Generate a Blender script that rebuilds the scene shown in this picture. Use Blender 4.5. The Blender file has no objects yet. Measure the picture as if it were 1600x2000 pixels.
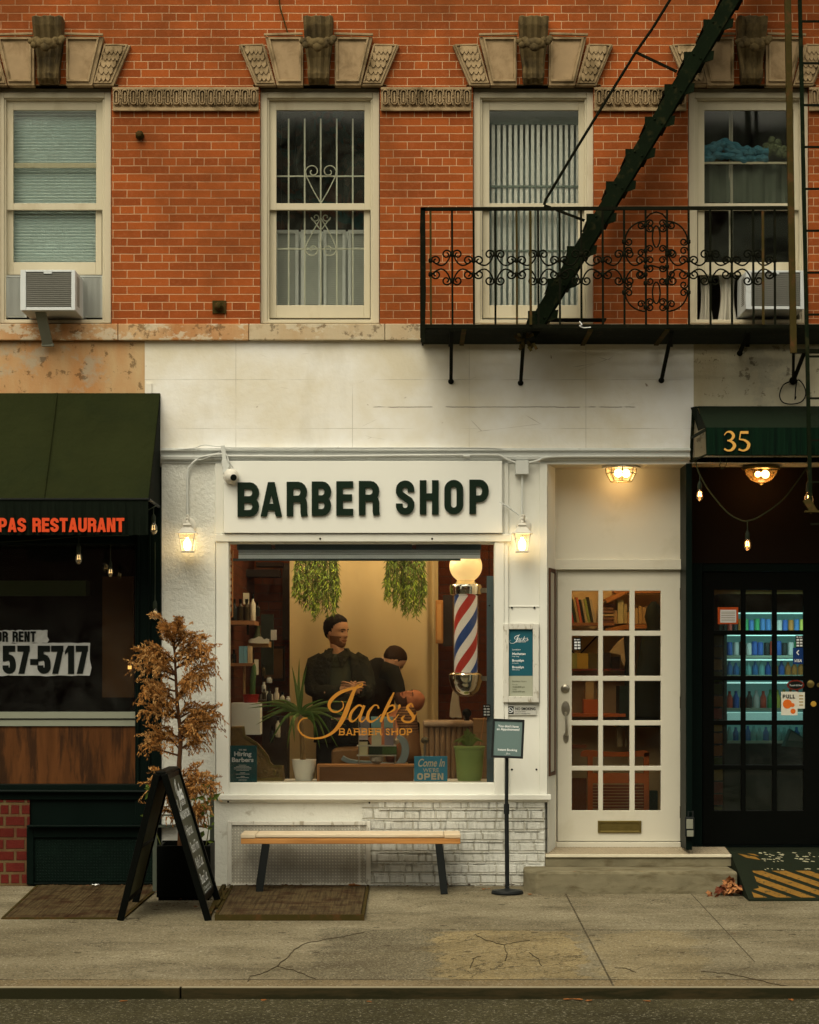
import bpy, bmesh, math, random
from mathutils import Vector, Matrix
from math import sin, cos, pi, radians, sqrt
random.seed(7)
sc = bpy.context.scene
COL = sc.collection

# ---------------------------------------------------------------- camera
DIST, FPX, HZ, CZ = 16.0, 4240.0, 1306.0, 1.6
cam = bpy.data.objects.new('camera', bpy.data.cameras.new('camera'))
COL.objects.link(cam); sc.camera = cam
cam.location = (0, -DIST, CZ); cam.rotation_euler = (pi/2, 0, 0)
cam.data.sensor_fit = 'VERTICAL'; cam.data.sensor_height = 36
cam.data.lens = FPX/2000*36; cam.data.shift_y = (HZ-1000)/2000
cam.data.clip_start = .1; cam.data.clip_end = 500

# ---------------------------------------------------------------- sky, sun, exposure
SUN_EL, SUN_AZ = radians(54), radians(200)
world = bpy.data.worlds.new('World'); sc.world = world; world.use_nodes = True
wn = world.node_tree; bg = wn.nodes['Background']
sky = wn.nodes.new('ShaderNodeTexSky'); sky.sky_type = 'NISHITA'; sky.sun_disc = False
sky.sun_elevation = SUN_EL; sky.sun_rotation = SUN_AZ; sky.air_density = 1.0; sky.dust_density = 4.0
hs = wn.nodes.new('ShaderNodeHueSaturation'); hs.inputs['Saturation'].default_value = .18
mx = wn.nodes.new('ShaderNodeMix'); mx.data_type = 'RGBA'; mx.blend_type = 'MULTIPLY'
mx.inputs[0].default_value = 1; mx.inputs[7].default_value = (1.0, .93, .72, 1)
wn.links.new(sky.outputs[0], hs.inputs['Color']); wn.links.new(hs.outputs[0], mx.inputs[6])
wn.links.new(mx.outputs[2], bg.inputs['Color']); bg.inputs['Strength'].default_value = .145
sl = bpy.data.lights.new('sun', 'SUN'); sl.energy = .95; sl.angle = radians(60); sl.color = (1, .9, .68)
sun = bpy.data.objects.new('sun', sl); COL.objects.link(sun)
sd = Vector((-.35*cos(SUN_EL), -cos(SUN_EL), sin(SUN_EL))).normalized()
sun.rotation_euler = sd.to_track_quat('Z', 'Y').to_euler()
sc.view_settings.view_transform = 'Standard'; sc.view_settings.look = 'None'
sc.view_settings.exposure = 0.27; sc.view_settings.gamma = 1
sc.cycles.transparent_max_bounces = 24
sc.cycles.max_bounces = 8; sc.cycles.diffuse_bounces = 3; sc.cycles.glossy_bounces = 3
sc.cycles.sample_clamp_indirect = 4.0
sc.cycles.use_denoising = True

# ---------------------------------------------------------------- photo measurements -> metres at a depth y
def PX(px, y=0.): return (px-800.)*(DIST+y)/FPX
def PZ(py, y=0.): return CZ+(HZ-py)*(DIST+y)/FPX
def ground(y): return .035*y if y < 0 else 0.

def s2l(c):
    c = c/255.
    return c/12.92 if c <= .04045 else ((c+.055)/1.055)**2.4
LITE = (.80, .72, .51)
def C(r, g, b, k=1.):
    """base colour from the tone a daylit surface shows"""
    return tuple(min(.9, max(.0015, s2l(v)/l/k)) for v, l in zip((r, g, b), LITE))
def K(r, g, b):
    return tuple(s2l(v) for v in (r, g, b))

# ---------------------------------------------------------------- materials
class NT:
    def __init__(s, name):
        s.m = bpy.data.materials.new(name); s.m.use_nodes = True
        s.t = s.m.node_tree; s.b = s.t.nodes['Principled BSDF']
        s.geo = s.t.nodes.new('ShaderNodeNewGeometry'); s.pos = s.geo.outputs['Position']
    def n(s, ty): return s.t.nodes.new('ShaderNode'+ty)
    def put(s, sock, v):
        if isinstance(v, bpy.types.NodeSocket): s.t.links.new(v, sock)
        elif isinstance(v, tuple) and len(v) == 3 and sock.type == 'RGBA': sock.default_value = (*v, 1)
        else: sock.default_value = v
    def math(s, op, a, b=0., c=0., clamp=False):
        n = s.n('Math'); n.operation = op; n.use_clamp = clamp
        s.put(n.inputs[0], a); s.put(n.inputs[1], b); s.put(n.inputs[2], c); return n.outputs[0]
    def mix(s, f, a, b, mode='MIX'):
        n = s.n('Mix'); n.data_type = 'RGBA'; n.blend_type = mode
        s.put(n.inputs[0], f); s.put(n.inputs[6], a); s.put(n.inputs[7], b); return n.outputs[2]
    def map(s, scale=(1, 1, 1), loc=(0, 0, 0), rot=(0, 0, 0), vec=None):
        n = s.n('Mapping'); s.put(n.inputs[0], vec or s.pos)
        n.inputs['Scale'].default_value = scale; n.inputs['Location'].default_value = loc
        n.inputs['Rotation'].default_value = rot; return n.outputs[0]
    def noise(s, scale, detail=4, rough=.55, vec=None, dist=0.):
        n = s.n('TexNoise'); s.put(n.inputs['Vector'], vec or s.pos)
        n.inputs['Scale'].default_value = scale; n.inputs['Detail'].default_value = detail
        n.inputs['Roughness'].default_value = rough; n.inputs['Distortion'].default_value = dist; return n.outputs[0]
    def vor(s, scale, feat='F1', vec=None, rnd=1.):
        n = s.n('TexVoronoi'); n.feature = feat; s.put(n.inputs['Vector'], vec or s.pos)
        n.inputs['Scale'].default_value = scale; n.inputs['Randomness'].default_value = rnd; return n
    def sep(s, v=None):
        n = s.n('SeparateXYZ'); s.put(n.inputs[0], v or s.pos); return n.outputs
    def comb(s, x, y, z=0.):
        n = s.n('CombineXYZ'); s.put(n.inputs[0], x); s.put(n.inputs[1], y); s.put(n.inputs[2], z); return n.outputs[0]
    def step(s, v, a, b):
        n = s.n('MapRange'); n.clamp = True; s.put(n.inputs[0], v)
        n.inputs[1].default_value = a; n.inputs[2].default_value = b
        n.inputs[3].default_value = 0; n.inputs[4].default_value = 1; return n.outputs[0]
    def inside(s, v, a, b, soft=.01):
        return s.math('MULTIPLY', s.step(v, a-soft, a+soft), s.step(v, b+soft, b-soft))
    def bump(s, h, strength=.5, dist=.01, prev=None):
        n = s.n('Bump'); n.inputs['Strength'].default_value = strength; n.inputs['Distance'].default_value = dist
        s.put(n.inputs['Height'], h)
        if prev is not None: s.put(n.inputs['Normal'], prev)
        return n.outputs[0]
    def out(s, col, rough=.6, metal=0., normal=None, spec=.5):
        s.put(s.b.inputs['Base Color'], col); s.put(s.b.inputs['Roughness'], rough)
        s.put(s.b.inputs['Metallic'], metal); s.b.inputs['Specular IOR Level'].default_value = spec
        if normal is not None: s.put(s.b.inputs['Normal'], normal)
        return s.m

def mat(name, col, rough=.6, metal=0., var=.18, vs=5., col2=None, s2=3., th=(.52, .62), k2=1., bump=.15, bs=90., bd=.003, spec=.12, stretch=(1, 1, 1), dust=None):
    t = NT(name); v = t.map(stretch)
    n1 = t.noise(vs, 5, .6, v)
    f = t.math('MULTIPLY_ADD', n1, 2*var, 1-var)
    c = t.mix(1., col, t.comb(f, f, f), 'MULTIPLY')
    if col2:
        n2 = t.noise(s2, 6, .62, v, .3)
        c = t.mix(t.math('MULTIPLY', t.step(n2, *th), k2), c, col2)
    if dust:
        c = t.mix(t.math('MULTIPLY', t.step(t.noise(bs*.35, 3, .7), .62, .72), .5), c, dust)
    nr = t.bump(t.noise(bs, 4, .6, v), bump, bd) if bump else None
    r = t.math('ADD', rough-.08, t.math('MULTIPLY', n1, .16))
    return t.out(c, r, metal, nr, spec)

def emit(name, col, strength):
    t = NT(name); t.b.inputs['Emission Color'].default_value = (*col, 1)
    t.b.inputs['Emission Strength'].default_value = strength
    return t.out(col, .5)

def glass_mat(name, tint=(.93, .95, .93), refl=1., dirt=.03, rough=.02, hazecol=(.6, .62, .58)):
    t = NT(name); t.t.nodes.remove(t.b)
    fr = t.n('Fresnel'); fr.inputs['IOR'].default_value = 1.45
    tr = t.n('BsdfTransparent'); t.put(tr.inputs[0], tint)
    gl = t.n('BsdfGlossy'); gl.inputs['Roughness'].default_value = rough; t.put(gl.inputs[0], (1., 1., 1.))
    t.put(gl.inputs['Normal'], t.bump(t.noise(1.1, 2, .4), .35, .01))
    df = t.n('BsdfDiffuse'); t.put(df.inputs[0], hazecol)
    a = t.n('MixShader'); t.put(a.inputs[0], t.math('MULTIPLY', fr.outputs[0], refl, clamp=True))
    t.t.links.new(tr.outputs[0], a.inputs[1]); t.t.links.new(gl.outputs[0], a.inputs[2])
    b = t.n('MixShader')
    t.put(b.inputs[0], t.math('MULTIPLY', t.step(t.noise(3., 6, .7, None, 1.5), .35, .75), dirt))
    t.t.links.new(a.outputs[0], b.inputs[1]); t.t.links.new(df.outputs[0], b.inputs[2])
    t.t.links.new(b.outputs[0], t.t.nodes['Material Output'].inputs[0]); return t.m

# ---------------------------------------------------------------- mesh builder
class MB:
    def __init__(s): s.v = []; s.f = []; s.mi = []; s.cur = 0
    def add(s, vs, fs):
        k = len(s.v); s.v += [tuple(p) for p in vs]; s.f += [tuple(i+k for i in f) for f in fs]
        s.mi += [s.cur]*len(fs); return s
    def box(s, x0, x1, y0, y1, z0, z1):
        x0, x1 = min(x0, x1), max(x0, x1); y0, y1 = min(y0, y1), max(y0, y1); z0, z1 = min(z0, z1), max(z0, z1)
        return s.add([(x0, y0, z0), (x1, y0, z0), (x1, y1, z0), (x0, y1, z0), (x0, y0, z1), (x1, y0, z1), (x1, y1, z1), (x0, y1, z1)],
                     [(0, 3, 2, 1), (4, 5, 6, 7), (0, 1, 5, 4), (1, 2, 6, 5), (2, 3, 7, 6), (3, 0, 4, 7)])
    def pb(s, a, b, c, d, y0, y1):           # a box whose front face covers the measured rectangle a,b - c,d
        return s.box(PX(a, y0), PX(c, y0), y0, y1, PZ(d, y0), PZ(b, y0))
    def obox(s, M, sx, sy, sz):              # box of half sizes in frame M
        vs = [M @ Vector((i*sx, j*sy, k*sz)) for k in (-1, 1) for i, j in ((-1, -1), (1, -1), (1, 1), (-1, 1))]
        return s.add(vs, [(0, 3, 2, 1), (4, 5, 6, 7), (0, 1, 5, 4), (1, 2, 6, 5), (2, 3, 7, 6), (3, 0, 4, 7)])
    def bar(s, p, q, w, d=None, up=(0, 1, 0)):   # rectangular bar from p to q
        p = Vector(p); q = Vector(q); a = (q-p); L = a.length; a.normalize(); u = Vector(up)
        if abs(a.dot(u)) > .98: u = Vector((1, 0, 0))
        b = a.cross(u).normalized(); c = b.cross(a)
        M = Matrix.Translation((p+q)/2) @ Matrix((b, c, a)).transposed().to_4x4()
        return s.obox(M, w/2, (d or w)/2, L/2)
    def prism(s, poly, y0, y1):              # polygon of (x,z), front at y0, back at y1
        n = len(poly); A = sum(poly[i][0]*poly[(i+1) % n][1]-poly[(i+1) % n][0]*poly[i][1] for i in range(n))
        if A < 0: poly = poly[::-1]
        vs = [(x, y0, z) for x, z in poly]+[(x, y1, z) for x, z in poly]
        fs = [tuple(range(n)), tuple(range(2*n-1, n-1, -1))]+[(i+n, (i+1) % n+n, (i+1) % n, i) for i in range(n)]
        return s.add(vs, fs)
    def pprism(s, poly, y0, y1): return s.prism([(PX(a, y0), PZ(b, y0)) for a, b in poly], y0, y1)
    def tube(s, pts, r, n=8, caps=True, closed=False):
        pts = [Vector(p) for p in pts]; R = r if isinstance(r, (list, tuple)) else [r]*len(pts)
        vs = []; fs = []; N = len(pts); prev = None
        for i, p in enumerate(pts):
            if closed: t = pts[(i+1) % N]-pts[i-1]
            else: t = pts[min(i+1, N-1)]-pts[max(i-1, 0)]
            if t.length < 1e-9: t = Vector((0, 0, 1))
            t.normalize()
            if prev is None: u = t.cross(Vector((0, 1, 0)) if abs(t.y) < .9 else Vector((1, 0, 0))).normalized()
            else:
                u = prev-t*prev.dot(t); u = u.normalized() if u.length > 1e-6 else t.orthogonal().normalized()
            prev = u; w = t.cross(u)
            for k in range(n):
                a = 2*pi*k/n; vs.append(p+(u*cos(a)+w*sin(a))*R[i])
        for i in range(N if closed else N-1):
            j = (i+1) % N
            for k in range(n): fs.append((i*n+k, i*n+(k+1) % n, j*n+(k+1) % n, j*n+k))
        if caps and not closed: fs += [tuple(range(n-1, -1, -1)), tuple(range((N-1)*n, N*n))]
        return s.add(vs, fs)
    def lathe(s, prof, c=(0, 0, 0), n=24, axis='z', sx=1., sy=1.):  # prof (r,h) from bottom to top
        vs = []; fs = []
        for r, h in prof:
            for k in range(n):
                a = 2*pi*k/n; x, y = r*cos(a)*sx, r*sin(a)*sy
                p = (x, y, h) if axis == 'z' else ((x, -h, y) if axis == 'y' else (h, x, y))
                vs.append((c[0]+p[0], c[1]+p[1], c[2]+p[2]))
        m = len(prof)
        for i in range(m-1):
            for k in range(n): fs.append((i*n+k, i*n+(k+1) % n, (i+1)*n+(k+1) % n, (i+1)*n+k))
        if prof[0][0] > 1e-5: fs.append(tuple(range(n-1, -1, -1)))
        if prof[-1][0] > 1e-5: fs.append(tuple(range((m-1)*n, m*n)))
        return s.add(vs, fs)
    def ball(s, c, r, n=16, m=10, sq=(1, 1, 1)):
        vs = []; fs = []
        for i in range(m+1):
            a = pi*i/m-pi/2
            for k in range(n):
                b = 2*pi*k/n; vs.append((c[0]+r*sq[0]*cos(a)*cos(b), c[1]+r*sq[1]*cos(a)*sin(b), c[2]+r*sq[2]*sin(a)))
        for i in range(m):
            for k in range(n): fs.append((i*n+k, i*n+(k+1) % n, (i+1)*n+(k+1) % n, (i+1)*n+k))
        return s.add(vs, fs)
    def loft(s, rings, caps=True):
        n = len(rings[0]); vs = [p for r in rings for p in r]; fs = []
        for i in range(len(rings)-1):
            for k in range(n): fs.append((i*n+k, i*n+(k+1) % n, (i+1)*n+(k+1) % n, (i+1)*n+k))
        if caps: fs += [tuple(range(n-1, -1, -1)), tuple(range(len(vs)-n, len(vs)))]
        return s.add(vs, fs)
    def xf(s, M, k=0):
        s.v[k:] = [tuple(M @ Vector(p)) for p in s.v[k:]]; return s
    def build(s, name, m, parent=None, bev=0., smooth=False, loc=None, sub=0):
        me = bpy.data.meshes.new(name)
        org = Vector(parent['_o']) if parent is not None else (Vector(loc) if loc is not None else s.base())
        me.from_pydata([tuple(Vector(p)-org) for p in s.v], [], s.f)
        ms = m if isinstance(m, (list, tuple)) else [m]
        for q in ms: me.materials.append(q)
        if len(ms) > 1: me.polygons.foreach_set('material_index', s.mi)
        bm = bmesh.new(); bm.from_mesh(me)
        if smooth or sub: bmesh.ops.remove_doubles(bm, verts=bm.verts, dist=1e-5)
        bmesh.ops.recalc_face_normals(bm, faces=bm.faces); bm.to_mesh(me); bm.free()
        o = bpy.data.objects.new(name, me); COL.objects.link(o)
        if parent is not None: o.parent = parent
        else: o.location = org
        o['_o'] = tuple(org)
        if smooth:
            me.polygons.foreach_set('use_smooth', [True]*len(me.polygons))
            if smooth != 2:
                try: me.set_sharp_from_angle(angle=radians(38))
                except Exception: pass
        if sub:
            md = o.modifiers.new('sub', 'SUBSURF'); md.levels = sub; md.render_levels = sub
        if bev:
            md = o.modifiers.new('bev', 'BEVEL'); md.width = bev; md.segments = 2; md.limit_method = 'ANGLE'
            md.angle_limit = radians(50)
        return o
    def base(s):
        xs = [p[0] for p in s.v]; ys = [p[1] for p in s.v]; zs = [p[2] for p in s.v]
        return Vector(((min(xs)+max(xs))/2, (min(ys)+max(ys))/2, min(zs)))

def tag(o, label=None, cat=None, group=None, kind=None):
    if label: o['label'] = label
    if cat: o['category'] = cat
    if group: o['group'] = group
    if kind: o['kind'] = kind
    return o
def thing(name, loc, label, cat, group=None):
    o = bpy.data.objects.new(name, None); COL.objects.link(o); o.location = loc
    o.empty_display_size = .1; o['_o'] = tuple(loc)
    return tag(o, label, cat, group)
def copy_thing(src, loc, label=None, group=None, rz=0.):
    r = src.copy(); COL.objects.link(r); r.location = loc; r['_o'] = tuple(loc)
    r.rotation_euler[2] = rz
    if label: r['label'] = label
    if group: r['group'] = group
    for ch in [o for o in src.children]:
        c = ch.copy(); COL.objects.link(c); c.parent = r
        for g in list(ch.children):
            d = g.copy(); COL.objects.link(d); d.parent = c
    return r

# ---------------------------------------------------------------- lettering
def arc(cx, cy, rx, ry, a0, a1, n=8):
    return [(cx+rx*cos(radians(a0+(a1-a0)*i/n)), cy+ry*sin(radians(a0+(a1-a0)*i/n))) for i in range(n+1)]
def glyph(ch, W, t):
    h = t/2; r = W-h; T = 1-h; rx = (W-t)/2; cx = W/2; q = min(rx, .26); m = .5
    by = (T-m)/2; bx = min(W-t, by*.85)
    S = lambda *p: ('s', list(p))
    if ch == 'B': return [S((h, 0), (h, 1)), S((h, T), (r-bx, T), *arc(r-bx, m+by, bx, by, 90, -90)[1:], (h, m)), S((h, m), (r-bx, m), *arc(r-bx, m-by, bx, by, 90, -90)[1:], (h, h))]
    if ch == 'P': return [S((h, 0), (h, 1)), S((h, T), (r-bx, T), *arc(r-bx, (T+.44)/2, bx, (T-.44)/2, 90, -90)[1:], (h, .44))]
    if ch == 'R': return [S((h, 0), (h, 1)), S((h, T), (r-bx, T), *arc(r-bx, m+by, bx, by, 90, -90)[1:], (h, m)), S((cx, m), (r-bx*.6, m), *arc(r-bx*.6, m-.14, bx*.6, .14, 90, 0)[1:], (r, .12), (r+.02, 0))]
    if ch == 'E': return [S((h, 0), (h, 1)), S((h, T), (W, T)), S((h, .52), (W*.93, .52)), S((h, h), (W, h))]
    if ch == 'F': return [S((h, 0), (h, 1)), S((h, T), (W, T)), S((h, .5), (W*.9, .5))]
    if ch == 'L': return [S((h, 0), (h, 1)), S((h, h), (W, h))]
    if ch == 'H': return [S((h, 0), (h, 1)), S((r, 0), (r, 1)), S((h, .52), (r, .52))]
    if ch == 'I': return [S((h, 0), (h, 1))]
    if ch == 'T': return [S((cx, 0), (cx, 1)), S((0, T), (W, T))]
    if ch == 'A': return [('p', [(0, 0), (t*.95, 0), (cx+t*.35, 1), (cx-t*.5, 1)]), ('p', [(W, 0), (W-t*.95, 0), (cx-t*.35, 1), (cx+t*.5, 1)]), S((t*.8, .27), (W-t*.8, .27))]
    if ch == 'N': return [S((h, 0), (h, 1)), S((r, 0), (r, 1)), ('p', [(t*.5, 1), (t*1.15, 1), (W-t*.5, 0), (W-t*1.15, 0)])]
    if ch == 'M': return [S((h, 0), (h, 1)), S((r, 0), (r, 1)), ('p', [(t*.2, 1), (t*1.2, 1), (cx+t*.4, .1), (cx-t*.4, .1)]), ('p', [(W-t*.2, 1), (W-t*1.2, 1), (cx-t*.4, .1), (cx+t*.4, .1)])]
    if ch == 'K': return [S((h, 0), (h, 1)), ('p', [(t, .35), (t, .6), (W-t, 1), (W, 1)]), ('p', [(t*1.1, .5), (t*1.6, .7), (W, 0), (W-t, 0)])]
    if ch == 'U': return [S((h, 1), (h, h+q), *arc(h+q, h+q, q, q, 180, 270, 6)[1:], *arc(r-q, h+q, q, q, 270, 360, 6), (r, 1))]
    if ch in 'O0': return [('c', arc(r-q, T-q, q, q, 0, 90, 6)+arc(h+q, T-q, q, q, 90, 180, 6)+arc(h+q, h+q, q, q, 180, 270, 6)+arc(r-q, h+q, q, q, 270, 360, 6))]
    if ch == 'D': return [S((h, 0), (h, 1)), S((h, T), (r-q, T), *arc(r-q, T-q, q, q, 90, 0, 6)[1:], *arc(r-q, h+q, q, q, 0, -90, 6), (h, h))]
    if ch == 'G': return [S((r, .7), *arc(r-q, T-q, q, q, 0, 90, 6), *arc(h+q, T-q, q, q, 90, 180, 6), *arc(h+q, h+q, q, q, 180, 270, 6), *arc(r-q, h+q, q, q, 270, 360, 6), (r, .46), (cx, .46))]
    if ch == 'S': return [S((r, .67), *arc(r-q, T-q, q, q, 0, 90, 6), *arc(h+q, T-q, q, q, 90, 180, 6), (h, .66), (h+.04, .59), (r-.04, .41), (r, .34), *arc(r-q, h+q, q, q, 0, -90, 6), *arc(h+q, h+q, q, q, -90, -180, 6), (h, .33))]
    if ch == '5': return [S((W*.95, T), (h*1.1, T), (h*1.1, .56), (r-q, .56+h*.2), *arc(r-q, .33, q, .25, 80, 0, 5)[1:], *arc(r-q, h+q, q, q, 0, -90, 5), *arc(h+q, h+q, q, q, -90, -180, 5), (h, .3))]
    if ch == '3': return [S((h, .72), *arc(h+q, T-q, q, q, 180, 90, 5), *arc(r-q, T-q, q, q, 90, 0, 5), (r, .62), (r-.08, .52), (cx, .52)), S((cx, .52), (r-.08, .52), (r, .42), *arc(r-q, h+q, q, q, 0, -90, 5), *arc(h+q, h+q, q, q, -90, -180, 5), (h, .3))]
    if ch == '7': return [S((0, T), (W, T)), ('p', [(W-t*.9, 1-t*.5), (W, 1-t*.5), (cx+t*.15, 0), (cx-t*.85, 0)])]
    if ch == '1': return [S((W*.62, 0), (W*.62, 1)), ('p', [(W*.62-h, 1), (W*.62-h, .78), (W*.05, .68), (W*.05, .8)])]
    if ch == '-': return [S((0, .42), (W, .42))]
    return []
WID = {'I': .45, '1': .8, '-': .62, 'M': 1.3, ' ': .55, 'T': .95, 'E': .88, 'F': .86, 'L': .85, '7': .92, 'A': 1.04}
def ribbon(mb, pts, w, y0, y1, closed=False, T=None):
    if isinstance(w, list): pts, w = zip(*[(p, q) for i, (p, q) in enumerate(zip(pts, w)) if i == 0 or (Vector(p[:2])-Vector(pts[i-1][:2])).length > 1e-6]); w = list(w)
    else: pts = [p for i, p in enumerate(pts) if i == 0 or (Vector(p[:2])-Vector(pts[i-1][:2])).length > 1e-6]
    if closed and (Vector(pts[0][:2])-Vector(pts[-1][:2])).length < 1e-6: pts = pts[:-1]
    n = len(pts); P = [Vector((p[0], p[1])) for p in pts]; Wd = w if isinstance(w, list) else [w]*n; Lf = []; Rt = []
    for i in range(n):
        a = P[(i-1) % n] if (closed or i > 0) else None; b = P[(i+1) % n] if (closed or i < n-1) else None
        d1 = (P[i]-a).normalized() if a is not None else None; d2 = (b-P[i]).normalized() if b is not None else None
        if d1 is None: d1 = d2
        if d2 is None: d2 = d1
        n1 = Vector((-d1.y, d1.x)); n2 = Vector((-d2.y, d2.x)); m = n1+n2
        m = m/max(.35, m.dot(n1)) if m.length > 1e-6 else n1
        Lf.append(P[i]+m*Wd[i]/2); Rt.append(P[i]-m*Wd[i]/2)
    k = n if closed else n-1; T = T or (lambda x, y, d: (x, d, y)); vs = []; fs = []
    for i in range(n): vs += [T(Lf[i].x, Lf[i].y, y0), T(Rt[i].x, Rt[i].y, y0), T(Lf[i].x, Lf[i].y, y1), T(Rt[i].x, Rt[i].y, y1)]
    for i in range(k):
        a = 4*i; b = 4*((i+1) % n)
        fs += [(a, b, b+1, a+1), (a+2, a+3, b+3, b+2), (a, a+2, b+2, b), (a+1, b+1, b+3, a+3)]
    if not closed: fs += [(0, 1, 3, 2), (4*n-4, 4*n-2, 4*n-1, 4*n-3)]
    mb.add(vs, fs)
def block_text(mb, s, x, z, H, W, t, y0, y1, gap=None, T=None, only=None):
    """block letters H high and W wide (metres); T maps (x, z, depth) to a point"""
    gap = W*.16 if gap is None else gap; w = W/H; tt = t; k = 0
    T = T or (lambda a, b, d: (a, d, b))
    for idx, ch in enumerate(s):
        cw = w*WID.get(ch, 1.)
        if only is None or idx == only:
            for kind, pts in glyph(ch, cw, tt):
                k += 1; dd = (k % 7)*.00035
                f = lambda a, b, d: T(x+a*H, z+b*H, d)
                if kind == 'p':
                    n = len(pts); vs = [f(a, b, y0-dd) for a, b in pts]+[f(a, b, y1) for a, b in pts]
                    mb.add(vs, [tuple(range(n)), tuple(range(2*n-1, n-1, -1))]+[(i+n, (i+1) % n+n, (i+1) % n, i) for i in range(n)])
                else: ribbon(mb, pts, tt, y0-dd, y1, kind == 'c', f)
        x += cw*H+gap
    return x
def small_text(mb, body, x, z, size, y, width=None, off=0., shear=0., align='LEFT', T=None, thick=.0006, sx=1.):
    c = bpy.data.curves.new('t', 'FONT'); c.body = body; c.size = 1; c.offset = off; c.shear = shear; c.align_x = align
    c.resolution_u = 3
    o = bpy.data.objects.new('t', c); me = o.to_mesh(); T = T or (lambda a, b, d: (a, d, b))
    vs = [Vector(v.co) for v in me.vertices]
    if vs:
        if width:
            L = max(v.x for v in vs)-min(v.x for v in vs); sx = width/(L*size)
        fs = [tuple(p.vertices) for p in me.polygons]
        mb.add([T(x+v.x*size*sx, z+v.y*size, y) for v in vs], fs)
    o.to_mesh_clear(); bpy.data.objects.remove(o); bpy.data.curves.remove(c)
def catmull(pts, n=6):
    out = []; P = [pts[0]]+list(pts)+[pts[-1]]
    for i in range(1, len(P)-2):
        for k in range(n):
            t = k/n
            out.append(tuple(.5*((2*b)+(c-a)*t+(2*a-5*b+4*c-d)*t*t+(3*b-3*c+d-a)*t**3) for a, b, c, d in zip(P[i-1], P[i], P[i+1], P[i+2])))
    out.append(tuple(P[-2])); return out
SCRIPT = [  # the painted name, measured strokes: x, y down, width
 [(618, 930, 8), (648, 893, 8), (680, 878, 10), (668, 912, 14), (560, 935, 24), (440, 980, 30), (355, 1055, 30), (336, 1120, 24), (372, 1170, 17), (430, 1172, 13), (478, 1135, 11), (482, 1085, 8), (462, 1060, 5)],
 [(640, 890, 12), (592, 965, 28), (540, 1100, 38), (478, 1250, 40), (395, 1370, 28), (280, 1438, 18), (150, 1450, 14), (50, 1405, 14), (14, 1325, 12), (48, 1255, 10), (110, 1238, 7)],
 [(685, 1122, 14), (640, 1108, 16), (572, 1175, 24), (552, 1250, 24), (585, 1275, 15), (640, 1225, 9), (692, 1135, 9)],
 [(702, 1108, 22), (668, 1200, 24), (655, 1258, 20), (680, 1278, 12), (722, 1240, 8), (752, 1200, 6)],
 [(852, 1140, 16), (840, 1110, 10), (800, 1112, 14), (748, 1180, 26), (738, 1250, 26), (775, 1278, 18), (830, 1250, 10), (882, 1200, 7)],
 [(1012, 972, 12), (960, 1080, 26), (905, 1200, 28), (872, 1282, 22)],
 [(902, 1195, 9), (958, 1122, 12), (1008, 1108, 16), (1016, 1148, 18), (965, 1182, 12), (935, 1190, 10)],
 [(940, 1188, 12), (957, 1250, 24), (988, 1278, 18), (1030, 1240, 9), (1060, 1200, 6)],
 [(1062, 1100, 16), (1070, 1118, 20), (1052, 1150, 6)],
 [(1130, 1160, 5), (1160, 1125, 8), (1190, 1085, 9)],
 [(1212, 1125, 14), (1190, 1088, 10), (1150, 1125, 20), (1190, 1190, 28), (1216, 1240, 26), (1180, 1280, 16), (1120, 1276, 16), (1096, 1242, 18), (1124, 1215, 8)],
 [(1216, 1250, 10), (1238, 1210, 7), (1252, 1180, 5)]]
def script_name(mb, x, z, width, y, T=None, thick=.0008):
    """the script word fitted with its left end at x, baseline at z"""
    k = width/1240.; T = T or (lambda a, b, d: (a, d, b))
    for i, st in enumerate(SCRIPT):
        p = catmull(st, 6)
        ribbon(mb, [(q[0]*k, -(q[1]-1280)*k) for q in p], [max(7, q[2]*1.22)*k for q in p], y-i*.00025, y+thick, False, lambda a, b, d: T(x+a, z+b, d))
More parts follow.
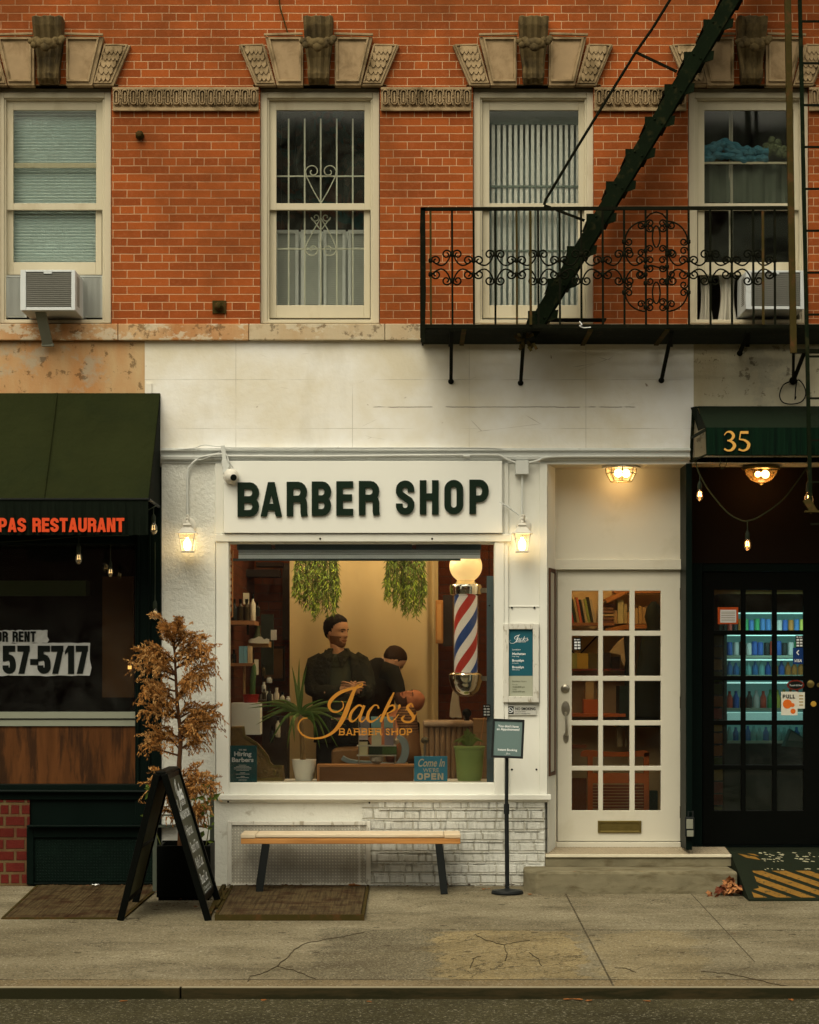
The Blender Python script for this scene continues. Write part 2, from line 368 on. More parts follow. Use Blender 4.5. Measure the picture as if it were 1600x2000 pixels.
# ================================================================ material library
def brick_mat(name, cols, mortar, bw, bh, line_z, x0=0., msize=.0045, squash=.5, sf=6, bump=.6, stain=None, vor_k=.35, axis='x', paint=None):
    t = NT(name); p = t.sep(); v = t.comb(t.math('SUBTRACT', p[0] if axis == 'x' else p[1], x0), t.math('SUBTRACT', p[2], line_z))
    wob = t.noise(7, 2, .5); v2 = t.n('VectorMath'); v2.operation = 'ADD'; t.put(v2.inputs[0], v)
    t.put(v2.inputs[1], t.comb(t.math('MULTIPLY_ADD', wob, .006, -.003), t.math('MULTIPLY_ADD', t.noise(5.3, 2), .005, -.0025)))
    b = t.n('TexBrick'); t.put(b.inputs['Vector'], v2.outputs[0]); b.offset = .5; b.squash = squash; b.squash_frequency = sf
    b.inputs['Scale'].default_value = 1; b.inputs['Brick Width'].default_value = bw; b.inputs['Row Height'].default_value = bh
    b.inputs['Mortar Size'].default_value = msize; b.inputs['Mortar Smooth'].default_value = .3; b.inputs['Bias'].default_value = -.1
    t.put(b.inputs['Color1'], cols[0]); t.put(b.inputs['Color2'], cols[1]); t.put(b.inputs['Mortar'], mortar)
    c = b.outputs[0]
    c = t.mix(t.math('MULTIPLY', t.step(t.noise(26, 5, .7), .5, .8), .55), c, cols[2])
    c = t.mix(t.math('MULTIPLY', t.step(t.noise(1.3, 6, .65), .44, .62), .6), c, cols[3])
    f = t.math('MULTIPLY_ADD', t.noise(120, 3, .7), .5, .75); c = t.mix(1., c, t.comb(f, f, f), 'MULTIPLY')
    c = t.mix(t.math('MULTIPLY', t.step(t.noise(55, 2, .5), .70, .76), .7), c, cols[4])
    if stain: c = t.mix(t.math('MULTIPLY', t.step(t.noise(1, 5, .6, t.map((2.2, 1, .35))), .55, .75), stain[1]), c, stain[0])
    if paint:
        c = t.mix(paint[1], c, paint[0])
    h = t.math('SUBTRACT', t.math('MULTIPLY', t.noise(60, 4, .65), .35), b.outputs['Fac'])
    return t.out(c, .85, 0., t.bump(h, bump, .008), .02)

RED = (C(150, 74, 29), C(122, 58, 24), C(164, 94, 50), C(104, 56, 24), C(60, 33, 15))
M = {}
M['brick'] = brick_mat('red_brick', RED, C(182, 140, 92), .2065, .0592, PZ(41.4), PX(440), .0034, stain=(C(74, 42, 20), .5))
M['brick_opp'] = brick_mat('dark_brick', (C(80, 50, 38), C(70, 42, 30), C(92, 60, 45), C(60, 38, 28), C(30, 20, 15)), C(80, 70, 58), .22, .07, 0)
M['stone'] = mat('carved_stone', C(146, 120, 78), .85, var=.35, vs=9, col2=C(84, 66, 36), s2=5, th=(.46, .66), k2=.85, bump=.5, bs=70)
M['stone_dark'] = mat('weathered_stone', C(94, 76, 42), .85, var=.35, vs=14, col2=C(52, 42, 24), s2=7, th=(.45, .65), k2=.85, bump=.7, bs=60)
M['stone_panel'] = mat('stone_panel', C(150, 122, 80), .85, var=.3, vs=6, col2=C(98, 76, 44), s2=6, th=(.48, .7), k2=.7, bump=.35, bs=120)
M['frame'] = mat('old_cream_paint', C(184, 168, 126), .55, var=.1, vs=4, col2=C(150, 130, 88), s2=4, th=(.56, .75), k2=.6, bump=.15, bs=50, stretch=(1, 1, .3))
M['white'] = mat('white_paint', C(206, 197, 164), .5, var=.05, vs=2, col2=C(184, 174, 138), s2=2.4, th=(.5, .75), k2=.5, bump=.12, bs=35, stretch=(1, 1, .4))
M['white_door'] = mat('door_paint', C(188, 176, 140), .45, var=.05, vs=2, col2=C(166, 152, 112), s2=3, th=(.55, .8), k2=.5, bump=.08, bs=40)
M['trim'] = mat('grey_white_trim', C(186, 180, 152), .5, var=.08, vs=3, col2=C(140, 132, 104), s2=9, th=(.6, .75), k2=.7, bump=.15, bs=40)
M['sign_white'] = mat('sign_board_paint', C(212, 203, 170), .45, var=.04, vs=1.5, bump=.05)
M['chipped'] = mat('chipped_paint', C(190, 180, 148), .6, var=.1, vs=8, col2=C(130, 116, 84), s2=22, th=(.56, .64), k2=.8, bump=.4, bs=80, stretch=(1, 1, .4))

def plaster():
    t = NT('white_plaster'); p = t.sep()
    c = t.mix(t.step(t.noise(.9, 5, .6), .38, .62), C(220, 212, 184), C(200, 184, 142))  # random yellower patches put the wall's dimmer, warmer shading into its colour
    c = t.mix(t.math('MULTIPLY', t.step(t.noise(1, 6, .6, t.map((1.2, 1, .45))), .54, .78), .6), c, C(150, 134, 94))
    ln = t.math('MULTIPLY', t.math('LESS_THAN', t.math('ABSOLUTE', t.math('SUBTRACT', t.math('ADD', p[2], t.math('MULTIPLY_ADD', t.noise(9, 3), .012, -.006)), PZ(795))), .0032), t.math('MULTIPLY', t.step(t.noise(3.3, 3), .40, .44), t.inside(p[0], PX(730), PX(1240)))); c = t.mix(t.math('MULTIPLY', ln, .75), c, C(88, 66, 38))
    # painted-over blocks, the tan neighbour, and rust streaks
    j1 = t.math('LESS_THAN', t.math('ABSOLUTE', t.math('SUBTRACT', t.math('MODULO', t.math('ADD', p[0], 10.31), .86), .43)), .0022)
    j2 = t.math('LESS_THAN', t.math('ABSOLUTE', t.math('SUBTRACT', t.math('MODULO', p[2], .36), .13)), .0022)
    j = t.math('MULTIPLY', t.math('MAXIMUM', j1, j2), t.step(t.noise(2.2, 3), .42, .6))
    c = t.mix(t.math('MULTIPLY', j, .45), c, C(120, 108, 78))
    cr = t.vor(2.1, 'DISTANCE_TO_EDGE', t.map((.7, 1, 2.2), vec=None)).outputs[0]
    crack = t.math('MULTIPLY', t.step(cr, .006, .002), t.step(t.noise(1.7, 3), .58, .64))
    c = t.mix(t.math('MULTIPLY', crack, .8), c, C(96, 78, 48))
    spots = t.math('MULTIPLY', t.step(t.noise(14, 2, .5), .74, .78), .8); c = t.mix(spots, c, C(130, 108, 76))
    h = t.math('ADD', t.noise(26, 4, .6), t.math('MULTIPLY', t.noise(3, 3), 1.5)); h = t.math('SUBTRACT', h, t.math('MULTIPLY', t.math('MAXIMUM', j, crack), 1.2))
    return t.out(c, .6, 0, t.bump(h, .3, .01), .35)
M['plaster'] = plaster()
def tan_plaster(name, base, orange, grey, white=None):
    t = NT(name)
    c = t.mix(t.step(t.noise(1, 6, .62, t.map((2.2, 1, .7))), .40, .62), base, orange)
    c = t.mix(t.math('MULTIPLY', t.step(t.noise(3.2, 6, .65), .55, .62), .75), c, grey)
    c = t.mix(t.math('MULTIPLY', t.step(t.noise(11, 5, .7), .57, .62), .6), c, K(70, 48, 22))
    if white: c = t.mix(t.math('MULTIPLY', t.step(t.noise(5, 7, .72, t.map((1, 1, 1.6))), .52, .56), .8), c, white)
    return t.out(c, .85, 0, t.bump(t.noise(40, 5, .65), .5, .006), .3)
M['tan'] = tan_plaster('stained_tan_plaster', C(176, 142, 90), C(168, 116, 62), C(156, 140, 104))
M['tan2'] = tan_plaster('cream_plaster', C(182, 168, 126), C(172, 154, 110), C(160, 148, 112))
M['sillband'] = tan_plaster('peeling_sill_band', C(180, 142, 90), C(160, 104, 52), C(120, 88, 52), C(184, 164, 122))
M['sillband2'] = tan_plaster('sill_band_clean', C(178, 156, 112), C(170, 138, 90), C(150, 124, 84), C(186, 168, 126))
M['stucco'] = mat('rough_stucco', C(200, 192, 160), .75, var=.06, vs=3, col2=C(172, 160, 124), s2=2.2, th=(.5, .75), k2=.5, bump=.9, bs=38, bd=.012)
def wbrick():
    t = NT('whitewashed_brick'); p = t.sep(); v = t.comb(t.math('ADD', p[0], p[1]), t.math('SUBTRACT', p[2], .02))
    v2 = t.n('VectorMath'); v2.operation = 'ADD'; t.put(v2.inputs[0], v)
    t.put(v2.inputs[1], t.comb(t.math('MULTIPLY_ADD', t.noise(6, 2), .014, -.007), t.math('MULTIPLY_ADD', t.noise(4.3, 2), .016, -.008)))
    b = t.n('TexBrick'); t.put(b.inputs['Vector'], v2.outputs[0]); b.squash = .55; b.squash_frequency = 3
    b.inputs['Scale'].default_value = 1; b.inputs['Brick Width'].default_value = .205; b.inputs['Row Height'].default_value = .079
    b.inputs['Mortar Size'].default_value = .007; b.inputs['Mortar Smooth'].default_value = .5
    t.put(b.inputs['Color1'], C(192, 184, 154)); t.put(b.inputs['Color2'], C(180, 172, 142)); t.put(b.inputs['Mortar'], C(158, 148, 116))
    c = t.mix(t.math('MULTIPLY', t.step(t.noise(18, 6, .75, t.map((2, 1, .6))), .48, .66), .6), b.outputs[0], C(132, 126, 100))
    c = t.mix(t.math('MULTIPLY', t.step(t.noise(2.2, 4, .6), .45, .7), .45), c, C(206, 198, 166))
    h = t.math('SUBTRACT', t.math('MULTIPLY', t.noise(45, 5, .7), .7), t.math('MULTIPLY', b.outputs['Fac'], 1.6))
    return t.out(c, .8, 0, t.bump(h, .8, .012), .3)
M['wbrick'] = wbrick()

def diamond(name, col, col2, rough=.5, scale=36., metal=0., wear=.5):
    t = NT(name); p = t.sep(); geo = t.geo.outputs['Normal']; nn = t.sep(geo)
    # horizontal plates use x,y; upright plates use x,z
    zz = t.mix(t.math('GREATER_THAN', t.math('ABSOLUTE', nn[2]), .5), t.comb(p[2], 0., 0.), t.comb(p[1], 0., 0.)); z = t.sep(zz)[0]
    a = t.math('SINE', t.math('MULTIPLY', t.math('ADD', p[0], z), scale*3.4)); b = t.math('SINE', t.math('MULTIPLY', t.math('SUBTRACT', p[0], z), scale*3.4))
    m = t.step(t.math('MULTIPLY', a, b), .35, .75); n = t.noise(6, 5, .65)
    c = t.mix(t.math('MULTIPLY', m, .75), col, tuple(min(.9, x*1.7+.004) for x in col))
    c = t.mix(t.math('MULTIPLY', t.step(n, .45, .65), wear), c, col2)
    stk = t.math('MULTIPLY', t.step(t.noise(1, 4, .7, t.map((46, 1.6, .1))), .45, .62), t.math('GREATER_THAN', t.math('ABSOLUTE', nn[2]), .5)); c = t.mix(t.math('MULTIPLY', stk, .55), c, tuple(x*.35 for x in col2))
    return t.out(c, rough, metal, t.bump(m, .8, .004), .06)
M['hatch'] = diamond('rusty_hatch_plate', C(74, 60, 34), C(52, 32, 16), .8, 38., 0., .9)
M['green_plate'] = diamond('green_diamond_plate', C(7, 17, 10), C(12, 24, 15), .5, 42.)
M['white_plate'] = diamond('white_diamond_plate', C(160, 150, 120), C(128, 116, 88), .55, 40., 0., .5)

def concrete(name, a, b, dark, joints=True):
    t = NT(name); p = t.sep(); n0 = t.noise(1.1, 6, .65)
    c = t.mix(t.step(n0, .4, .64), a, b)
    if joints:
        wx = t.math('ADD', p[0], t.math('MULTIPLY_ADD', t.noise(2.3, 5, .65), .7, -.35)); wy = t.math('ADD', p[1], t.math('MULTIPLY_ADD', t.noise(2.9, 4, .6), .5, -.25))
        patch = t.math('MULTIPLY', t.inside(wx, .12, 1.02, .008), t.inside(wy, -3.85, -2.15, .01))
        patch2 = t.math('MULTIPLY', t.inside(wx, 1.12, 1.75, .03), t.inside(wy, -4.2, -2.2, .03))
        c = t.mix(t.math('MULTIPLY', t.math('MAXIMUM', patch, t.math('MULTIPLY', patch2, .5)), .8), c, C(132, 112, 68))
        agg = t.math('MULTIPLY', t.inside(wx, -.55, .16, .02), t.inside(wy, -3.9, -2.0, .03))
        sp = t.step(t.noise(75, 3, .8), .44, .58)
        c = t.mix(t.math('MULTIPLY', agg, .7), c, t.mix(sp, C(60, 52, 34), C(120, 108, 76)))
        wv = t.n('VectorMath'); wv.operation = 'ADD'; t.put(wv.inputs[0], t.pos); nz = t.math('MULTIPLY_ADD', t.noise(5, 5, .7), .35, -.17); t.put(wv.inputs[1], t.comb(nz, nz, 0.))
        vo = t.vor(2.0, 'DISTANCE_TO_EDGE', wv.outputs[0]).outputs[0]; vo2 = t.vor(4.6, 'DISTANCE_TO_EDGE', wv.outputs[0]).outputs[0]
        ck = t.math('MULTIPLY', t.step(vo2, .022, .008), patch)
        c1 = t.math('MULTIPLY', t.step(vo, .007, .002), t.step(t.noise(.75, 2), .5, .54))
        jx = t.math('LESS_THAN', t.math('ABSOLUTE', t.math('SUBTRACT', p[0], 1.12)), .006)
        jx2 = t.math('MULTIPLY', t.math('LESS_THAN', t.math('ABSOLUTE', t.math('SUBTRACT', p[0], 2.02)), .004), t.math('GREATER_THAN', p[1], -3.3))
        jx3 = t.math('LESS_THAN', t.math('ABSOLUTE', t.math('SUBTRACT', p[0], -3.4)), .005)
        jy = t.math('MULTIPLY', t.math('LESS_THAN', t.math('ABSOLUTE', t.math('ADD', p[1], 2.1)), .012), t.math('GREATER_THAN', p[0], .1))
        jy2 = t.math('MULTIPLY', t.math('LESS_THAN', t.math('ABSOLUTE', t.math('ADD', p[1], 3.88)), .013), t.step(t.noise(2, 2), .4, .5))
        c = t.mix(t.math('MULTIPLY', t.math('LESS_THAN', p[1], -3.88), .55), c, C(104, 82, 46))
        c = t.mix(t.math('MULTIPLY', t.step(t.noise(.55, 4, .6, t.map((1, 1.5, 1), (7, 2, 0))), .45, .62), .45), c, C(84, 72, 46))
        j = t.math('MAXIMUM', t.math('MAXIMUM', t.math('MAXIMUM', ck, c1), t.math('MAXIMUM', jx, jy)), t.math('MAXIMUM', t.math('MAXIMUM', jx2, jx3), jy2))
        c = t.mix(t.math('MULTIPLY', j, .8), c, dark)
        gum = t.math('MULTIPLY', t.step(t.vor(4.6).outputs[0], .13, .10), t.step(t.noise(3, 1), .46, .5)); c = t.mix(t.math('MULTIPLY', gum, .7), c, dark)
        gum = t.math('MULTIPLY', t.step(t.vor(9.).outputs[0], .09, .07), t.step(t.noise(6, 1), .5, .55)); c = t.mix(t.math('MULTIPLY', gum, .5), c, dark)
    c = t.mix(t.math('MULTIPLY', t.step(t.noise(1, 5, .7, t.map((1.1, 2.4, 1))), .46, .7), .5), c, dark)
    c = t.mix(t.math('MULTIPLY', t.step(t.noise(42, 3, .7), .58, .66), .7), c, dark); c = t.mix(t.math('MULTIPLY', t.step(t.noise(52, 3, .7, t.map((1, 1, 1), (3, 3, 3))), .58, .68), .6), c, C(160, 148, 112))
    f = t.math('MULTIPLY_ADD', t.noise(70, 5, .9), 3.4, -.68) if joints else t.math('MULTIPLY_ADD', t.noise(60, 5, .9), 5., -1.5); c = t.mix(1., c, t.comb(f, f, f), 'MULTIPLY')
    h = t.noise(80, 4, .8)
    if joints: h = t.math('SUBTRACT', h, t.math('MULTIPLY', j, 2.))
    return t.out(c, .9, 0, t.bump(h, .45, .006), .08)
M['concrete'] = concrete('sidewalk_concrete', C(126, 113, 80), C(106, 94, 64), C(48, 38, 22))
M['step'] = mat('step_stone', C(112, 101, 70), .9, spec=.03, var=.5, vs=7, col2=C(74, 62, 36), s2=8, th=(.5, .64), k2=.6, bump=.4, bs=90, stretch=(.6, 1, 1.6))
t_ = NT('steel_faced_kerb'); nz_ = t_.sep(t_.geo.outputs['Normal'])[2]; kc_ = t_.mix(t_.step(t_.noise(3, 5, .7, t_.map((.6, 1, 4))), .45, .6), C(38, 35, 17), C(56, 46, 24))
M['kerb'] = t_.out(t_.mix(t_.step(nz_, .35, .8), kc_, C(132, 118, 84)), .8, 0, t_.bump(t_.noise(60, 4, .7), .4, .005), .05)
M['asphalt'] = concrete('asphalt', C(64, 57, 33), C(52, 46, 25), C(30, 26, 12), False)
M['iron'] = mat('black_iron', C(17, 17, 7), .75, .0, spec=.03, var=.4, vs=14, col2=C(48, 36, 20), s2=18, th=(.6, .72), k2=.6, bump=.5, bs=70)
M['green_iron'] = mat('green_iron', C(14, 20, 7), .7, .0, spec=.03, var=.35, vs=9, col2=C(44, 40, 18), s2=14, th=(.54, .66), k2=.6, bump=.5, bs=60)
M['rust_iron'] = mat('rusty_iron', C(56, 46, 18), .8, .0, spec=.03, var=.3, vs=12, col2=C(84, 50, 26), s2=12, th=(.52, .66), k2=.6, bump=.5, bs=60)
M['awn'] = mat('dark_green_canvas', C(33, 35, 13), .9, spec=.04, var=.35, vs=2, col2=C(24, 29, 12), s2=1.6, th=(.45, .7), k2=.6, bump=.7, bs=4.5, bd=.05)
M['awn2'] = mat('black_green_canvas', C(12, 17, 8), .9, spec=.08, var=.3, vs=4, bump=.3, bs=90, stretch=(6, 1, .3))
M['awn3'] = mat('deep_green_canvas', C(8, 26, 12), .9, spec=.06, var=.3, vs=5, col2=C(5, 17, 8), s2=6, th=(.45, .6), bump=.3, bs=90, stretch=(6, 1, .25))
M['darkgreen'] = mat('dark_green_paint', C(6, 15, 9), .45, var=.2, vs=4, bump=.15, bs=30, spec=.06)
M['black'] = mat('black_paint', C(6, 7, 4), .45, var=.2, vs=5, bump=.1, spec=.06)
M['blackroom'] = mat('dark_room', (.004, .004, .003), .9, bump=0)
M['orange'] = mat('orange_letters', C(200, 66, 26), .6, var=.05, bump=0)
M['gold'] = mat('gold_letters', C(196, 142, 60), .5, .0, var=.06, bump=0)
M['goldleaf'] = mat('gold_leaf', C(168, 108, 34), .5, 0., var=.08, bump=0)
M['brass'] = mat('aged_brass', C(120, 102, 50), .35, .8, var=.2, vs=20, bump=.1)
M['steel'] = mat('brushed_nickel', C(150, 138, 108), .3, .85, var=.15, bump=.1)
M['chrome'] = mat('chrome', (.75, .75, .7), .12, 1., var=.1, bump=.0)
M['letter'] = mat('letter_green', C(17, 30, 16), .5, var=.1, bump=.05)
M['teal'] = mat('teal_poster', C(30, 76, 76), .5, var=.06, bump=0)
M['tealdark'] = mat('dark_teal_print', C(46, 64, 60), .4, var=.05, bump=0)
M['openblue'] = mat('open_sign_blue', C(58, 128, 138), .5, var=.12, vs=20, bump=.1)
M['ink'] = mat('black_ink', C(14, 18, 12), .6, bump=0)
M['inkwhite'] = mat('white_ink', C(214, 208, 184), .6, bump=0, var=.03)
M['paper'] = mat('paper', C(206, 198, 172), .7, bump=.2, bs=20, var=.05)
M['bannerpaper'] = mat('wrinkled_paper', C(176, 170, 146), .5, bump=.9, bs=14, bd=.01, var=.12, vs=9)
M['cream'] = mat('cream_card', C(196, 186, 150), .7, bump=0, var=.03)
M['wood'] = mat('bench_wood', C(176, 120, 58), .5, var=.3, vs=8, col2=C(130, 78, 32), s2=9, th=(.5, .65), k2=.5, stretch=(.15, 1, 2.), bump=.2, bs=40)
M['wood_top'] = mat('bench_top_wood', C(200, 176, 130), .5, var=.2, vs=8, col2=C(160, 118, 66), s2=8, th=(.5, .7), k2=.5, stretch=(.15, 1.5, 1), bump=.2, bs=40)
M['planks'] = mat('old_planks', C(84, 48, 18), .6, var=.6, vs=7, col2=C(34, 20, 8), s2=6, th=(.45, .6), k2=.8, stretch=(2.5, 1, .35), bump=.4, bs=30)
M['charcoal'] = mat('charcoal_metal', C(26, 27, 22), .5, .0, bump=.05)
M['grey_metal'] = mat('grey_metal', C(116, 112, 86), .6, .0, bump=.1)
M['ac'] = mat('ac_white_metal', C(190, 186, 162), .45, var=.08, col2=C(150, 144, 118), s2=8, th=(.6, .75), k2=.5, bump=.05)
M['acdark'] = mat('ac_grille_grey', C(122, 116, 94), .5, var=.15, bump=.1)
M['accordion'] = mat('accordion_plastic', C(160, 156, 130), .5, var=.1, bump=0)
M['blind'] = mat('window_blind', C(206, 208, 180), .6, var=.04, bump=0)
M['mask'] = mat('lamp_cream_metal', C(198, 186, 152), .45, var=.08, bump=.05)
M['tile'] = mat('threshold_tile', C(150, 132, 96), .6, var=.15, vs=30, bump=.2)
M['nosing'] = mat('worn_nosing', C(196, 180, 138), .5, var=.15, vs=9, bump=.1)
M['rubber'] = mat('rubber_mat', C(24, 28, 14), .85, var=.3, vs=20, bump=.7, bs=160)
M['yellow'] = mat('worn_yellow_paint', C(118, 82, 28), .8, var=.5, vs=16, col2=C(50, 48, 26), s2=26, th=(.56, .62), k2=.8, bump=.5, bs=140)
M['leaf_dead'] = mat('dead_leaf', C(128, 78, 36), .8, var=.4, vs=30, bump=0)
# interior tones (lit by lamps, so true colours)
M['curtain'] = mat('cream_curtain', (.60, .49, .28), .85, var=.06, vs=3, bump=.2, bs=200)
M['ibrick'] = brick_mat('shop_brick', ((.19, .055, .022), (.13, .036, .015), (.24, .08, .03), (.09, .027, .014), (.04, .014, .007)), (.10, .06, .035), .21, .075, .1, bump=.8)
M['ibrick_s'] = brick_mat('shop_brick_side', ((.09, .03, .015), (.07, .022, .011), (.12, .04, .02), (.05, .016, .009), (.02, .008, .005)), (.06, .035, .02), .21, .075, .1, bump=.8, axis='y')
M['iwall'] = mat('cream_interior_wall', (.55, .40, .20), .8, bump=.05)
M['ifloor'] = mat('shop_floor_wood', (.10, .05, .025), .5, bump=.05)
M['shelfwood'] = mat('shelf_wood', (.24, .11, .045), .6, var=.25, stretch=(.3, .3, 2))
M['redwood'] = mat('red_chair_wood', (.46, .12, .03), .45, var=.2, stretch=(.4, .4, 2))
M['boxwood'] = mat('planter_box_wood', (.16, .075, .032), .55, var=.35, stretch=(.2, 1, 3))
M['boxtrim'] = mat('box_trim_wood', (.42, .20, .075), .5)
def flat(name, c, r=.6, m=0.): return mat(name, c, r, m, var=.08, bump=0)
# ================================================================ ground, road
def struct(name, mb, m, **k):
    o = mb.build(name, m, **k); o['kind'] = 'structure'; return o
WALK = -4.1
mb = MB(); mb.add([(-14, 4, 0), (-14, 0, 0), (14, 0, 0), (14, 4, 0), (-14, WALK, ground(WALK)), (14, WALK, ground(WALK))], [(0, 1, 2, 3), (1, 4, 5, 2)])
struct('sidewalk', mb, M['concrete'], loc=(0, 0, 0))
gz = ground(WALK)
mb = MB(); xs = [-14, -8.2, -4.7, -1.25, 2.36, 5.9, 9.4, 14]
for a, b in zip(xs, xs[1:]):
    dz = .012 if a > 2 else 0
    mb.box(a+.004, b-.004, WALK-.05, WALK, gz-.3, gz+dz+.004)
struct('kerb', mb, M['kerb'], bev=.008, loc=(0, WALK, gz))
mb = MB(); mb.add([(-60, WALK-.04, gz-.060), (60, WALK-.04, gz-.060), (60, -10, gz-.02), (-60, -10, gz-.02), (60, -60, gz-.02), (-60, -60, gz-.02)], [(0, 3, 2, 1), (3, 5, 4, 2)])
struct('road', mb, M['asphalt'], loc=(0, -10, gz))
mb = MB(); mb.add([(-300, -300, -.5), (300, -300, -.5), (300, 300, -.5), (-300, 300, -.5)], [(0, 1, 2, 3)])
struct('ground', mb, M['asphalt'], loc=(0, 0, -.5))

# ---------------------------------------------------------------- wall with openings
def holed(mb, x0, x1, z0, z1, y0, y1, holes):
    xs = sorted({x0, x1, *[h[0] for h in holes], *[h[1] for h in holes]}); zs = sorted({z0, z1, *[h[2] for h in holes], *[h[3] for h in holes]})
    xs = [x for x in xs if x0 <= x <= x1]; zs = [z for z in zs if z0 <= z <= z1]
    def solid(i, j):
        if i < 0 or j < 0 or i >= len(xs)-1 or j >= len(zs)-1: return False
        cx, cz = (xs[i]+xs[i+1])/2, (zs[j]+zs[j+1])/2
        return not any(h[0] < cx < h[1] and h[2] < cz < h[3] for h in holes)
    for i in range(len(xs)-1):
        for j in range(len(zs)-1):
            if not solid(i, j): continue
            a, b, c, d = xs[i], xs[i+1], zs[j], zs[j+1]
            V = [(a, y0, c), (b, y0, c), (b, y0, d), (a, y0, d), (a, y1, c), (b, y1, c), (b, y1, d), (a, y1, d)]
            F = [(0, 1, 2, 3), (7, 6, 5, 4)]
            if not solid(i-1, j): F.append((0, 3, 7, 4))
            if not solid(i+1, j): F.append((1, 5, 6, 2))
            if not solid(i, j-1): F.append((0, 4, 5, 1))
            if not solid(i, j+1): F.append((3, 2, 6, 7))
            mb.add(V, F)

# ================================================================ brick building (upper storeys)
bld = thing('brick_building', (0, 0, PZ(633)), 'red brick upper storey with four tall sash windows and carved stone lintels', 'building')
WIN = [(-6, 218), (508, 742), (924, 1160), (1344, 1580)]
WC = [98, 625, 1042, 1463]
ZT, ZB = PZ(168), PZ(633)
holes = [(PX(a), PX(b), ZB, ZT) for a, b in WIN]
mb = MB(); holed(mb, -6.4, 6.4, ZB, 8.3, 0, .3, holes); mb.build('wall', M['brick'], bld)
mb = MB(); mb.box(-6.4, 6.4, .3, 8, 8.0, 8.3); mb.box(-6.4, 6.4, 7.8, 8, 0, 8); mb.box(-6.4, -6.1, .3, 7.8, 0, 8); mb.box(6.1, 6.4, .3, 7.8, 0, 8)
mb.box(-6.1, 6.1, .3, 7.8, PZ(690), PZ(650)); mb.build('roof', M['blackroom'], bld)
# stone sill course
mb = MB(); segs = [-900, 232, 487, 752, 1010, 1340, 1900]
for a, b in zip(segs, segs[1:]):
    mb.cur = 0 if b <= 487 else 1
    mb.box(PX(a)+.002, PX(b)-.002, -.045, .1, PZ(666), PZ(634))
mb.build('sill_course', [M['sillband'], M['sillband2']], bld, bev=.006)
# carved frieze bands with link pattern
def frieze(a, b, n):
    mb = MB(); mb.pb(a, 172, b, 216, -.012, .05); mb.pb(a, 170, b, 175, -.034, -.0115); mb.pb(a, 210, b, 216, -.034, -.0115)
    st = (b-a)/n
    for i in range(n):
        c = a+st*(i+.5); w = 5.2
        pts = [(PX(c+x), PZ(192+y)) for x, y in [(-w, -9), (-w, 9)]+[(-w*cos(radians(q)), 9+w*.9*sin(radians(q))) for q in range(30, 180, 30)]+[(w, 9), (w, -9)]+[(w*cos(radians(q)), -9-w*.9*sin(radians(q))) for q in range(30, 180, 30)]]
        ribbon(mb, pts, .0062, -.040, -.0115, True)
        mb.prism([(PX(c-1.6), PZ(182)), (PX(c+1.6), PZ(182)), (PX(c+1.6), PZ(202)), (PX(c-1.6), PZ(202))], -.030, -.0115)
        if i < n-1:
            ribbon(mb, [(PX(c+7.6), PZ(177)), (PX(c+7.6), PZ(189))], .007, -.034, -.0115)
            ribbon(mb, [(PX(c+7.6), PZ(196)), (PX(c+7.6), PZ(207))], .007, -.034, -.0115)
            mb.ball((PX(c+7.6), -.020, PZ(193)), .012, 8, 6)
    mb.build('frieze', M['stone'], bld, bev=.0015)
frieze(220, 505, 17); frieze(744, 921, 10); frieze(1161, 1341, 10); frieze(1581, 1700, 7)
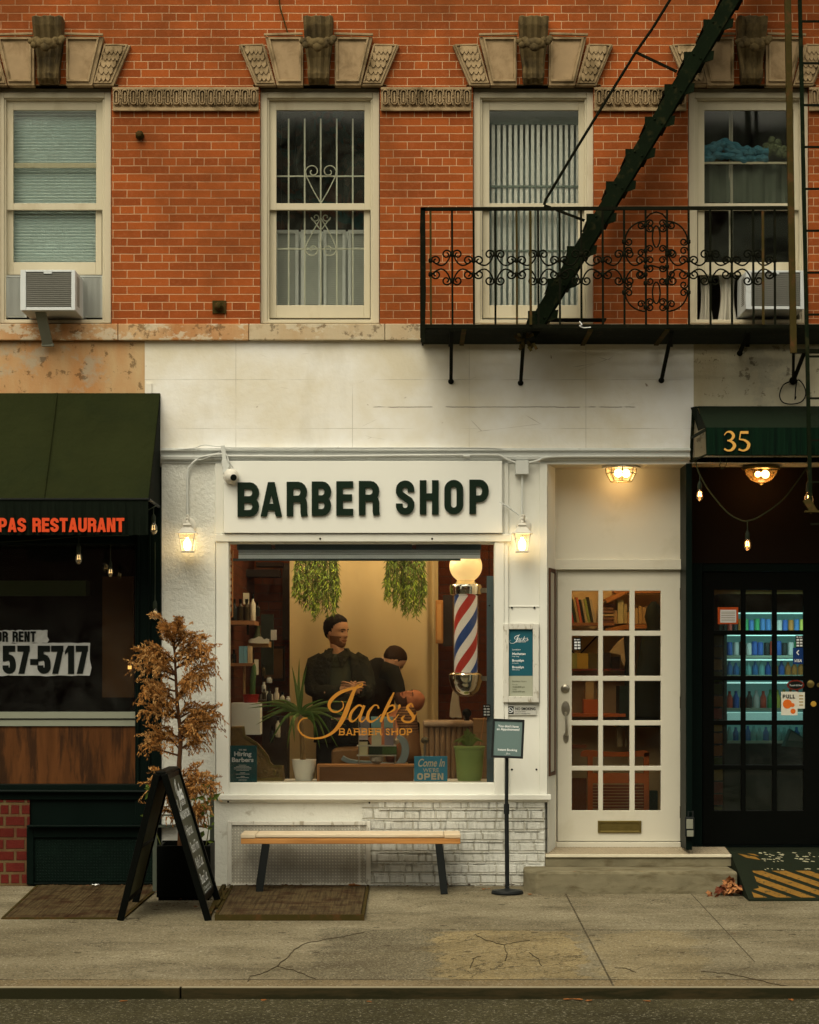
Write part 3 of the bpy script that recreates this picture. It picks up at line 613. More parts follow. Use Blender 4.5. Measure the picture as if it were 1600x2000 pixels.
# lintels
def garland(mb, cx, cy, y):
    rr = random.Random(3)
    for i in range(26):
        t = i/25*2-1; px = cx+t*30; py = cy+12*(1-t*t)-rr.uniform(0, 12); r = rr.uniform(6, 10.5)*(.75+.35*(1-abs(t)))/265
        mb.ball((PX(px), y-.04-(1-abs(t))*.06, PZ(py)), r, 8, 6, (1, .8, .9))
    mb.ball((PX(cx), y-.09, PZ(cy+10)), .040, 10, 8, (1, .8, 1))
for ci, cx in enumerate([98, 623, 1041, 1465]):
  lin = thing('lintel', (PX(cx), 0, ZT), None, None); lin.parent = bld; lin.location = Vector(lin.location)-Vector(bld['_o'])
  for s in (-1, 1):
    L = MB()
    q = [(cx+s*82, 167), (cx+s*31, 167), (cx+s*31, 70), (cx+s*105, 72)]
    L.pprism(q, -.055, .02); L.build('voussoir', M['stone'], lin, bev=.004)
    L = MB(); q = [(cx+s*124, 167), (cx+s*84, 167), (cx+s*106, 87), (cx+s*157, 88)]
    L.pprism(q, -.04, .02); L.build('feathered_block', M['stone'], lin, bev=.004)
    L = MB()
    q = [(cx+s*77, 162), (cx+s*36, 162), (cx+s*36, 80), (cx+s*96, 80)]
    Q = [(PX(a), PZ(b)) for a, b in q]
    if s > 0: Q = Q[::-1]
    ribbon(L, Q, .014, -.072, -.0545, True)
    ribbon(L, [(PX(cx+s*31), PZ(71)), (PX(cx+s*106), PZ(73))], .016, -.078, -.0545)
    q = [(cx+s*(74), 159.5), (cx+s*38.5, 159.5), (cx+s*38.5, 82.5), (cx+s*92, 82.5)]; Pn = MB(); Pn.pprism(q, -.0565, -.054); Pn.build('panel', M['stone_panel'], lin)
    q = [(cx+s*120, 164), (cx+s*88, 164), (cx+s*109, 90.5), (cx+s*151, 91.5)]; Q = [(PX(a), PZ(b)) for a, b in q]
    if s > 0: Q = Q[::-1]
    ribbon(L, Q, .012, -.05, -.0395, True)
    for row in range(5):
        v = (row+.6)/5.2; yy = 94+v*68; a0 = 112+(88.5-109)*v+0; a1 = 146+(119-150)*v
        nn = 4 if row < 2 else 3
        for k in range(nn):
            u = (k+.5)/nn; xx = cx+s*(a0+(a1-a0)*u); ww = (a1-a0)/nn*.52
            poly = [(xx-ww, yy-8), (xx+ww, yy-8), (xx+ww, yy+2), (xx+ww*.6, yy+6), (xx, yy+8.5), (xx-ww*.6, yy+6), (xx-ww, yy+2)]
            pp = [(PX(a), PZ(b)) for a, b in poly]; k0 = len(L.v)
            L.prism(pp, -.047-.0012*(5-row), -.039)
            cm = PX(xx); cz = PZ(yy+8.5)
            for t in range(k0, k0+7):
                p = L.v[t]; L.v[t] = (p[0], p[1]-.012*(1-abs(p[0]-cm)/(ww/265+.001)*.6)*(1 if p[2] < PZ(yy-2) else .2), p[2])
    L.build('moulding', M['stone'], lin, bev=.002)
  Kt = MB()
  def kring(w0, py, y): return [(PX(cx-w0), .0, PZ(py)), (PX(cx-w0), y+.02, PZ(py)), (PX(cx-w0*.8), y, PZ(py)), (PX(cx-w0*.5), y+.03, PZ(py)), (PX(cx-w0*.2), y, PZ(py)), (PX(cx), y+.012, PZ(py)), (PX(cx+w0*.2), y, PZ(py)), (PX(cx+w0*.5), y+.03, PZ(py)), (PX(cx+w0*.8), y, PZ(py)), (PX(cx+w0), y+.02, PZ(py)), (PX(cx+w0), .0, PZ(py))]
  Kt.loft([kring(28, 39, -.12), kring(29, 44, -.17), kring(28, 60, -.165), kring(27, 84, -.13), kring(26, 100, -.10), kring(23, 118, -.09), kring(21, 138, -.11), kring(21, 152, -.135), kring(20, 161, -.13), kring(19, 168, -.09)])
  ks = Kt.build('keystone', M['stone_dark'], lin, bev=.003)
  G = MB(); garland(G, cx, 96, -.12); G.build('garland', M['stone_dark'], lin, smooth=True)
for a, b in WIN:
    mb = MB(); mb.box(PX(a)-.05, PX(b)+.05, -.03, .12, ZT, ZT+.004); mb.build('lintel_soffit', M['stone_dark'], bld)

def drape(mb, px0, px1, py0, py1, y, n=24, amp=.03, pinch=0.):
    vs = []; fs = []; m = 10
    for j in range(m+1):
        v = j/m; cx = (px0+px1)/2; sc_ = 1-pinch*sin(pi*v)*.6
        for i in range(n+1):
            u = i/n; px = cx+(px0+(px1-px0)*u-cx)*sc_
            vs.append((PX(px, y), y+amp*sin(u*n*1.3)+amp*.5*sin(u*7+v*3), PZ(py0+(py1-py0)*v, y)))
    for j in range(m):
        for i in range(n): a = j*(n+1)+i; fs.append((a, a+1, a+n+2, a+n+1))
    k = len(vs); vs += [(x, q+.004, z) for x, q, z in vs]; fs += [tuple(t+k for t in f[::-1]) for f in fs]
    mb.add(vs, fs)
# windows
glass_up = glass_mat('upper_window_glass', (.98, .99, .96), .7, .06, .05, (.35, .40, .33))
M['glass_up'] = glass_up
lace = NT('lace_curtain'); lc = lace.t
def rail_frame(mb, a, b, c, d, wl, wt, wr, wb, y0, y1):
    mb.pb(a, b, a+wl, d, y0, y1); mb.pb(c-wr, b, c, d, y0, y1)
    mb.box(PX(a+wl, y0), PX(c-wr, y0), y0, y1, PZ(b+wt, y0), PZ(b, y0)); mb.box(PX(a+wl, y0), PX(c-wr, y0), y0, y1, PZ(d, y0), PZ(d-wb, y0))
for i, (a, b) in enumerate(WIN):
    F = MB(); top = 180; c = (a+b)/2
    rail_frame(F, a+1, top, b-1, 631, 13, 11, 13, 7, .045, .16)
    rail_frame(F, a+13, top+10, b-13, 626, 5, 5, 5, 2, .065, .17)
    F.pb(a+1, 168, b-1, top+1, .075, .16)
    win = F.build('window', M['frame'], bld, bev=.004)
    S = MB(); l, r = a+17, b-17
    rail_frame(S, l, 196, r, 410, 15, 19, 13, 13, .095, .125)                 # upper sash
    lowbot = 537 if i in (0, 3) else 621
    rail_frame(S, l+2, 400, r-2, lowbot, 13, 9, 12, 25, .128, .155)          # lower sash
    if i == 0: S.pb(l+14, 318, r-12, 328, .118, .132)
    S.build('sash', M['frame'], win, bev=.003)
    G = MB(); G.pb(l+14, 214, r-12, 398, .108, .112); G.pb(l+14, 408, r-13, lowbot-24, .14, .144)
    G.build('pane', M['glass_up'], win)
    R = MB(); R.box(PX(a)-.35, PX(b)+.35, 1.9, 1.92, ZB-.1, ZT+.4); R.box(PX(a)-.35, PX(a)-.33, .3, 1.9, ZB-.1, ZT+.4); R.box(PX(b)+.33, PX(b)+.35, .3, 1.9, ZB-.1, ZT+.4)
    R.box(PX(a)-.35, PX(b)+.35, .3, 1.92, ZB-.12, ZB-.1); R.box(PX(a)-.35, PX(b)+.35, .3, 1.92, ZT+.4, ZT+.42)
    R.build('room_lining', flat('dim_room_wall', (.10, .085, .06), .9), win)
# window 1: pleated shade
W1 = [o for o in bld.children if o.name.startswith('window')]
def slats(px0, px1, py0, py1, y, pitch, m, parent, name='blind', tilt=.5, thick=.004, vertical=False):
    mb = MB(); n = int((py1-py0)/pitch) if not vertical else int((px1-px0)/pitch)
    for k in range(n):
        if vertical:
            xx = PX(px0+pitch*(k+.5), y); w = pitch/265*.52
            mb.bar((xx, y, PZ(py1, y)), (xx, y, PZ(py0, y)), w*1.1, .006, (0, 1, .0001))
        else:
            z = PZ(py0+pitch*(k+.5), y); h = pitch/265*.55
            mb.add([(PX(px0, y), y-h*tilt, z-h), (PX(px1, y), y-h*tilt, z-h), (PX(px1, y), y+h*tilt, z+h), (PX(px0, y), y+h*tilt, z+h), (PX(px0, y), y-h*tilt, z-h-.001), (PX(px1, y), y-h*tilt, z-h-.001), (PX(px1, y), y+h*tilt, z+h-.002), (PX(px0, y), y+h*tilt, z+h-.002)],
                   [(0, 1, 2, 3), (7, 6, 5, 4), (0, 4, 5, 1), (3, 2, 6, 7), (0, 3, 7, 4), (1, 5, 6, 2)])
    return mb.build(name, m, parent)
mb = MB(); mb.box(PX(-6, .25), PX(218, .25), .25, .256, PZ(545, .25), PZ(175, .25)); mb.build('blind_lining', flat('shade_lining', C(190, 192, 164)), W1[0])
mb = MB(); V_ = []; n_ = 58
for k in range(n_*2+1):
    z_ = PZ(180+360*k/(2*n_), .19); V_ += [(PX(-6, .19), .19+(.012 if k % 2 else -.012), z_), (PX(218, .19), .19+(.012 if k % 2 else -.012), z_)]
k_ = len(V_); mb.add(V_+[(x, q+.004, z) for x, q, z in V_], [(2*k, 2*k+1, 2*k+3, 2*k+2) for k in range(n_*2)]+[(k_+2*k, k_+2*k+2, k_+2*k+3, k_+2*k+1) for k in range(n_*2)]); mb.build('blind', M['blind'], W1[0])
# window 2: bars, scroll grille, louvred shutters inside the lower half
mb = MB(); y = .2
for k in range(6): x = PX(564+k*31.3, y) if k < 5 else None; (mb.bar((x, y, PZ(600, y)), (x, y, PZ(232, y)), .011) if x else 0)
for py in (344, 486): mb.bar((PX(530, y), y+.004, PZ(py, y)), (PX(722, y), y+.004, PZ(py, y)), .010)
def curl(c, r0, r1, a0, turns, n=18, sgn=1):
    return [(c[0]+(r0+(r1-r0)*i/n)*cos(radians(a0)+sgn*2*pi*turns*i/n), c[1]+(r0+(r1-r0)*i/n)*sin(radians(a0)+sgn*2*pi*turns*i/n)) for i in range(n+1)]
def grille(mb, cy, up, big, sm):
    for s in (-1, 1):
        pts = [(627, cy+up*62), (627+s*14, cy+up*38)]+[(627+s*28, cy+up*10)]+curl((627+s*16, cy), 14, 3, 0 if s > 0 else 180, 1.15, 22, -s*up*1)
        mb.tube([(PX(a, y), y-.012, PZ(b, y)) for a, b in pts], .0042, 6)
grille(mb, 336, 1, 1, 1); grille(mb, 488, -1, 1, 1)
for s in (-1, 1):
    pts = [(627+s*2, 448)]+curl((627+s*10, 425), 9, 2, 0 if s > 0 else 180, 1.1, 16, s)
    mb.tube([(PX(a, y), y-.012, PZ(b, y)) for a, b in pts], .0042, 6)
mb.build('window_guard', flat('cream_bars', C(200, 190, 152)), W1[1])
for k, (a, b) in enumerate([(536, 583), (588, 628), (632, 675), (680, 722)]):
    mb = MB(); rail_frame(mb, a, 449, b, 612, 6, 7, 6, 7, .34, .36); sh = mb.build('shutter', flat('shutter_cream', C(215, 208, 180)), W1[1])
    slats(a+5, b-5, 455, 606, .36, 4.2, flat('shutter_slat', C(196, 190, 160)), sh, 'slat', .8)
mb = MB(); rr = random.Random(5)                                   # patterned dark drape
for k in range(14): mb.box(PX(536+k*13.5, .9), PX(549.5+k*13.5, .9), .9+.03*(k % 2), .95, PZ(640, .9), PZ(200, .9))
t = NT('dark_patterned_drape'); vv = t.vor(2.6, 'F1', t.map((1, 1, 1), vec=None)); nn = t.noise(2.4, 3, .5, None, 2.5)
t.out(t.mix(t.step(nn, .5, .53), K(34, 30, 18), t.mix(t.step(t.noise(1.6, 2, .5, None, 2), .5, .56), K(86, 44, 24), K(20, 64, 62))), .8); mb.build('drape', t.m, W1[1])
mb = MB(); drape(mb, 530, 722, 452, 612, .42, 40, .012); mb.build('net_curtain', flat('pale_lower_curtain', C(216, 210, 184)), W1[1])
# window 3: vertical blinds
slats(925, 1160, 244, 615, .24, 11.0, flat('vertical_blind', C(222, 222, 198)), W1[2], 'blind', vertical=True)
mb = MB(); mb.pb(940, 362, 1150, 366, .225, .232); mb.pb(940, 488, 1150, 491, .225, .232); mb.pb(940, 200, 1150, 243, .235, .25)
mb.build('blind_rail', flat('blind_rail_grey', C(120, 126, 104)), W1[2])
mb = MB(); mb.box(PX(940, .5), PX(1160, .5), .5, .52, ZB, ZT); mb.build('net_curtain', flat('pale_net', C(168, 174, 152)), W1[2])
# window 4: bottom curtain, blue cloth on the sash rail
mb = MB(); y = .3
drape(mb, 1366, 1392, 530, 625, .22, 8, .015, .5); drape(mb, 1402, 1440, 530, 625, .22, 10, .015, .55)
drape(mb, 1424, 1432, 200, 540, .25, 5, .006); drape(mb, 1360, 1560, 196, 215, .25, 30, .012)
mb.build('curtain', flat('pale_cloth', C(176, 164, 130)), W1[3])
mb = MB()
drape(mb, 1372, 1480, 272, 318, .16, 20, .02); rr = random.Random(2)
def cloth_roll(mb, a, b, cy, y, seed):
    rr = random.Random(seed)
    for q in range(7):
        pts = []; oy = rr.uniform(-11, 11)
        for i in range(15):
            u = i/14; hump = 12*math.exp(-((u-.32)/.2)**2)
            pts.append((PX(a+(b-a)*u, y), y+rr.uniform(-.012, .012), PZ(cy-hump+oy*(1+.5*math.exp(-((u-.3)/.25)**2))+rr.uniform(-2, 2), y)))
        mb.tube(catmull(pts, 3), [.022+.008*sin(i*.9+q) for i in range(len(catmull(pts, 3)))], 8)
mb = MB(); cloth_roll(mb, 1372, 1500, 302, .2, 4); mb.build('blue_cloth', mat('blue_cloth', (.06, .19, .27), .8, bump=.5, bs=60), W1[3], smooth=True)
mb = MB(); cloth_roll(mb, 1490, 1556, 303, .215, 9); mb.build('olive_cloth', mat('olive_cloth', (.11, .13, .07), .8, bump=.5, bs=60), W1[3], smooth=True)
mb = MB(); mb.pb(1365, 316, 1562, 320, .18, .2); mb.build('storm_rail', M['frame'], W1[3])
mb = MB(); drape(mb, 1366, 1560, 322, 396, .27, 30, .02); mb.build('net_curtain', flat('grey_net', C(92, 94, 72)), W1[3])

# bolts and plates on the brick
def anchor(px, py, plate):
    mb = MB()
    if plate: mb.pb(px-13, py-13, px+14, py+12, -.012, 0)
    mb.lathe([(.03, 0), (.034, .02), (.024, .05), (.03, .055), (.018, .075), (0, .08)], (PX(px), 0, PZ(py)), 7, 'y')
    o = mb.build('wall_anchor', M['rust_iron']); return o
tag(anchor(274, 266, False), 'rusty bolt stub in the brickwork between the two leftmost windows, below the frieze', 'wall anchor', 'rusty wall anchors')
tag(anchor(428, 600, True), 'rusty bolt on a square plate low in the brickwork beside the barred window', 'wall anchor', 'rusty wall anchors')
mb = MB(); mb.tube([(PX(545), -.02, PZ(-4)), (PX(548), -.02, PZ(18)), (PX(557), -.02, PZ(48)), (PX(563), -.025, PZ(68))], .005, 6); mb.ball((PX(563), -.03, PZ(69)), .012, 8, 6)
tag(mb.build('hanging_cable', M['rust_iron']), 'thin rusty cable hanging down the bricks to the lintel of the barred window', 'cable')

# ================================================================ air conditioners
def ac_unit(a, b, c, d, label, side, yb=.12, yf=-.32):
    x0, x1, z0, z1 = PX(a, yf), PX(c, yf), PZ(d, yf), PZ(b, yf)
    r = thing('air_conditioner', ((x0+x1)/2, yb, z0), label, 'air conditioner', 'window air conditioners')
    mb = MB(); mb.box(x0, x1, yf+.02, yb+.1, z0, z1)
    body = mb.build('casing', M['ac'], r, bev=.006)
    mb = MB(); fw = .028
    mb.box(x0, x0+.04, yf, yf+.02, z0, z1); mb.box(x1-fw, x1, yf, yf+.02, z0, z1); mb.box(x0+.04, x1-fw, yf, yf+.02, z1-.016, z1); mb.box(x0+.04, x1-fw, yf, yf+.02, z0, z0+.022)
    cx = (x0+x1)/2; mb.box(cx-.03, cx+.03, yf-.003, yf+.018, z1-.03, z1-.001)
    mb.build('front_frame', M['ac'], r, bev=.003)
    mb = MB(); n = 17
    mb.box(x0+.041, x1-fw-.001, yf+.012, yf+.019, z0+.023, z1-.017)
    for k in range(n):
        z = z0+.026+(z1-z0-.048)*(k+.5)/n; mb.box(x0+.041, x1-fw-.001, yf+.004, yf+.0115, z-.003, z+.003)
    mb.build('grille', M['acdark'], r)
    mb = MB()
    for k in range(14):
        z = z0+.05+(z1-z0-.09)*k/13; xx = x1 if side > 0 else x0
        mb.box(xx-.0005, xx+.002*side+.0005*side, yf+.08, yf+.2, z, z+.006)
    mb.build('side_vent', M['acdark'], r)
    return r
ac_unit(40, 527, 147, 606, 'white window air conditioner propped on a grey bracket over the stained sill', 1)
mb = MB(); p0 = Vector((PX(80, -.22), -.24, PZ(608, -.24))); p1 = Vector((PX(94, -.05), -.055, PZ(674, -.05)))
mb.bar(p0, p1, .075, .03); mb.box(p1.x-.045, p1.x+.045, -.075, -.046, p1.z-.012, p1.z+.01)
tag(mb.build('support_bracket', M['grey_metal'], bev=.003), 'grey steel bracket holding up the air conditioner beside the black awning wall', 'bracket')
ac_unit(1457, 528, 1571, 604, 'white window air conditioner behind the ironwork, with a curtained gap beside it', -1, .12, -.2)
def accordion(a, b, c, d, y=.09):
    mb = MB(); n = int((c-a)/2.6)
    for k in range(n): mb.pb(a+4+(c-a-8)*k/n, b+4, a+4+(c-a-8)*(k+.55)/n, d-3, y-.02, y+.0)
    mb.pb(a, b, c, d, y, y+.01); rail_frame(mb, a, b, c, d, 5, 3, 5, 3, y-.014, y)
    return mb.build('side_panel', M['accordion'], W1[0])
accordion(8, 538, 52, 620); accordion(140, 538, 202, 620)

# ================================================================ shop fronts: plain walls
shop = thing('barber_shop', (0, 0, 0), 'white painted barber shop front with big display window and glazed door', 'shop')
mb = MB(); holed(mb, PX(283), PX(1355), PZ(905), PZ(666), 0, .3, [])
# lower part of the wall with window and doorway openings
WX0, WX1 = PX(440), PX(972); WZ0, WZ1 = PZ(1540), PZ(1056)
DX0, DX1 = PX(1070), PX(1345)
def poly_wall(): pass
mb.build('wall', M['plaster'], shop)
mb = MB(); mb.box(PX(316), PX(421), 0, .3, -.05, PZ(905)); mb.build('stucco_pier', M['stucco'], shop)
mb = MB(); mb.box(PX(421), PX(708), 0, .3, -.05, PZ(1562)); mb.build('base_wall', mat('base_plaster', C(196, 188, 156), .7, var=.08, vs=3, col2=C(120, 104, 70), s2=4.5, th=(.6, .7), k2=.7, bump=.7, bs=30, bd=.01), shop)
mb = MB(); mb.box(PX(708), PX(1064), -.012, .3, -.05, PZ(1562))
mb.add([(PX(1064), -.012, -.05), (PX(1064), -.012, PZ(1562)), (PX(1082, .3), .3, PZ(1562, .3)), (PX(1082, .3), .3, -.05)], [(0, 1, 2, 3)])
mb.build('brick_base', M['wbrick'], shop)
mb = MB(); rr = random.Random(11)                                  # relief of painted bricks
z = .0; row = 0
while z < PZ(1568)-.03:
    x = PX(712)+(.1 if row % 2 else 0)
    while x < PX(1060):
        w = .1 if row % 3 == 2 else .205; x1 = min(x+w-.008, PX(1063)-.002)
        if x1-x > .04:
            q = rr.uniform(.004, .016); k = len(mb.v); mb.box(x+rr.uniform(0, .004), x1, -.012-q, -.011, z+.006, z+.079-.003+rr.uniform(-.004, .001))
        x += w
    z += .079; row += 1
mb.build('brick_face', M['wbrick'], shop, bev=.004)
# diamond plate panel with frame
mb = MB(); mb.pb(452, 1612, 716, 1727, -.022, 0); mb.build('plate_panel', M['white_plate'], shop)
mb = MB(); rail_frame(mb, 444, 1604, 724, 1730, 9, 8, 9, 4, -.034, 0); mb.pb(700, 1612, 704, 1727, -.03, -.0225); mb.build('panel_frame', M['chipped'], shop, bev=.004)
# sill, boards and frame of the display window
mb = MB(); mb.pb(419, 1552, 1077, 1563, -.055, .2); mb.pb(425, 1558, 1072, 1567, -.03, .2); mb.build('sill', M['white'], shop, bev=.006)
mb = MB(); mb.pb(447, 1529, 968, 1552, -.005, .06); mb.build('sill_board', M['white'], shop, bev=.003)
mb = MB()
mb.pb(422, 1058, 447, 1552, -.03, .12); mb.pb(966, 1058, 985, 1552, -.03, .12); mb.pb(420, 1043, 1000, 1058, -.042, .12)
mb.pb(420, 905, 437, 1043, -.02, .1); mb.pb(437, 905, 985, 1043, -.012, .1)
mb.pb(447, 1058, 966, 1062, .0, .12)
mb.build('window_frame', M['white'], shop, bev=.005)
G = MB(); G.pb(446, 1058, 968, 1530, .06, .066)
M['glass'] = glass_mat('shop_glass', (.985, .985, .965), 1.6, .012, .03, (.5, .55, .5))
G.build('pane', M['glass'], shop)
# right pier boards
mb = MB(); mb.pb(985, 905, 1068, 1552, .0, .12)
mb.pb(985, 905, 993, 1552, -.022, .0); mb.pb(1054, 905, 1069, 1552, -.022, .0); mb.pb(993, 1276-93, 1054, 1186, -.006, 0)
mb.build('pier', M['white'], shop, bev=.004)
for px, py in ((1000, 1187), (1044, 1187), (1000, 1503), (1048, 1503), (626, 1053), (844, 1053), (447, 1565), (722, 1567)):
    mb = MB(); mb.lathe([(.008, 0), (.006, .004)], (PX(px), -.007 if py < 1500 and py > 1100 else -.043 if py < 1100 else -.001 if py < 1550 else -.056, PZ(py)), 8, 'y')
    mb.build('screw', M['black'], shop)
# cornice moulding over the front
mb = MB(); prof = [(0, 875), (-.05, 877), (-.055, 881), (-.03, 884), (-.028, 890), (-.045, 893), (-.04, 898), (-.012, 901), (-.01, 905), (0, 906)]
vs = []
for px in (316, 1347): vs.append([(PX(px), y, PZ(py)) for y, py in prof])
mb.loft(vs); mb.build('cornice', M['trim'], shop)
mb = MB(); mb.tube(catmull([(PX(440), -.06, PZ(892)), (PX(600), -.06, PZ(893)), (PX(800), -.06, PZ(891)), (PX(950), -.06, PZ(890)), (PX(975), -.065, PZ(891)), (PX(992), -.065, PZ(900)), (PX(1006), -.06, PZ(905))], 4), .0085, 8)
mb.tube(catmull([(PX(1033), -.06, PZ(905)), (PX(1050), -.065, PZ(901)), (PX(1065), -.06, PZ(895)), (PX(1120), -.06, PZ(893)), (PX(1345), -.06, PZ(893))], 4), .0085, 8)
mb.tube([(PX(1020), -.035, PZ(926)), (PX(1019), -.035, PZ(1012))], .0075, 8)
mb.tube(catmull([(PX(440), -.06, PZ(889)), (PX(418), -.06, PZ(890)), (PX(392), -.05, PZ(896)), (PX(372), -.03, PZ(912)), (PX(367), -.025, PZ(935)), (PX(367), -.025, PZ(1010))], 5), .009, 8)
for px in (506, 905): mb.tube([(PX(px), -.06, PZ(892.5)), (PX(px+12), -.06, PZ(892.5))], .0115, 8)
mb.build('conduit', M['trim'], shop, smooth=True)
mb = MB(); mb.pb(1007, 899, 1033, 926, -.075, .0); mb.build('junction_box', M['trim'], shop, bev=.004)
mb = MB(); mb.tube(catmull([(PX(340), -.05, PZ(880)), (PX(380), -.06, PZ(877)), (PX(400), -.065, PZ(871)), (PX(430), -.06, PZ(874)), (PX(500), -.06, PZ(876)), (PX(900), -.055, PZ(876)), (PX(980), -.055, PZ(878))], 6), .0035, 5)
mb.tube(catmull([(PX(428), -.06, PZ(889)), (PX(405), -.065, PZ(892)), (PX(388), -.065, PZ(896)), (PX(392), -.065, PZ(900)), (PX(410), -.065, PZ(894)), (PX(432), -.06, PZ(884))], 5), .003, 5)
mb.tube([(PX(966), -.055, PZ(977)), (PX(990), -.06, PZ(990)), (PX(1014), -.06, PZ(1007))], .006, 6)
mb.build('wire', M['trim'], shop, smooth=True)
# recessed entrance
yd = .3
mb = MB(); x0 = PX(1069); x1 = PX(1085, yd); zt = PZ(907)
mb.add([(x0, -.02, .24), (x1, yd, .24), (x1, yd, zt), (x0, -.02, zt), (x0-.02, .0, .24), (x1-.02, yd+.02, .24), (x1-.02, yd+.02, zt), (x0-.02, 0, zt)], [(0, 1, 2, 3), (7, 6, 5, 4)])
mb.build('recess_side', M['white'], shop)
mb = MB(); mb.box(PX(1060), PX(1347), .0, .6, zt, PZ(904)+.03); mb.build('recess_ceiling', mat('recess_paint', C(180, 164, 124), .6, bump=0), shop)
mb = MB(); mb.box(PX(1069), DX1, -.012, .0, zt, PZ(904)); mb.pb(1344, 905, 1349, 1000, -.01, .3); mb.build('recess_trim', M['white'], shop)
E_ = MB(); E_.pb(1075, 915, 1340, 1092, yd+.02, yd+.06); E_.build('transom_panel', M['white_door'], shop)
E_ = MB(); E_.pb(1078, 1092, 1340, 1112.5, yd-.02, yd+.08); E_.pb(1082, 905, 1087, 1660, yd-.01, yd+.08); E_.pb(1330, 905, 1341, 1652, yd-.015, yd+.08); E_.pb(1076, 905, 1082, 1558, yd-.015, yd+.08)
E_.pb(1087, 1645, 1330, 1655, yd-.02, yd+.1); E_.build('door_frame', M['white_door'], shop, bev=.004)
# narrow framed show-case board in the splayed side
mb = MB(); P0 = Vector((PX(1072), .02, 0)); P1 = Vector((PX(1083, .26), .26, 0)); nrm = Vector((-(P1.y-P0.y), P1.x-P0.x, 0)).normalized()*-1
def splay(mb, u0, u1, py0, py1, t):
    a = P0.lerp(P1, u0); b = P0.lerp(P1, u1); za, zb = PZ(py1, .1), PZ(py0, .1)
    o = nrm*t; mb.add([(a.x, a.y, za), (b.x, b.y, za), (b.x, b.y, zb), (a.x, a.y, zb), (a.x+o.x, a.y+o.y, za), (b.x+o.x, b.y+o.y, za), (b.x+o.x, b.y+o.y, zb), (a.x+o.x, a.y+o.y, zb)], [(0, 1, 2, 3), (7, 6, 5, 4), (0, 4, 5, 1), (3, 2, 6, 7), (0, 3, 7, 4), (1, 5, 6, 2)])
splay(mb, .0, .12, 1110, 1515, .012); splay(mb, .86, 1., 1110, 1515, .012); splay(mb, .12, .86, 1110, 1117, .011); splay(mb, .12, .86, 1508, 1515, .011)
fr = mb.build('side_frame', flat('brown_frame', C(72, 44, 24)), shop)
mb = MB(); splay(mb, .13, .85, 1118, 1507, .006); mb.build('panel', flat('price_board', C(166, 154, 122)), fr)

# the entrance door
mb = MB(); mb.pb(1089, 1113, 1329, 1643, yd+.02, yd+.062)
dx0, dx1, dz0, dz1 = PX(1089, yd+.02), PX(1329, yd+.02), PZ(1643, yd+.02), PZ(1113, yd+.02)
cols = [(1117, 1169), (1178, 1230), (1240, 1291)]; rows = [(1154, 1232), (1242, 1320), (1330, 1407), (1417, 1496), (1505, 1583)]
y = yd+.02
D = MB(); holed(D, dx0, dx1, dz0, dz1, y, y+.045, [(PX(a, y), PX(b, y), PZ(d, y), PZ(c, y)) for a, b in cols for c, d in rows])
door = D.build('door', M['white_door'], shop, bev=.0035)
D = MB()
for a, b in cols:
    for c, d in rows: D.pb(a-1, c-1, b+1, d+1, y+.02, y+.024)
M['glass_door'] = glass_mat('door_glass', (.98, .98, .96), .9, .02, .02, (.3, .35, .3)); D.build('pane', M['glass_door'], door)
D = MB(); D.lathe([(.033, 0), (.033, .008), (.026, .014), (.014, .016), (.012, .022), (0, .023)], (PX(1104, y), y, PZ(1345, y)), 20, 'y'); D.build('deadbolt', M['steel'], door, smooth=True)
D = MB(); D.lathe([(.033, 0), (.03, .01), (.012, .014), (0, .015)], (PX(1105, y), y, PZ(1384, y)), 20, 'y', 1., 1.75); D.lathe([(.022, 0), (.02, .008), (0, .012)], (PX(1105.5, y), y, PZ(1441, y)), 16, 'y', 1., 1.9)
D.tube(catmull([(PX(1105, y), y-.005, PZ(1393, y)), (PX(1105, y), y-.05, PZ(1399, y)), (PX(1105.5, y), y-.055, PZ(1415, y)), (PX(1106, y), y-.045, PZ(1430, y)), (PX(1106, y), y-.01, PZ(1438, y))], 5), [.014, .013, .012, .011, .009, .008, .007, .007, .007, .007, .008, .009, .009, .01, .01, .011, .011, .011, .01, .01, .01], 8)
D.build('door_handle', M['steel'], door, smooth=True)
for py in (1160, 1372, 1586):
    D = MB(); z = PZ(py, y); xx = PX(1318+ (0 if py < 1200 else 0), y)+.05; D.tube([(xx, y-.01, z-.045), (xx, y-.01, z+.045)], .009, 8); D.box(xx-.012, xx+.012, y-.006, y+.001, z-.045, z+.045)
    D.ball((xx, y-.01, z+.048), .008, 8, 6); D.ball((xx, y-.01, z-.048), .008, 8, 6); D.build('hinge', M['rust_iron'], door)
D = MB(); rail_frame(D, 1168, 1603, 1253, 1627, 4, 4, 4, 4, y-.012, y); D.pb(1172, 1607, 1249, 1623, y-.005, y); D.build('mail_slot', M['brass'], door, bev=.002)
# steps
st = thing('entrance_steps', (PX(1250), -.2, 0), 'two worn stone steps with tiled threshold in front of the white glazed door', 'steps')
mb = MB(); zl = .146; z2 = .235
a0, a1 = PX(1022, -.1), PX(1441, -.43)
poly = [(PX(1022, -.0), .0), (PX(1024, -.3), -.3), (PX(1048, -.43), -.43), (a1, -.43), (a1, .0)]
vs = [(x, yy, -.06) for x, yy in poly]+[(x, yy, zl) for x, yy in poly]; n = 5
mb.add(vs, [tuple(range(n)), tuple(range(2*n-1, n-1, -1))]+[(i, (i+1) % n, (i+1) % n+n, i+n) for i in range(n)]); mb.build('lower_step', M['step'], st, bev=.02)
mb = MB(); mb.box(PX(1065), PX(1427), -.035, .3, zl, z2-.02); mb.build('upper_step', M['step'], st, bev=.004)
mb = MB(); mb.box(PX(1065), PX(1427), -.05, -.028, z2-.022, z2); mb.build('nosing', M['nosing'], st, bev=.004)
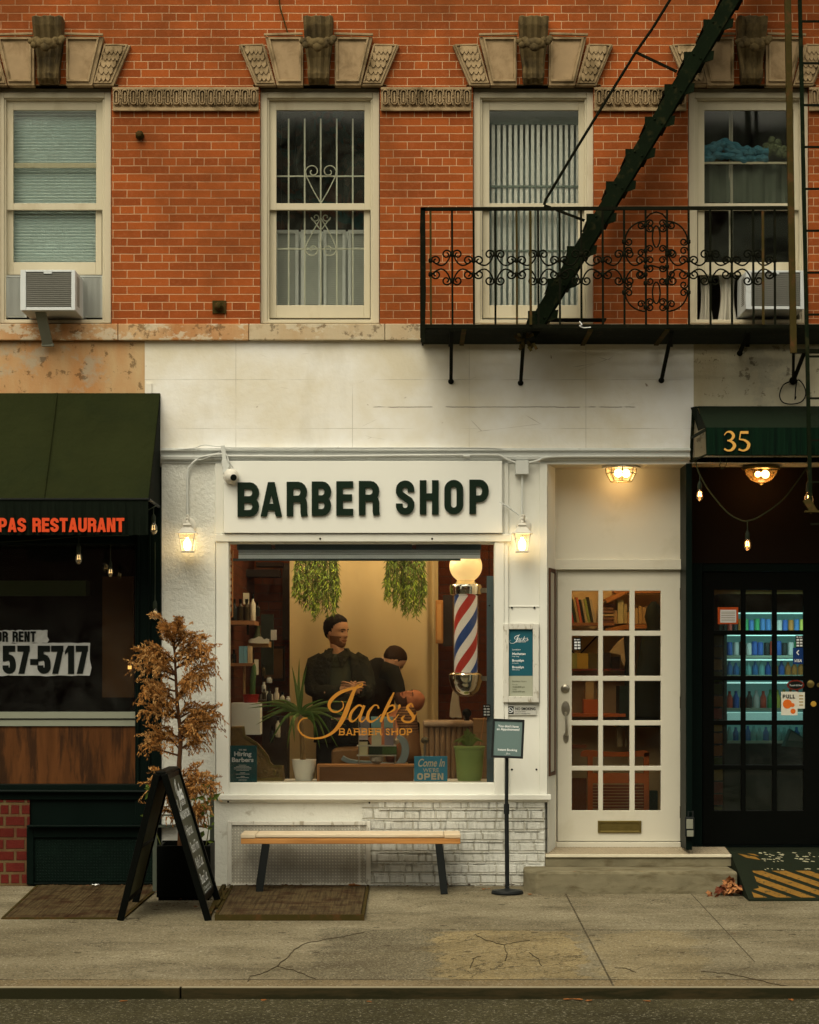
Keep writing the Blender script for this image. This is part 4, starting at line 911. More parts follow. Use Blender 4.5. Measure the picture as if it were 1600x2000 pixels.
mb = MB(); mb.box(PX(1065), PX(1427), -.028, .34, z2-.02, z2-.016); zk = z2+.030; mb.add([(PX(1065), -.027, z2-.003), (PX(1427), -.027, z2-.003), (PX(1427), .30, zk-.003), (PX(1065), .30, zk-.003), (PX(1065), -.027, z2-.015), (PX(1427), -.027, z2-.015), (PX(1427), .30, z2-.015), (PX(1065), .30, z2-.015)], [(0, 1, 2, 3), (1, 5, 6, 2), (0, 3, 7, 4), (2, 6, 7, 3), (0, 4, 5, 1)])
for k in range(62):
    x = PX(1066)+k*.0218; mb.add([(x, -.026, z2), (x+.006, -.026, z2), (x-.034, .28, zk-.002), (x-.04, .28, zk-.002)][:4]+[(x, -.026, z2-.003), (x+.006, -.026, z2-.003), (x-.034, .28, zk-.005), (x-.04, .28, zk-.005)], [(0, 1, 2, 3), (0, 4, 5, 1), (1, 5, 6, 2), (3, 7, 4, 0)])
mb.build('threshold_tiles', M['tile'], st)
# ================================================================ restaurant front (left)
rest = thing('restaurant', (PX(100), 0, 0), 'closed dark green restaurant front with stained tan plaster and wooden panel', 'restaurant')
mb = MB(); mb.box(-6.4, PX(283)-.001, 0, .3, PZ(800), PZ(667)); mb.build('wall', M['tan'], rest)
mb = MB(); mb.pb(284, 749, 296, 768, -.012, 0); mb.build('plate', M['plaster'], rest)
mb = MB(); mb.pb(264, 985, 314, 1728, -.02, .3); mb.pb(268, 1045, 272, 1540, -.035, -.019); mb.pb(290, 1040, 294, 1540, -.032, -.019); mb.pb(-600, 1040, 264, 1062, -.01, .2)
mb.build('pillar', M['darkgreen'], rest, bev=.004)
mb = MB(); mb.pb(-600, 1532, 296, 1548, -.05, .2); mb.pb(-600, 1548, 290, 1562, -.03, .2); mb.build('ledge', M['darkgreen'], rest, bev=.004)
mb = MB(); mb.tube([(-4.6, -.06, PZ(1543)), (PX(290), -.06, PZ(1545))], .012, 8); mb.build('conduit', M['darkgreen'], rest)
mb = MB(); mb.pb(52, 1562, 300, 1730, .0, .25); mb.build('base_wall', M['darkgreen'], rest)
mb = MB(); mb.pb(-700, 1562, 58, 1730, -.02, .25)
bk = brick_mat('base_red_brick', (C(92, 34, 24), C(80, 28, 18), C(104, 46, 30), C(70, 26, 18), C(46, 20, 12)), C(96, 80, 46), .155, .085, .01, -2.98, .012, bump=1.)
mb.build('brick_base', bk, rest)
mb = MB(); mb.pb(66, 1636, 300, 1722, -.025, -.001); mb.build('plate_panel', M['green_plate'], rest)
mb = MB(); rail_frame(mb, 52, 1616, 304, 1728, 14, 20, 6, 4, -.045, -.002); mb.pb(52, 1612, 345, 1616, -.1, .0); mb.build('panel_frame', M['darkgreen'], rest, bev=.004)
# window: dark room, wooden panel, white rail
mb = MB(); mb.pb(-600, 1418, 265, 1532, .06, .1)
mb.build('wood_panel', M['planks'], rest)
mb = MB(); mb.pb(-600, 1391, 265, 1403, .03, .2); mb.pb(-600, 1406, 265, 1418, .045, .2); mb.build('rail', flat('white_rail', C(130, 128, 98)), rest)
mb = MB(); mb.pb(-600, 1045, 265, 1420, .2, .204); M['glass_dark'] = glass_mat('restaurant_glass', (.9, .92, .88), 1., .03, .02); mb.build('pane', M['glass_dark'], rest)
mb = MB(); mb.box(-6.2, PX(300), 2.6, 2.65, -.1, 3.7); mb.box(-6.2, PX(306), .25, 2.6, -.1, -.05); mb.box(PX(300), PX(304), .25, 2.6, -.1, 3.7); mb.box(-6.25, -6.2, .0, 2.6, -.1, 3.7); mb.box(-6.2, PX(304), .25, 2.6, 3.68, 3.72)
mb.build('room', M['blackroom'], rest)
mb = MB(); mb.pb(200, 1126, 262, 1362, .35, .4); mb.build('inner_board', flat('brown_board', (.13, .055, .02)), rest)
mb = MB(); mb.pb(-200, 1134, 168, 1162, .28, .5); mb.pb(-200, 1160, 168, 1164, .27, .29); mb.build('blind_box', flat('olive_box', C(84, 92, 56)), rest)
mb = MB(); mb.pb(250, 1300, 257, 1307, .34, .345); mb.build('reflected_lamp', emit('small_glow', (1., .55, .15), 1.2), rest)
# for rent banners
def banner(name, px0, px1, py0, py1, y, label, cat):
    x0, x1, z0, z1 = PX(px0, y), PX(px1, y), PZ(py1, y), PZ(py0, y); mb = MB(); n = 24; m = 4; vs = []; fs = []; rr = random.Random(8)
    for j in range(m+1):
        for i in range(n+1): vs.append((x0+(x1-x0)*i/n+(.008*rr.uniform(-1, 1) if i == n else 0), y+rr.uniform(0, .004), z0+(z1-z0)*j/m+(rr.uniform(-.004, .004) if j in (0, m) else 0)))
    for j in range(m):
        for i in range(n): a = j*(n+1)+i; fs.append((a, a+1, a+n+2, a+n+1))
    k = len(vs); vs += [(x, q+.003, z) for x, q, z in vs]; fs += [tuple(t+k for t in f[::-1]) for f in fs]
    mb.add(vs, fs)
    r = thing(name, ((x0+x1)/2, y, z0), label, cat); mb.build('sheet', M['bannerpaper'], r); return r
r1 = banner('rent_banner', -34, 94, 1231, 1256, .19, 'small white paper strip reading OR RENT taped above the phone number', 'banner')
mb = MB(); block_text(mb, 'FOR RENT', PX(-18, .185), PZ(1253.5, .185), 20.5/262, 10.5/262, .19, .186, .1885); mb.build('lettering', M['ink'], r1)
r2 = banner('phone_banner', -120, 177, 1256, 1320, .19, 'wide wrinkled white banner with large black phone number 757-5717 in the dark window', 'banner')
mb = MB(); y = .185; k = 262.
for ch, px in (('7', -26), ('5', 5), ('7', 34), ('-', 59), ('5', 73), ('7', 100), ('1', 126), ('7', 148)):
    block_text(mb, ch, PX(px, y), PZ(1316, y), 55/k, 26/k, .215, .186-.0002, .1885)
mb.build('number', M['ink'], r2)
# awning: sloping canvas, valance, end
P = .70
aw = thing('awning', (PX(-100), -.3, PZ(1043, -P)), 'big dark green canvas awning with orange restaurant lettering on its valance', 'awning')
xr = PX(313); xf = PX(290, -P); zt = PZ(768); zf = PZ(975, -P); zv = PZ(1044, -P); xl = -6.6
mb = MB(); nx = 40; vs = []; fs = []
for i in range(nx+1):
    u = i/nx
    for j in range(7):
        v = j/6; x = xl+((xr-.0)*(1-v)+xf*v-xl)*u; sag = .012*sin(pi*v)*(1+sin(u*90))
        vs.append((x, -P*v-.0+(0 if j else -.005), zt+(zf-zt)*v-sag))
for i in range(nx):
    for j in range(6): a = i*7+j; fs.append((a, a+7, a+8, a+1))
k = len(vs); vs += [(x, q, z-.004) for x, q, z in vs]; fs += [tuple(t+k for t in f[::-1]) for f in fs]
mb.add(vs, fs); mb.build('canvas', M['awn'], aw, smooth=2)
for px in (98, -160):
    mb = MB(); mb.tube([(PX(px+14), -.01, zt), (PX(px-12, -P), -P, zf+.006)], .005, 6); mb.build('seam', M['awn'], aw)
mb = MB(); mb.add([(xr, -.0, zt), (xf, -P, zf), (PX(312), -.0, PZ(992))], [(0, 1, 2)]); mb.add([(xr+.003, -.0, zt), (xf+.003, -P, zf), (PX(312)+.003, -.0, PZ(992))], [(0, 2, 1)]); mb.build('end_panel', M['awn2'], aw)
mb = MB(); vs = []; fs = []; nn = 260
for i in range(nn+1):
    x = xl+(xf-xl)*i/nn; q = .006*sin(i*1.9)+.003*sin(i*.7)
    vs += [(x, -P-.004, zf-.004), (x, -P-.006+q, (zf+zv)/2), (x, -P-.004+q*1.5, zv-.006*abs(sin(i*.8)))]
for i in range(nn): a = i*3; fs += [(a, a+1, a+4, a+3), (a+1, a+2, a+5, a+4)]
k = len(vs); vs += [(x, q+.004, z) for x, q, z in vs]; fs += [tuple(t+k for t in f[::-1]) for f in fs]
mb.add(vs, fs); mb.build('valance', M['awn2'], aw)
mb = MB(); mb.tube([(xl, -P-.006, zf), (xf, -P-.006, zf)], .008, 6); mb.tube([(xf, -P, zf), (PX(311), -.02, PZ(990))], .012, 6); mb.tube([(xl, -P+.01, zf-.02), (xf-.01, -P+.01, zf-.02)], .014, 6); mb.build('frame_tube', M['charcoal'], aw)
mb = MB(); y = -P-.020; s = (DIST+y)/FPX
xx = block_text(mb, 'PAS RESTAURANT', PX(-3, y), PZ(1039, y), 27.5*s, 16.6*s, .215, y, y+.006, 1.75*s)
mb.build('lettering', M['orange'], aw)
mb = MB(); mb.pb(220, 1012, 221, 1013, y, y+.01)
# light bulbs on strings
M['bulb'] = glass_mat('bulb_glass', (.95, .9, .8), 1.6, .05, .02)
M['filament_off'] = emit('filament_dim', (1., .75, .35), .7); M['filament'] = emit('filament_lit', (1., .45, .12), 18.)
M['socket'] = flat('bulb_socket', C(40, 44, 28), .6)
def bulb(px, py, y, lit, label, s=1.):
    """py: bottom of the socket; the bulb hangs below it"""
    x, z = PX(px, y), PZ(py, y)
    r = thing('light_bulb', (x, y, z), label, 'light bulb', 'bulbs of the festoon strings')
    mb = MB(); mb.lathe([(.013*s, -.005), (.016*s, 0), (.016*s, .035*s), (.011*s, .05*s), (.004, .06*s), (.0035, .10*s)], (x, y, z), 12); mb.build('socket', M['socket'], r, smooth=True)
    mb = MB(); mb.lathe([(.0, -.088*s), (.012*s, -.085*s), (.022*s, -.068*s), (.026*s, -.05*s), (.022*s, -.028*s), (.014*s, -.008*s), (.012*s, .0)], (x, y, z), 14); mb.build('globe', M['bulb'], r, smooth=True)
    mb = MB(); mb.tube([(x-.006, y, z-.02*s), (x-.010, y, z-.055*s), (x, y, z-.045*s), (x+.010, y, z-.055*s), (x+.006, y, z-.02*s)], .0035, 6); mb.build('filament', M['filament'] if lit else M['filament_off'], r)
    return r
bulb(300, 1020, -.45, 0, 'unlit bulb hanging at the awning end beside the white pier')
bulb(154, 1078, -.5, 0, 'unlit bulb hanging under the middle of the restaurant awning')
bulb(216, 1108, -.05, 0, 'small unlit bulb in front of the brown board behind the awning', .8)
bulb(303, 1188, -.06, 0, 'unlit bulb on the dark green pillar above the dried shrub')
cd = MB()
cd.tube(catmull([(PX(289, -.68), -.68, PZ(980, -.68)), (PX(296), -.55, PZ(1000, -.55)), (PX(301, -.45), -.45, PZ(990, -.45)), (PX(309), -.1, PZ(988))], 5), .004, 5)
cd.tube([(PX(300, -.45), -.45, PZ(990, -.45)), (PX(300, -.45), -.45, PZ(1003, -.45))], .0035, 5)
cd.tube(catmull([(PX(-120), -.5, PZ(1066, -.5)), (PX(60), -.5, PZ(1057, -.5)), (PX(154, -.5), -.5, PZ(1048, -.5)), (PX(262), -.3, PZ(1046, -.3))], 6), .004, 5)
cd.tube([(PX(154, -.5), -.5, PZ(1048, -.5)), (PX(154, -.5), -.5, PZ(1062, -.5))], .0035, 5)
cd.tube([(PX(216, -.05), -.05, PZ(1060)), (PX(216, -.05), -.05, PZ(1092))], .003, 5)
cd.tube([(PX(303, -.06), -.06, PZ(1060)), (PX(303, -.06), -.06, PZ(1168))], .003, 5)
tag(cd.build('festoon_cord', M['socket']), 'thin dark cord looping under the restaurant awning with hanging bulbs', 'cord')

# ================================================================ shop at number 35 (right)
deli = thing('corner_deli', (PX(1475), 0, 0), 'black and dark green deli entrance with many-paned door to the right of the white door', 'shop')
mb = MB(); mb.box(PX(1355)+.001, 6.4, 0, .3, PZ(905), PZ(667)); mb.build('wall', M['tan2'], deli)
mb = MB(); mb.pb(1340, 905, 1352, 1660, -.02, .7); mb.build('jamb', M['darkgreen'], deli, bev=.003)
yb = .40
mb = MB(); mb.pb(1352, 900, 1900, 1093, yb, yb+.05); mb.pb(1345, 1093, 1900, 1100, yb-.02, yb+.04); mb.build('transom_panel', flat('brown_black_panel', K(26, 17, 10), .9), deli)
mb = MB(); mb.pb(1344, 893, 1900, 903, .0, .8); mb.build('soffit', M['black'], deli)
mb = MB(); mb.pb(1345, 1100, 1372, 1660, yb-.02, yb+.06); mb.pb(1372, 1100, 1640, 1116, yb-.01, yb+.06); mb.pb(1610, 1100, 1900, 1660, yb-.03, yb+.06); mb.build('door_frame', M['darkgreen'], deli, bev=.004)
# door with fifteen panes
y = yb+.01; cols2 = [(1395, 1448), (1457, 1509), (1518, 1570)]; rows2 = [(1152, 1231), (1240, 1320), (1329, 1407), (1416, 1494), (1503, 1583)]
D = MB(); holed(D, PX(1373, y), PX(1609, y), PZ(1650, y), PZ(1117, y), y, y+.045, [(PX(a, y), PX(b, y), PZ(d, y), PZ(c, y)) for a, b in cols2 for c, d in rows2])
ddoor = D.build('door', M['black'], deli, bev=.004)
D = MB()
for a, b in cols2:
    for c, d in rows2: D.pb(a-1, c-1, b+1, d+1, y+.02, y+.024)
D.build('pane', glass_mat('deli_glass', (.85, .9, .88), 1.2, .03, .02), ddoor)
D = MB(); D.lathe([(.028, 0), (.028, .01), (.012, .014), (0, .015)], (PX(1583, y), y, PZ(1336, y)), 16, 'y'); D.build('deadbolt', M['brass'], ddoor, smooth=True)
D = MB(); D.lathe([(.022, 0), (.02, .006), (0, .007)], (PX(1589, y), y, PZ(1375, y)), 16, 'y'); D.build('round_sticker', flat('yellow_sticker', K(190, 150, 60)), ddoor)
mb = MB(); mb.lathe([(.016, 0), (.016, .004)], (PX(1598, y), y-.03, PZ(1338, y)), 12, 'y'); mb.build('knob', M['brass'], deli)
# interior: lit drinks cooler
mb = MB(); X0, X1 = PX(1352), PX(1900)
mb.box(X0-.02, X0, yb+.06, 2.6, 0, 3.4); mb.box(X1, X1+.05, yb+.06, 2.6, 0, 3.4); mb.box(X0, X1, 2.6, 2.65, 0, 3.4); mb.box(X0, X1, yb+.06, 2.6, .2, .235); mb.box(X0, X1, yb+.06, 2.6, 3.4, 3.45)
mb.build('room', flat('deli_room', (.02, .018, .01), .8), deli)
def inter(y): return (DIST+y)/FPX
yc = 1.9
ck = thing('drinks_cooler', (PX(1510, yc), yc+.3, .235), 'open lit drinks cooler with cans and bottles behind the black door', 'cooler')
mb = MB(); mb.pb(1405, 1180, 1420, 1600, yc, yc+.6); mb.pb(1660, 1180, 1690, 1600, yc, yc+.6); mb.pb(1405, 1160, 1690, 1196, yc-.03, yc+.6); mb.pb(1420, 1452, 1660, 1600, yc+.0, yc+.6)
mb.build('cabinet', flat('cooler_dark', (.03, .045, .035)), ck)
mb = MB(); mb.pb(1420, 1196, 1660, 1452, yc+.5, yc+.52); mb.build('back_panel', emit('cooler_glow', (.15, .40, .36), .17), ck)
sh = [1232, 1280, 1318, 1383, 1447]
for s_ in sh:
    mb = MB(); mb.pb(1420, s_, 1660, s_+5, yc+.02, yc+.5); mb.build('shelf', flat('cooler_shelf', (.30, .36, .28)), ck)
for s_ in (1197, 1240, 1288, 1333, 1392):
    mb = MB(); mb.pb(1421, s_-1, 1659, s_+2, yc+.03, yc+.06); mb.build('lamp_tube', emit('cooler_tube', (.55, .9, .82), .6), ck)
mb = MB(); mb.pb(1421, 1392, 1659, 1413, yc+.02, yc+.03); mb.build('price_strip', emit('price_glow', (.34, .6, .55), .32), ck)
pal = [(.55, .5, .1), (.05, .12, .4), (.5, .08, .05), (.06, .3, .12), (.02, .03, .03), (.5, .5, .48), (.08, .2, .45), (.5, .2, .05)]
pm = [flat('drink_%s' % n_, c, .3) for n_, c in zip(('lime', 'blue', 'red', 'green', 'black', 'silver', 'sky', 'amber'), pal)]
wat = flat('water_bottle_plastic', (.25, .5, .5), .15)
rr = random.Random(21); groups_ = [(1232, 'can', 23, 6.4, 'cans on the top cooler shelf'), (1280, 'can', 27, 7, 'tall cans on the second cooler shelf'), (1318, 'bottle', 26, 7.4, 'bottles on the third cooler shelf'), (1383, 'bottle', 36, 7.8, 'juice bottles on the fourth cooler shelf'), (1447, 'bottle', 28, 7, 'water bottles on the bottom cooler shelf')]
def mini(kind, x, y, z, r, h, m, grp, lab):
    mb = MB()
    if kind == 'can': mb.lathe([(r*.8, 0), (r, h*.05), (r, h*.92), (r*.78, h)], (x, y, z), 10)
    else: mb.lathe([(r*.9, 0), (r, h*.05), (r, h*.6), (r*.45, h*.82), (r*.45, h)], (x, y, z), 10)
    return tag(mb.build('drink_'+kind, m, smooth=True), lab, 'drink '+kind, grp)
for base, kind, hh, pitch, grp in groups_:
    px = 1425; cr = 0
    while px < 1612:
        if base == 1318 and px < 1497 or base == 1447: m = wat if rr.random() < .7 else pm[6]
        elif base == 1318: m = rr.choice([pm[0], pm[7], pm[1]])
        elif base == 1280: m = rr.choice([pm[4], pm[4], pm[2], pm[5], pm[1], pm[3]])
        else: m = rr.choice(pm)
        s = inter(yc+.12); mini(kind, PX(px, yc+.12), yc+.12, PZ(base, yc+.12), pitch*.82*s, hh*s*rr.uniform(.9, 1.05), m, grp, ('clear water' if m is wat else m.name.split('_')[1])+' %s standing %s' % (kind, 'on '+grp.split(' on ')[1]))
        px += pitch*rr.uniform(1.6, 1.8)
l = bpy.data.lights.new('cooler_light', 'AREA'); l.energy = 5; l.size = .8; l.color = (.6, 1, .95)
lo = bpy.data.objects.new('cooler_light', l); COL.objects.link(lo); lo.location = (PX(1540, yc), yc-.1, PZ(1205, yc)); lo.rotation_euler = (radians(30), 0, 0)
l = bpy.data.lights.new('deli_lamp', 'POINT'); l.energy = 3; l.color = (1, .55, .2); lo = bpy.data.objects.new('deli_lamp', l); COL.objects.link(lo); lo.location = (PX(1480), 1.2, 2.9)
# snack rack left of the cooler and the wall above it
mb = MB(); mb.pb(1385, 1200, 1404, 1590, 1.5, 1.8); snack = mb
rk = thing('snack_rack', (PX(1392, 1.5), 1.6, .235), 'tall narrow rack of snack packets seen at the deli door edge', 'rack')
mb = MB(); mb.pb(1388, 1180, 1391, 1600, 1.5, 1.52); mb.pb(1412, 1180, 1415, 1600, 1.5, 1.52); mb.build('frame', M['iron'], rk)
for q in range(15):
    mb = MB(); a = 1391+rr.uniform(0, 2); mb.pb(a, 1240+q*24, a+19, 1240+q*24+20, 1.48, 1.54); mb.build('packet', flat('packet_tone', rr.choice([(.3, .12, .03), (.25, .05, .03), (.12, .12, .03), (.3, .2, .05), (.06, .1, .03)])), rk)
mb = MB(); mb.pb(1380, 1120, 1640, 1196, 2.2, 2.22); mb.build('poster_wall', flat('ochre_wall', (.25, .18, .06)), deli)
# stickers on the deli door
def card(name, px0, py0, px1, py1, y, m, label, cat, t=.003):
    x0, x1 = PX(px0, y), PX(px1, y); r = thing(name, ((x0+x1)/2, y, PZ(py1, y)), label, cat)
    mb = MB(); mb.box(x0, x1, y, y+t, PZ(py1, y), PZ(py0, y)); mb.build('card', m, r); return r
ys = y-.004; s = (DIST+ys)/FPX
n1 = card('notice', 1402, 1186, 1442, 1219, y+.014, flat('orange_frame', K(190, 80, 30)), 'white notice on orange backing in the top pane of the deli door', 'notice')
mb = MB(); mb.pb(1407, 1191, 1438, 1216, y+.010, y+.0135); mb.build('sheet', M['paper'], n1)
mb = MB()
for q in range(6): mb.pb(1409, 1195+q*3.4, 1436, 1196+q*3.4, y+.009, y+.0098)
mb.build('lettering', flat('faint_ink', K(120, 110, 90)), n1)
def pay_sticker(px, py, y, label, tint):
    c = card('sticker', px, py, px+15, py+24, y, M['ink'], label, 'sticker')
    mb = MB(); mb.pb(px+2, py+2, px+4.4, py+4.6, y-.001, y-.0002); mb.pb(px+6, py+2.6, px+13, py+4.2, y-.001, y-.0002)
    for q in range(3):
        for w in range(2): mb.pb(px+2+w*6.5, py+7+q*5.6, px+7+w*6.5, py+10.4+q*5.6, y-.001, y-.0002)
    mb.build('print', M['inkwhite'], c)
pay_sticker(1554, 1241, y+.014, 'black payment sticker with white squares on the deli door', 0)
c = card('sticker', 1549, 1265, 1569, 1297, y+.014, flat('blue_sticker', K(24, 58, 120)), 'blue card payment sticker reading VISA on the deli door', 'sticker')
mb = MB(); block_text(mb, 'VIISA'.replace('V', ' ')[0:0], 0, 0, 1, 1, .2, 0, 0)
small_text(mb, 'VISA', PX(1559, y), PZ(1293, y), .030, y+.012, off=.02, align='CENTER', shear=.2)
ribbon(mb, [(PX(1561, y), PZ(1270, y)), (PX(1557, y), PZ(1274.5, y)), (PX(1561, y), PZ(1279, y))], .008, y+.011, y+.0135)
mb.build('print', M['inkwhite'], c)
c = card('sticker', 1526, 1351, 1558, 1397, ys, M['cream'], 'cream PULL sticker with orange juice picture on the deli door', 'sticker')
mb = MB(); block_text(mb, 'PULL', PX(1529, ys), PZ(1364, ys), 7.4*s, 5.2*s, .2, ys-.003, ys-.0002, 1.6*s); mb.build('lettering', M['ink'], c)
mb = MB(); mb.lathe([(9*s, 0), (9*s, .001)], (PX(1538, ys), ys-.0005, PZ(1375, ys)), 20, 'y'); mb.lathe([(5*s, 0), (5*s, .0014)], (PX(1549, ys), ys-.0006, PZ(1389, ys)), 16, 'y'); mb.lathe([(4*s, 0), (4*s, .002)], (PX(1548, ys), ys-.0007, PZ(1377, ys)), 12, 'y'); mb.build('fruit', flat('juice_orange', K(220, 110, 40)), c)
c = card('sticker', 1558, 1352, 1572, 1384, ys+.0, M['cream'], 'narrow cream rounded sticker beside the PULL sign', 'sticker')
mb = MB()
for q in range(4): mb.pb(1561, 1358+q*6, 1569, 1360+q*6, ys-.001, ys-.0002)
mb.build('print', flat('sticker_tan', K(160, 130, 60)), c)
mb = MB(); mb.lathe([(.066, 0), (.064, .003)], (PX(1554, ys), ys+.0, PZ(1338, ys)), 28, 'y', 1., .58)
ov = thing('oval_sign', (PX(1554, ys), ys, PZ(1348, ys)), 'black oval sign with red rim above the PULL sticker', 'sign'); mb.build('rim', flat('red_rim', K(120, 40, 28)), ov)
mb = MB(); mb.lathe([(.056, 0), (.056, .0012)], (PX(1554, ys), ys-.0032, PZ(1338, ys)), 28, 'y', 1., .52); mb.build('face', M['ink'], ov)
mb = MB(); small_text(mb, "Touch 'n Heal"[:0]+'Touch & Feel', PX(1554, ys), PZ(1340, ys), .018, ys-.006, align='CENTER', shear=.2); mb.build('lettering', M['inkwhite'], ov)
c = thing('leaflet_holder', (PX(1553, 1.2), 1.2, PZ(1462, 1.2)), 'tilted teal leaflet box inside the deli door', 'leaflet holder')
mb = MB(); mb.pprism([(1545, 1424), (1584, 1450), (1582, 1462), (1532, 1458), (1536, 1446)], 1.0, 1.12); mb.build('box', flat('teal_box', (.12, .30, .30)), c)
mb = MB(); mb.pprism([(1546, 1428), (1578, 1449), (1540, 1446)], .99, .999); mb.build('front', flat('teal_front', (.30, .50, .50)), c)
# lock box
lb = thing('key_lock_box', (PX(1348), -.05, PZ(1635)), 'grey key lock box hanging low on the dark green jamb', 'lock box')
mb = MB(); mb.pb(1338, 1596, 1357, 1634, -.07, -.02); mb.build('case', M['charcoal'], lb, bev=.008); mb = MB(); mb.pb(1341, 1600, 1354, 1619, -.078, -.0705); mb.pb(1342, 1622, 1355, 1634, -.076, -.0705); mb.build('cover', M['grey_metal'], lb, bev=.004)
mb = MB(); mb.tube([(PX(1343), -.045, PZ(1597)), (PX(1343), -.045, PZ(1584)), (PX(1352), -.045, PZ(1584)), (PX(1352), -.045, PZ(1597))], .006, 6); mb.build('shackle', M['charcoal'], lb)
# awning number 35
P2 = .78
a2 = thing('awning', (PX(1500), -.4, PZ(888, -P2)), 'narrow dark green awning with gold number 35 on its front', 'awning')
x0b, x0f, xr2 = PX(1349), PX(1380, -P2), 4.6; zt2 = PZ(796); zf2 = PZ(835, -P2); zb2 = PZ(888, -P2)
mb = MB(); vs = []; fs = []
for i in range(31):
    u = i/30
    for (y_, z_, xx) in ((0, zt2, x0b+.02), (-.1, zt2-.002, x0b+.045), (-P2*.55, (zt2+zf2)/2+.012, (x0b+x0f)/2+.01), (-P2, zf2, x0f)):
        vs.append((xx+(xr2-xx)*u, y_, z_-.006*sin(u*40)*(y_ < -.2 and y_ > -P2)))
for i in range(30):
    for j in range(3): a = i*4+j; fs.append((a, a+4, a+5, a+1))
k = len(vs); vs += [(x, q, z-.004) for x, q, z in vs]; fs += [tuple(t+k for t in f[::-1]) for f in fs]; mb.add(vs, fs); mb.build('canvas', mat('green_canvas_top', C(20, 27, 14), .9, spec=.06, var=.2), a2)
mb = MB(); vs = []; fs = []
for i in range(201):
    x = x0f+(xr2-x0f)*i/200; q = .003*sin(i*2.1)
    vs += [(x, -P2-.002, zf2), (x, -P2-.002+q, zb2)]
for i in range(200): fs.append((i*2, i*2+1, i*2+3, i*2+2))
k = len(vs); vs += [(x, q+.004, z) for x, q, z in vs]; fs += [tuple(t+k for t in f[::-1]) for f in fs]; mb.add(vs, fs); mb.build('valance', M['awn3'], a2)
mb = MB(); mb.tube([(x0b+.02, -.01, zt2), (x0b, -.02, PZ(902))], .012, 6); mb.tube([(x0f, -P2+.006, zf2), (x0f, -P2+.006, zb2), (xr2, -P2+.006, zb2)], .007, 6); mb.tube([(x0b, -.02, PZ(902)), (x0f, -P2, zb2)], .007, 6)
mb.bar((x0b, -.02, PZ(856)), (x0f, -P2+.02, PZ(838, -P2)), .02, .01); mb.build('frame_tube', M['green_iron'], a2)
mb = MB(); mb.add([(x0b, .0, zt2), (x0b+.03, -.1, zt2-.002), ((x0b+x0f)/2+.008, -P2*.55, (zt2+zf2)/2+.01), (x0f, -P2+.01, zf2), (x0b+.015, -.3, PZ(850))], [(0, 1, 2, 3, 4)]); mb.build('end_panel', M['awn2'], a2)
mb = MB(); y_ = -P2-.012; s = (DIST+y_)/FPX   # numerals with thick and thin strokes
def num(pts): ribbon(mb, [(PX(a, y_), PZ(b, y_)) for a, b, w in catmull(pts, 6)], [w*s for a, b, w in catmull(pts, 6)], y_-num.k*.0004, y_+.006); num.k += 1
num.k = 0
num([(1415, 850, 1.5), (1420, 844, 2.5), (1428, 844, 4.5), (1433, 851, 5.5), (1429, 858, 4.2), (1421, 861, 2)])
num([(1421, 860, 2), (1430, 863, 4.5), (1435, 870, 6.2), (1430, 878, 5), (1422, 880, 3.2), (1415, 876.5, 3.6)])
num([(1447, 844.5, 5), (1462, 844.5, 5)]); num([(1447, 843, 2), (1444.5, 859, 2)]); num([(1445, 858, 2.2), (1455, 860, 4), (1462.5, 867, 6), (1460, 876, 5), (1452, 880, 3.2), (1443, 877.5, 3.6)])
mb.build('numerals', M['gold'], a2)
# cooler bulbs string and dome lamp
bulb(1367, 955, -.2, 1, 'lit bulb at the end of the string below the number 35 awning')
bulb(1460, 1052, -.2, 1, 'lit bulb hanging lowest in the middle of the string in front of the deli')
bulb(1580, 960, -.45, 1, 'bright lit bulb beside the foot of the fire escape ladder', 1.35)
cd = MB(); y_ = -.2
cd.tube(catmull([(PX(a, y_), y_, PZ(b, y_)) for a, b in ((1358, 893), (1360, 905), (1366, 925), (1385, 958), (1420, 1000), (1447, 1016), (1462, 1017), (1485, 1008), (1530, 975), (1568, 925), (1578, 912))], 5), .0055, 6)
cd.tube([(PX(1367, y_), y_, PZ(926, y_)), (PX(1367, y_), y_, PZ(938, y_))], .004, 6); cd.tube([(PX(1460, y_), y_, PZ(1016, y_)), (PX(1460, y_), y_, PZ(1032, y_))], .004, 6); cd.tube([(PX(1575, y_), y_, PZ(915, y_)), (PX(1580, -.45), -.45, PZ(940, -.45))], .004, 6)
cd.tube(catmull([(PX(1387), -.5, PZ(893, -.5)), (PX(1389), -.5, PZ(905, -.5)), (PX(1386), -.5, PZ(908, -.5)), (PX(1392), -.5, PZ(916, -.5)), (PX(1399), -.5, PZ(908, -.5)), (PX(1400), -.5, PZ(895, -.5))], 4), .003, 5)
tag(cd.build('festoon_cord', flat('olive_cord', C(56, 56, 30), .7)), 'olive cord sagging in a deep curve below the number 35 awning', 'cord')
dl = thing('ceiling_lamp', (PX(1487, .15), .15, PZ(905, .15)), 'lit glass dome ceiling lamp under the number 35 awning', 'lamp')
lx, ly, lz = PX(1487, .15), .15, PZ(917, .15); s = inter(.15)
mb = MB(); mb.lathe([(36*s, 0), (38*s, .01), (34*s, .03), (20*s, .055)], (lx, ly, lz), 28); mb.build('rim', M['brass'], dl, smooth=True)
mb = MB(); mb.lathe([(0, -26*s), (10*s, -25*s), (21*s, -20*s), (29*s, -10*s), (32*s, 0)], (lx, ly, lz), 28); t = glass_mat('amber_dome_glass', (1, .86, .6), 1., .25, .1, (.9, .6, .3)); mb.build('dome', t, dl, smooth=True)
mb = MB(); mb.ball((lx-.025, ly, lz-.035), .022, 12, 8); mb.ball((lx+.03, ly, lz-.035), .03, 12, 8); mb.build('lamp_bulb', emit('dome_bulb', (1., .62, .25), 22), dl)
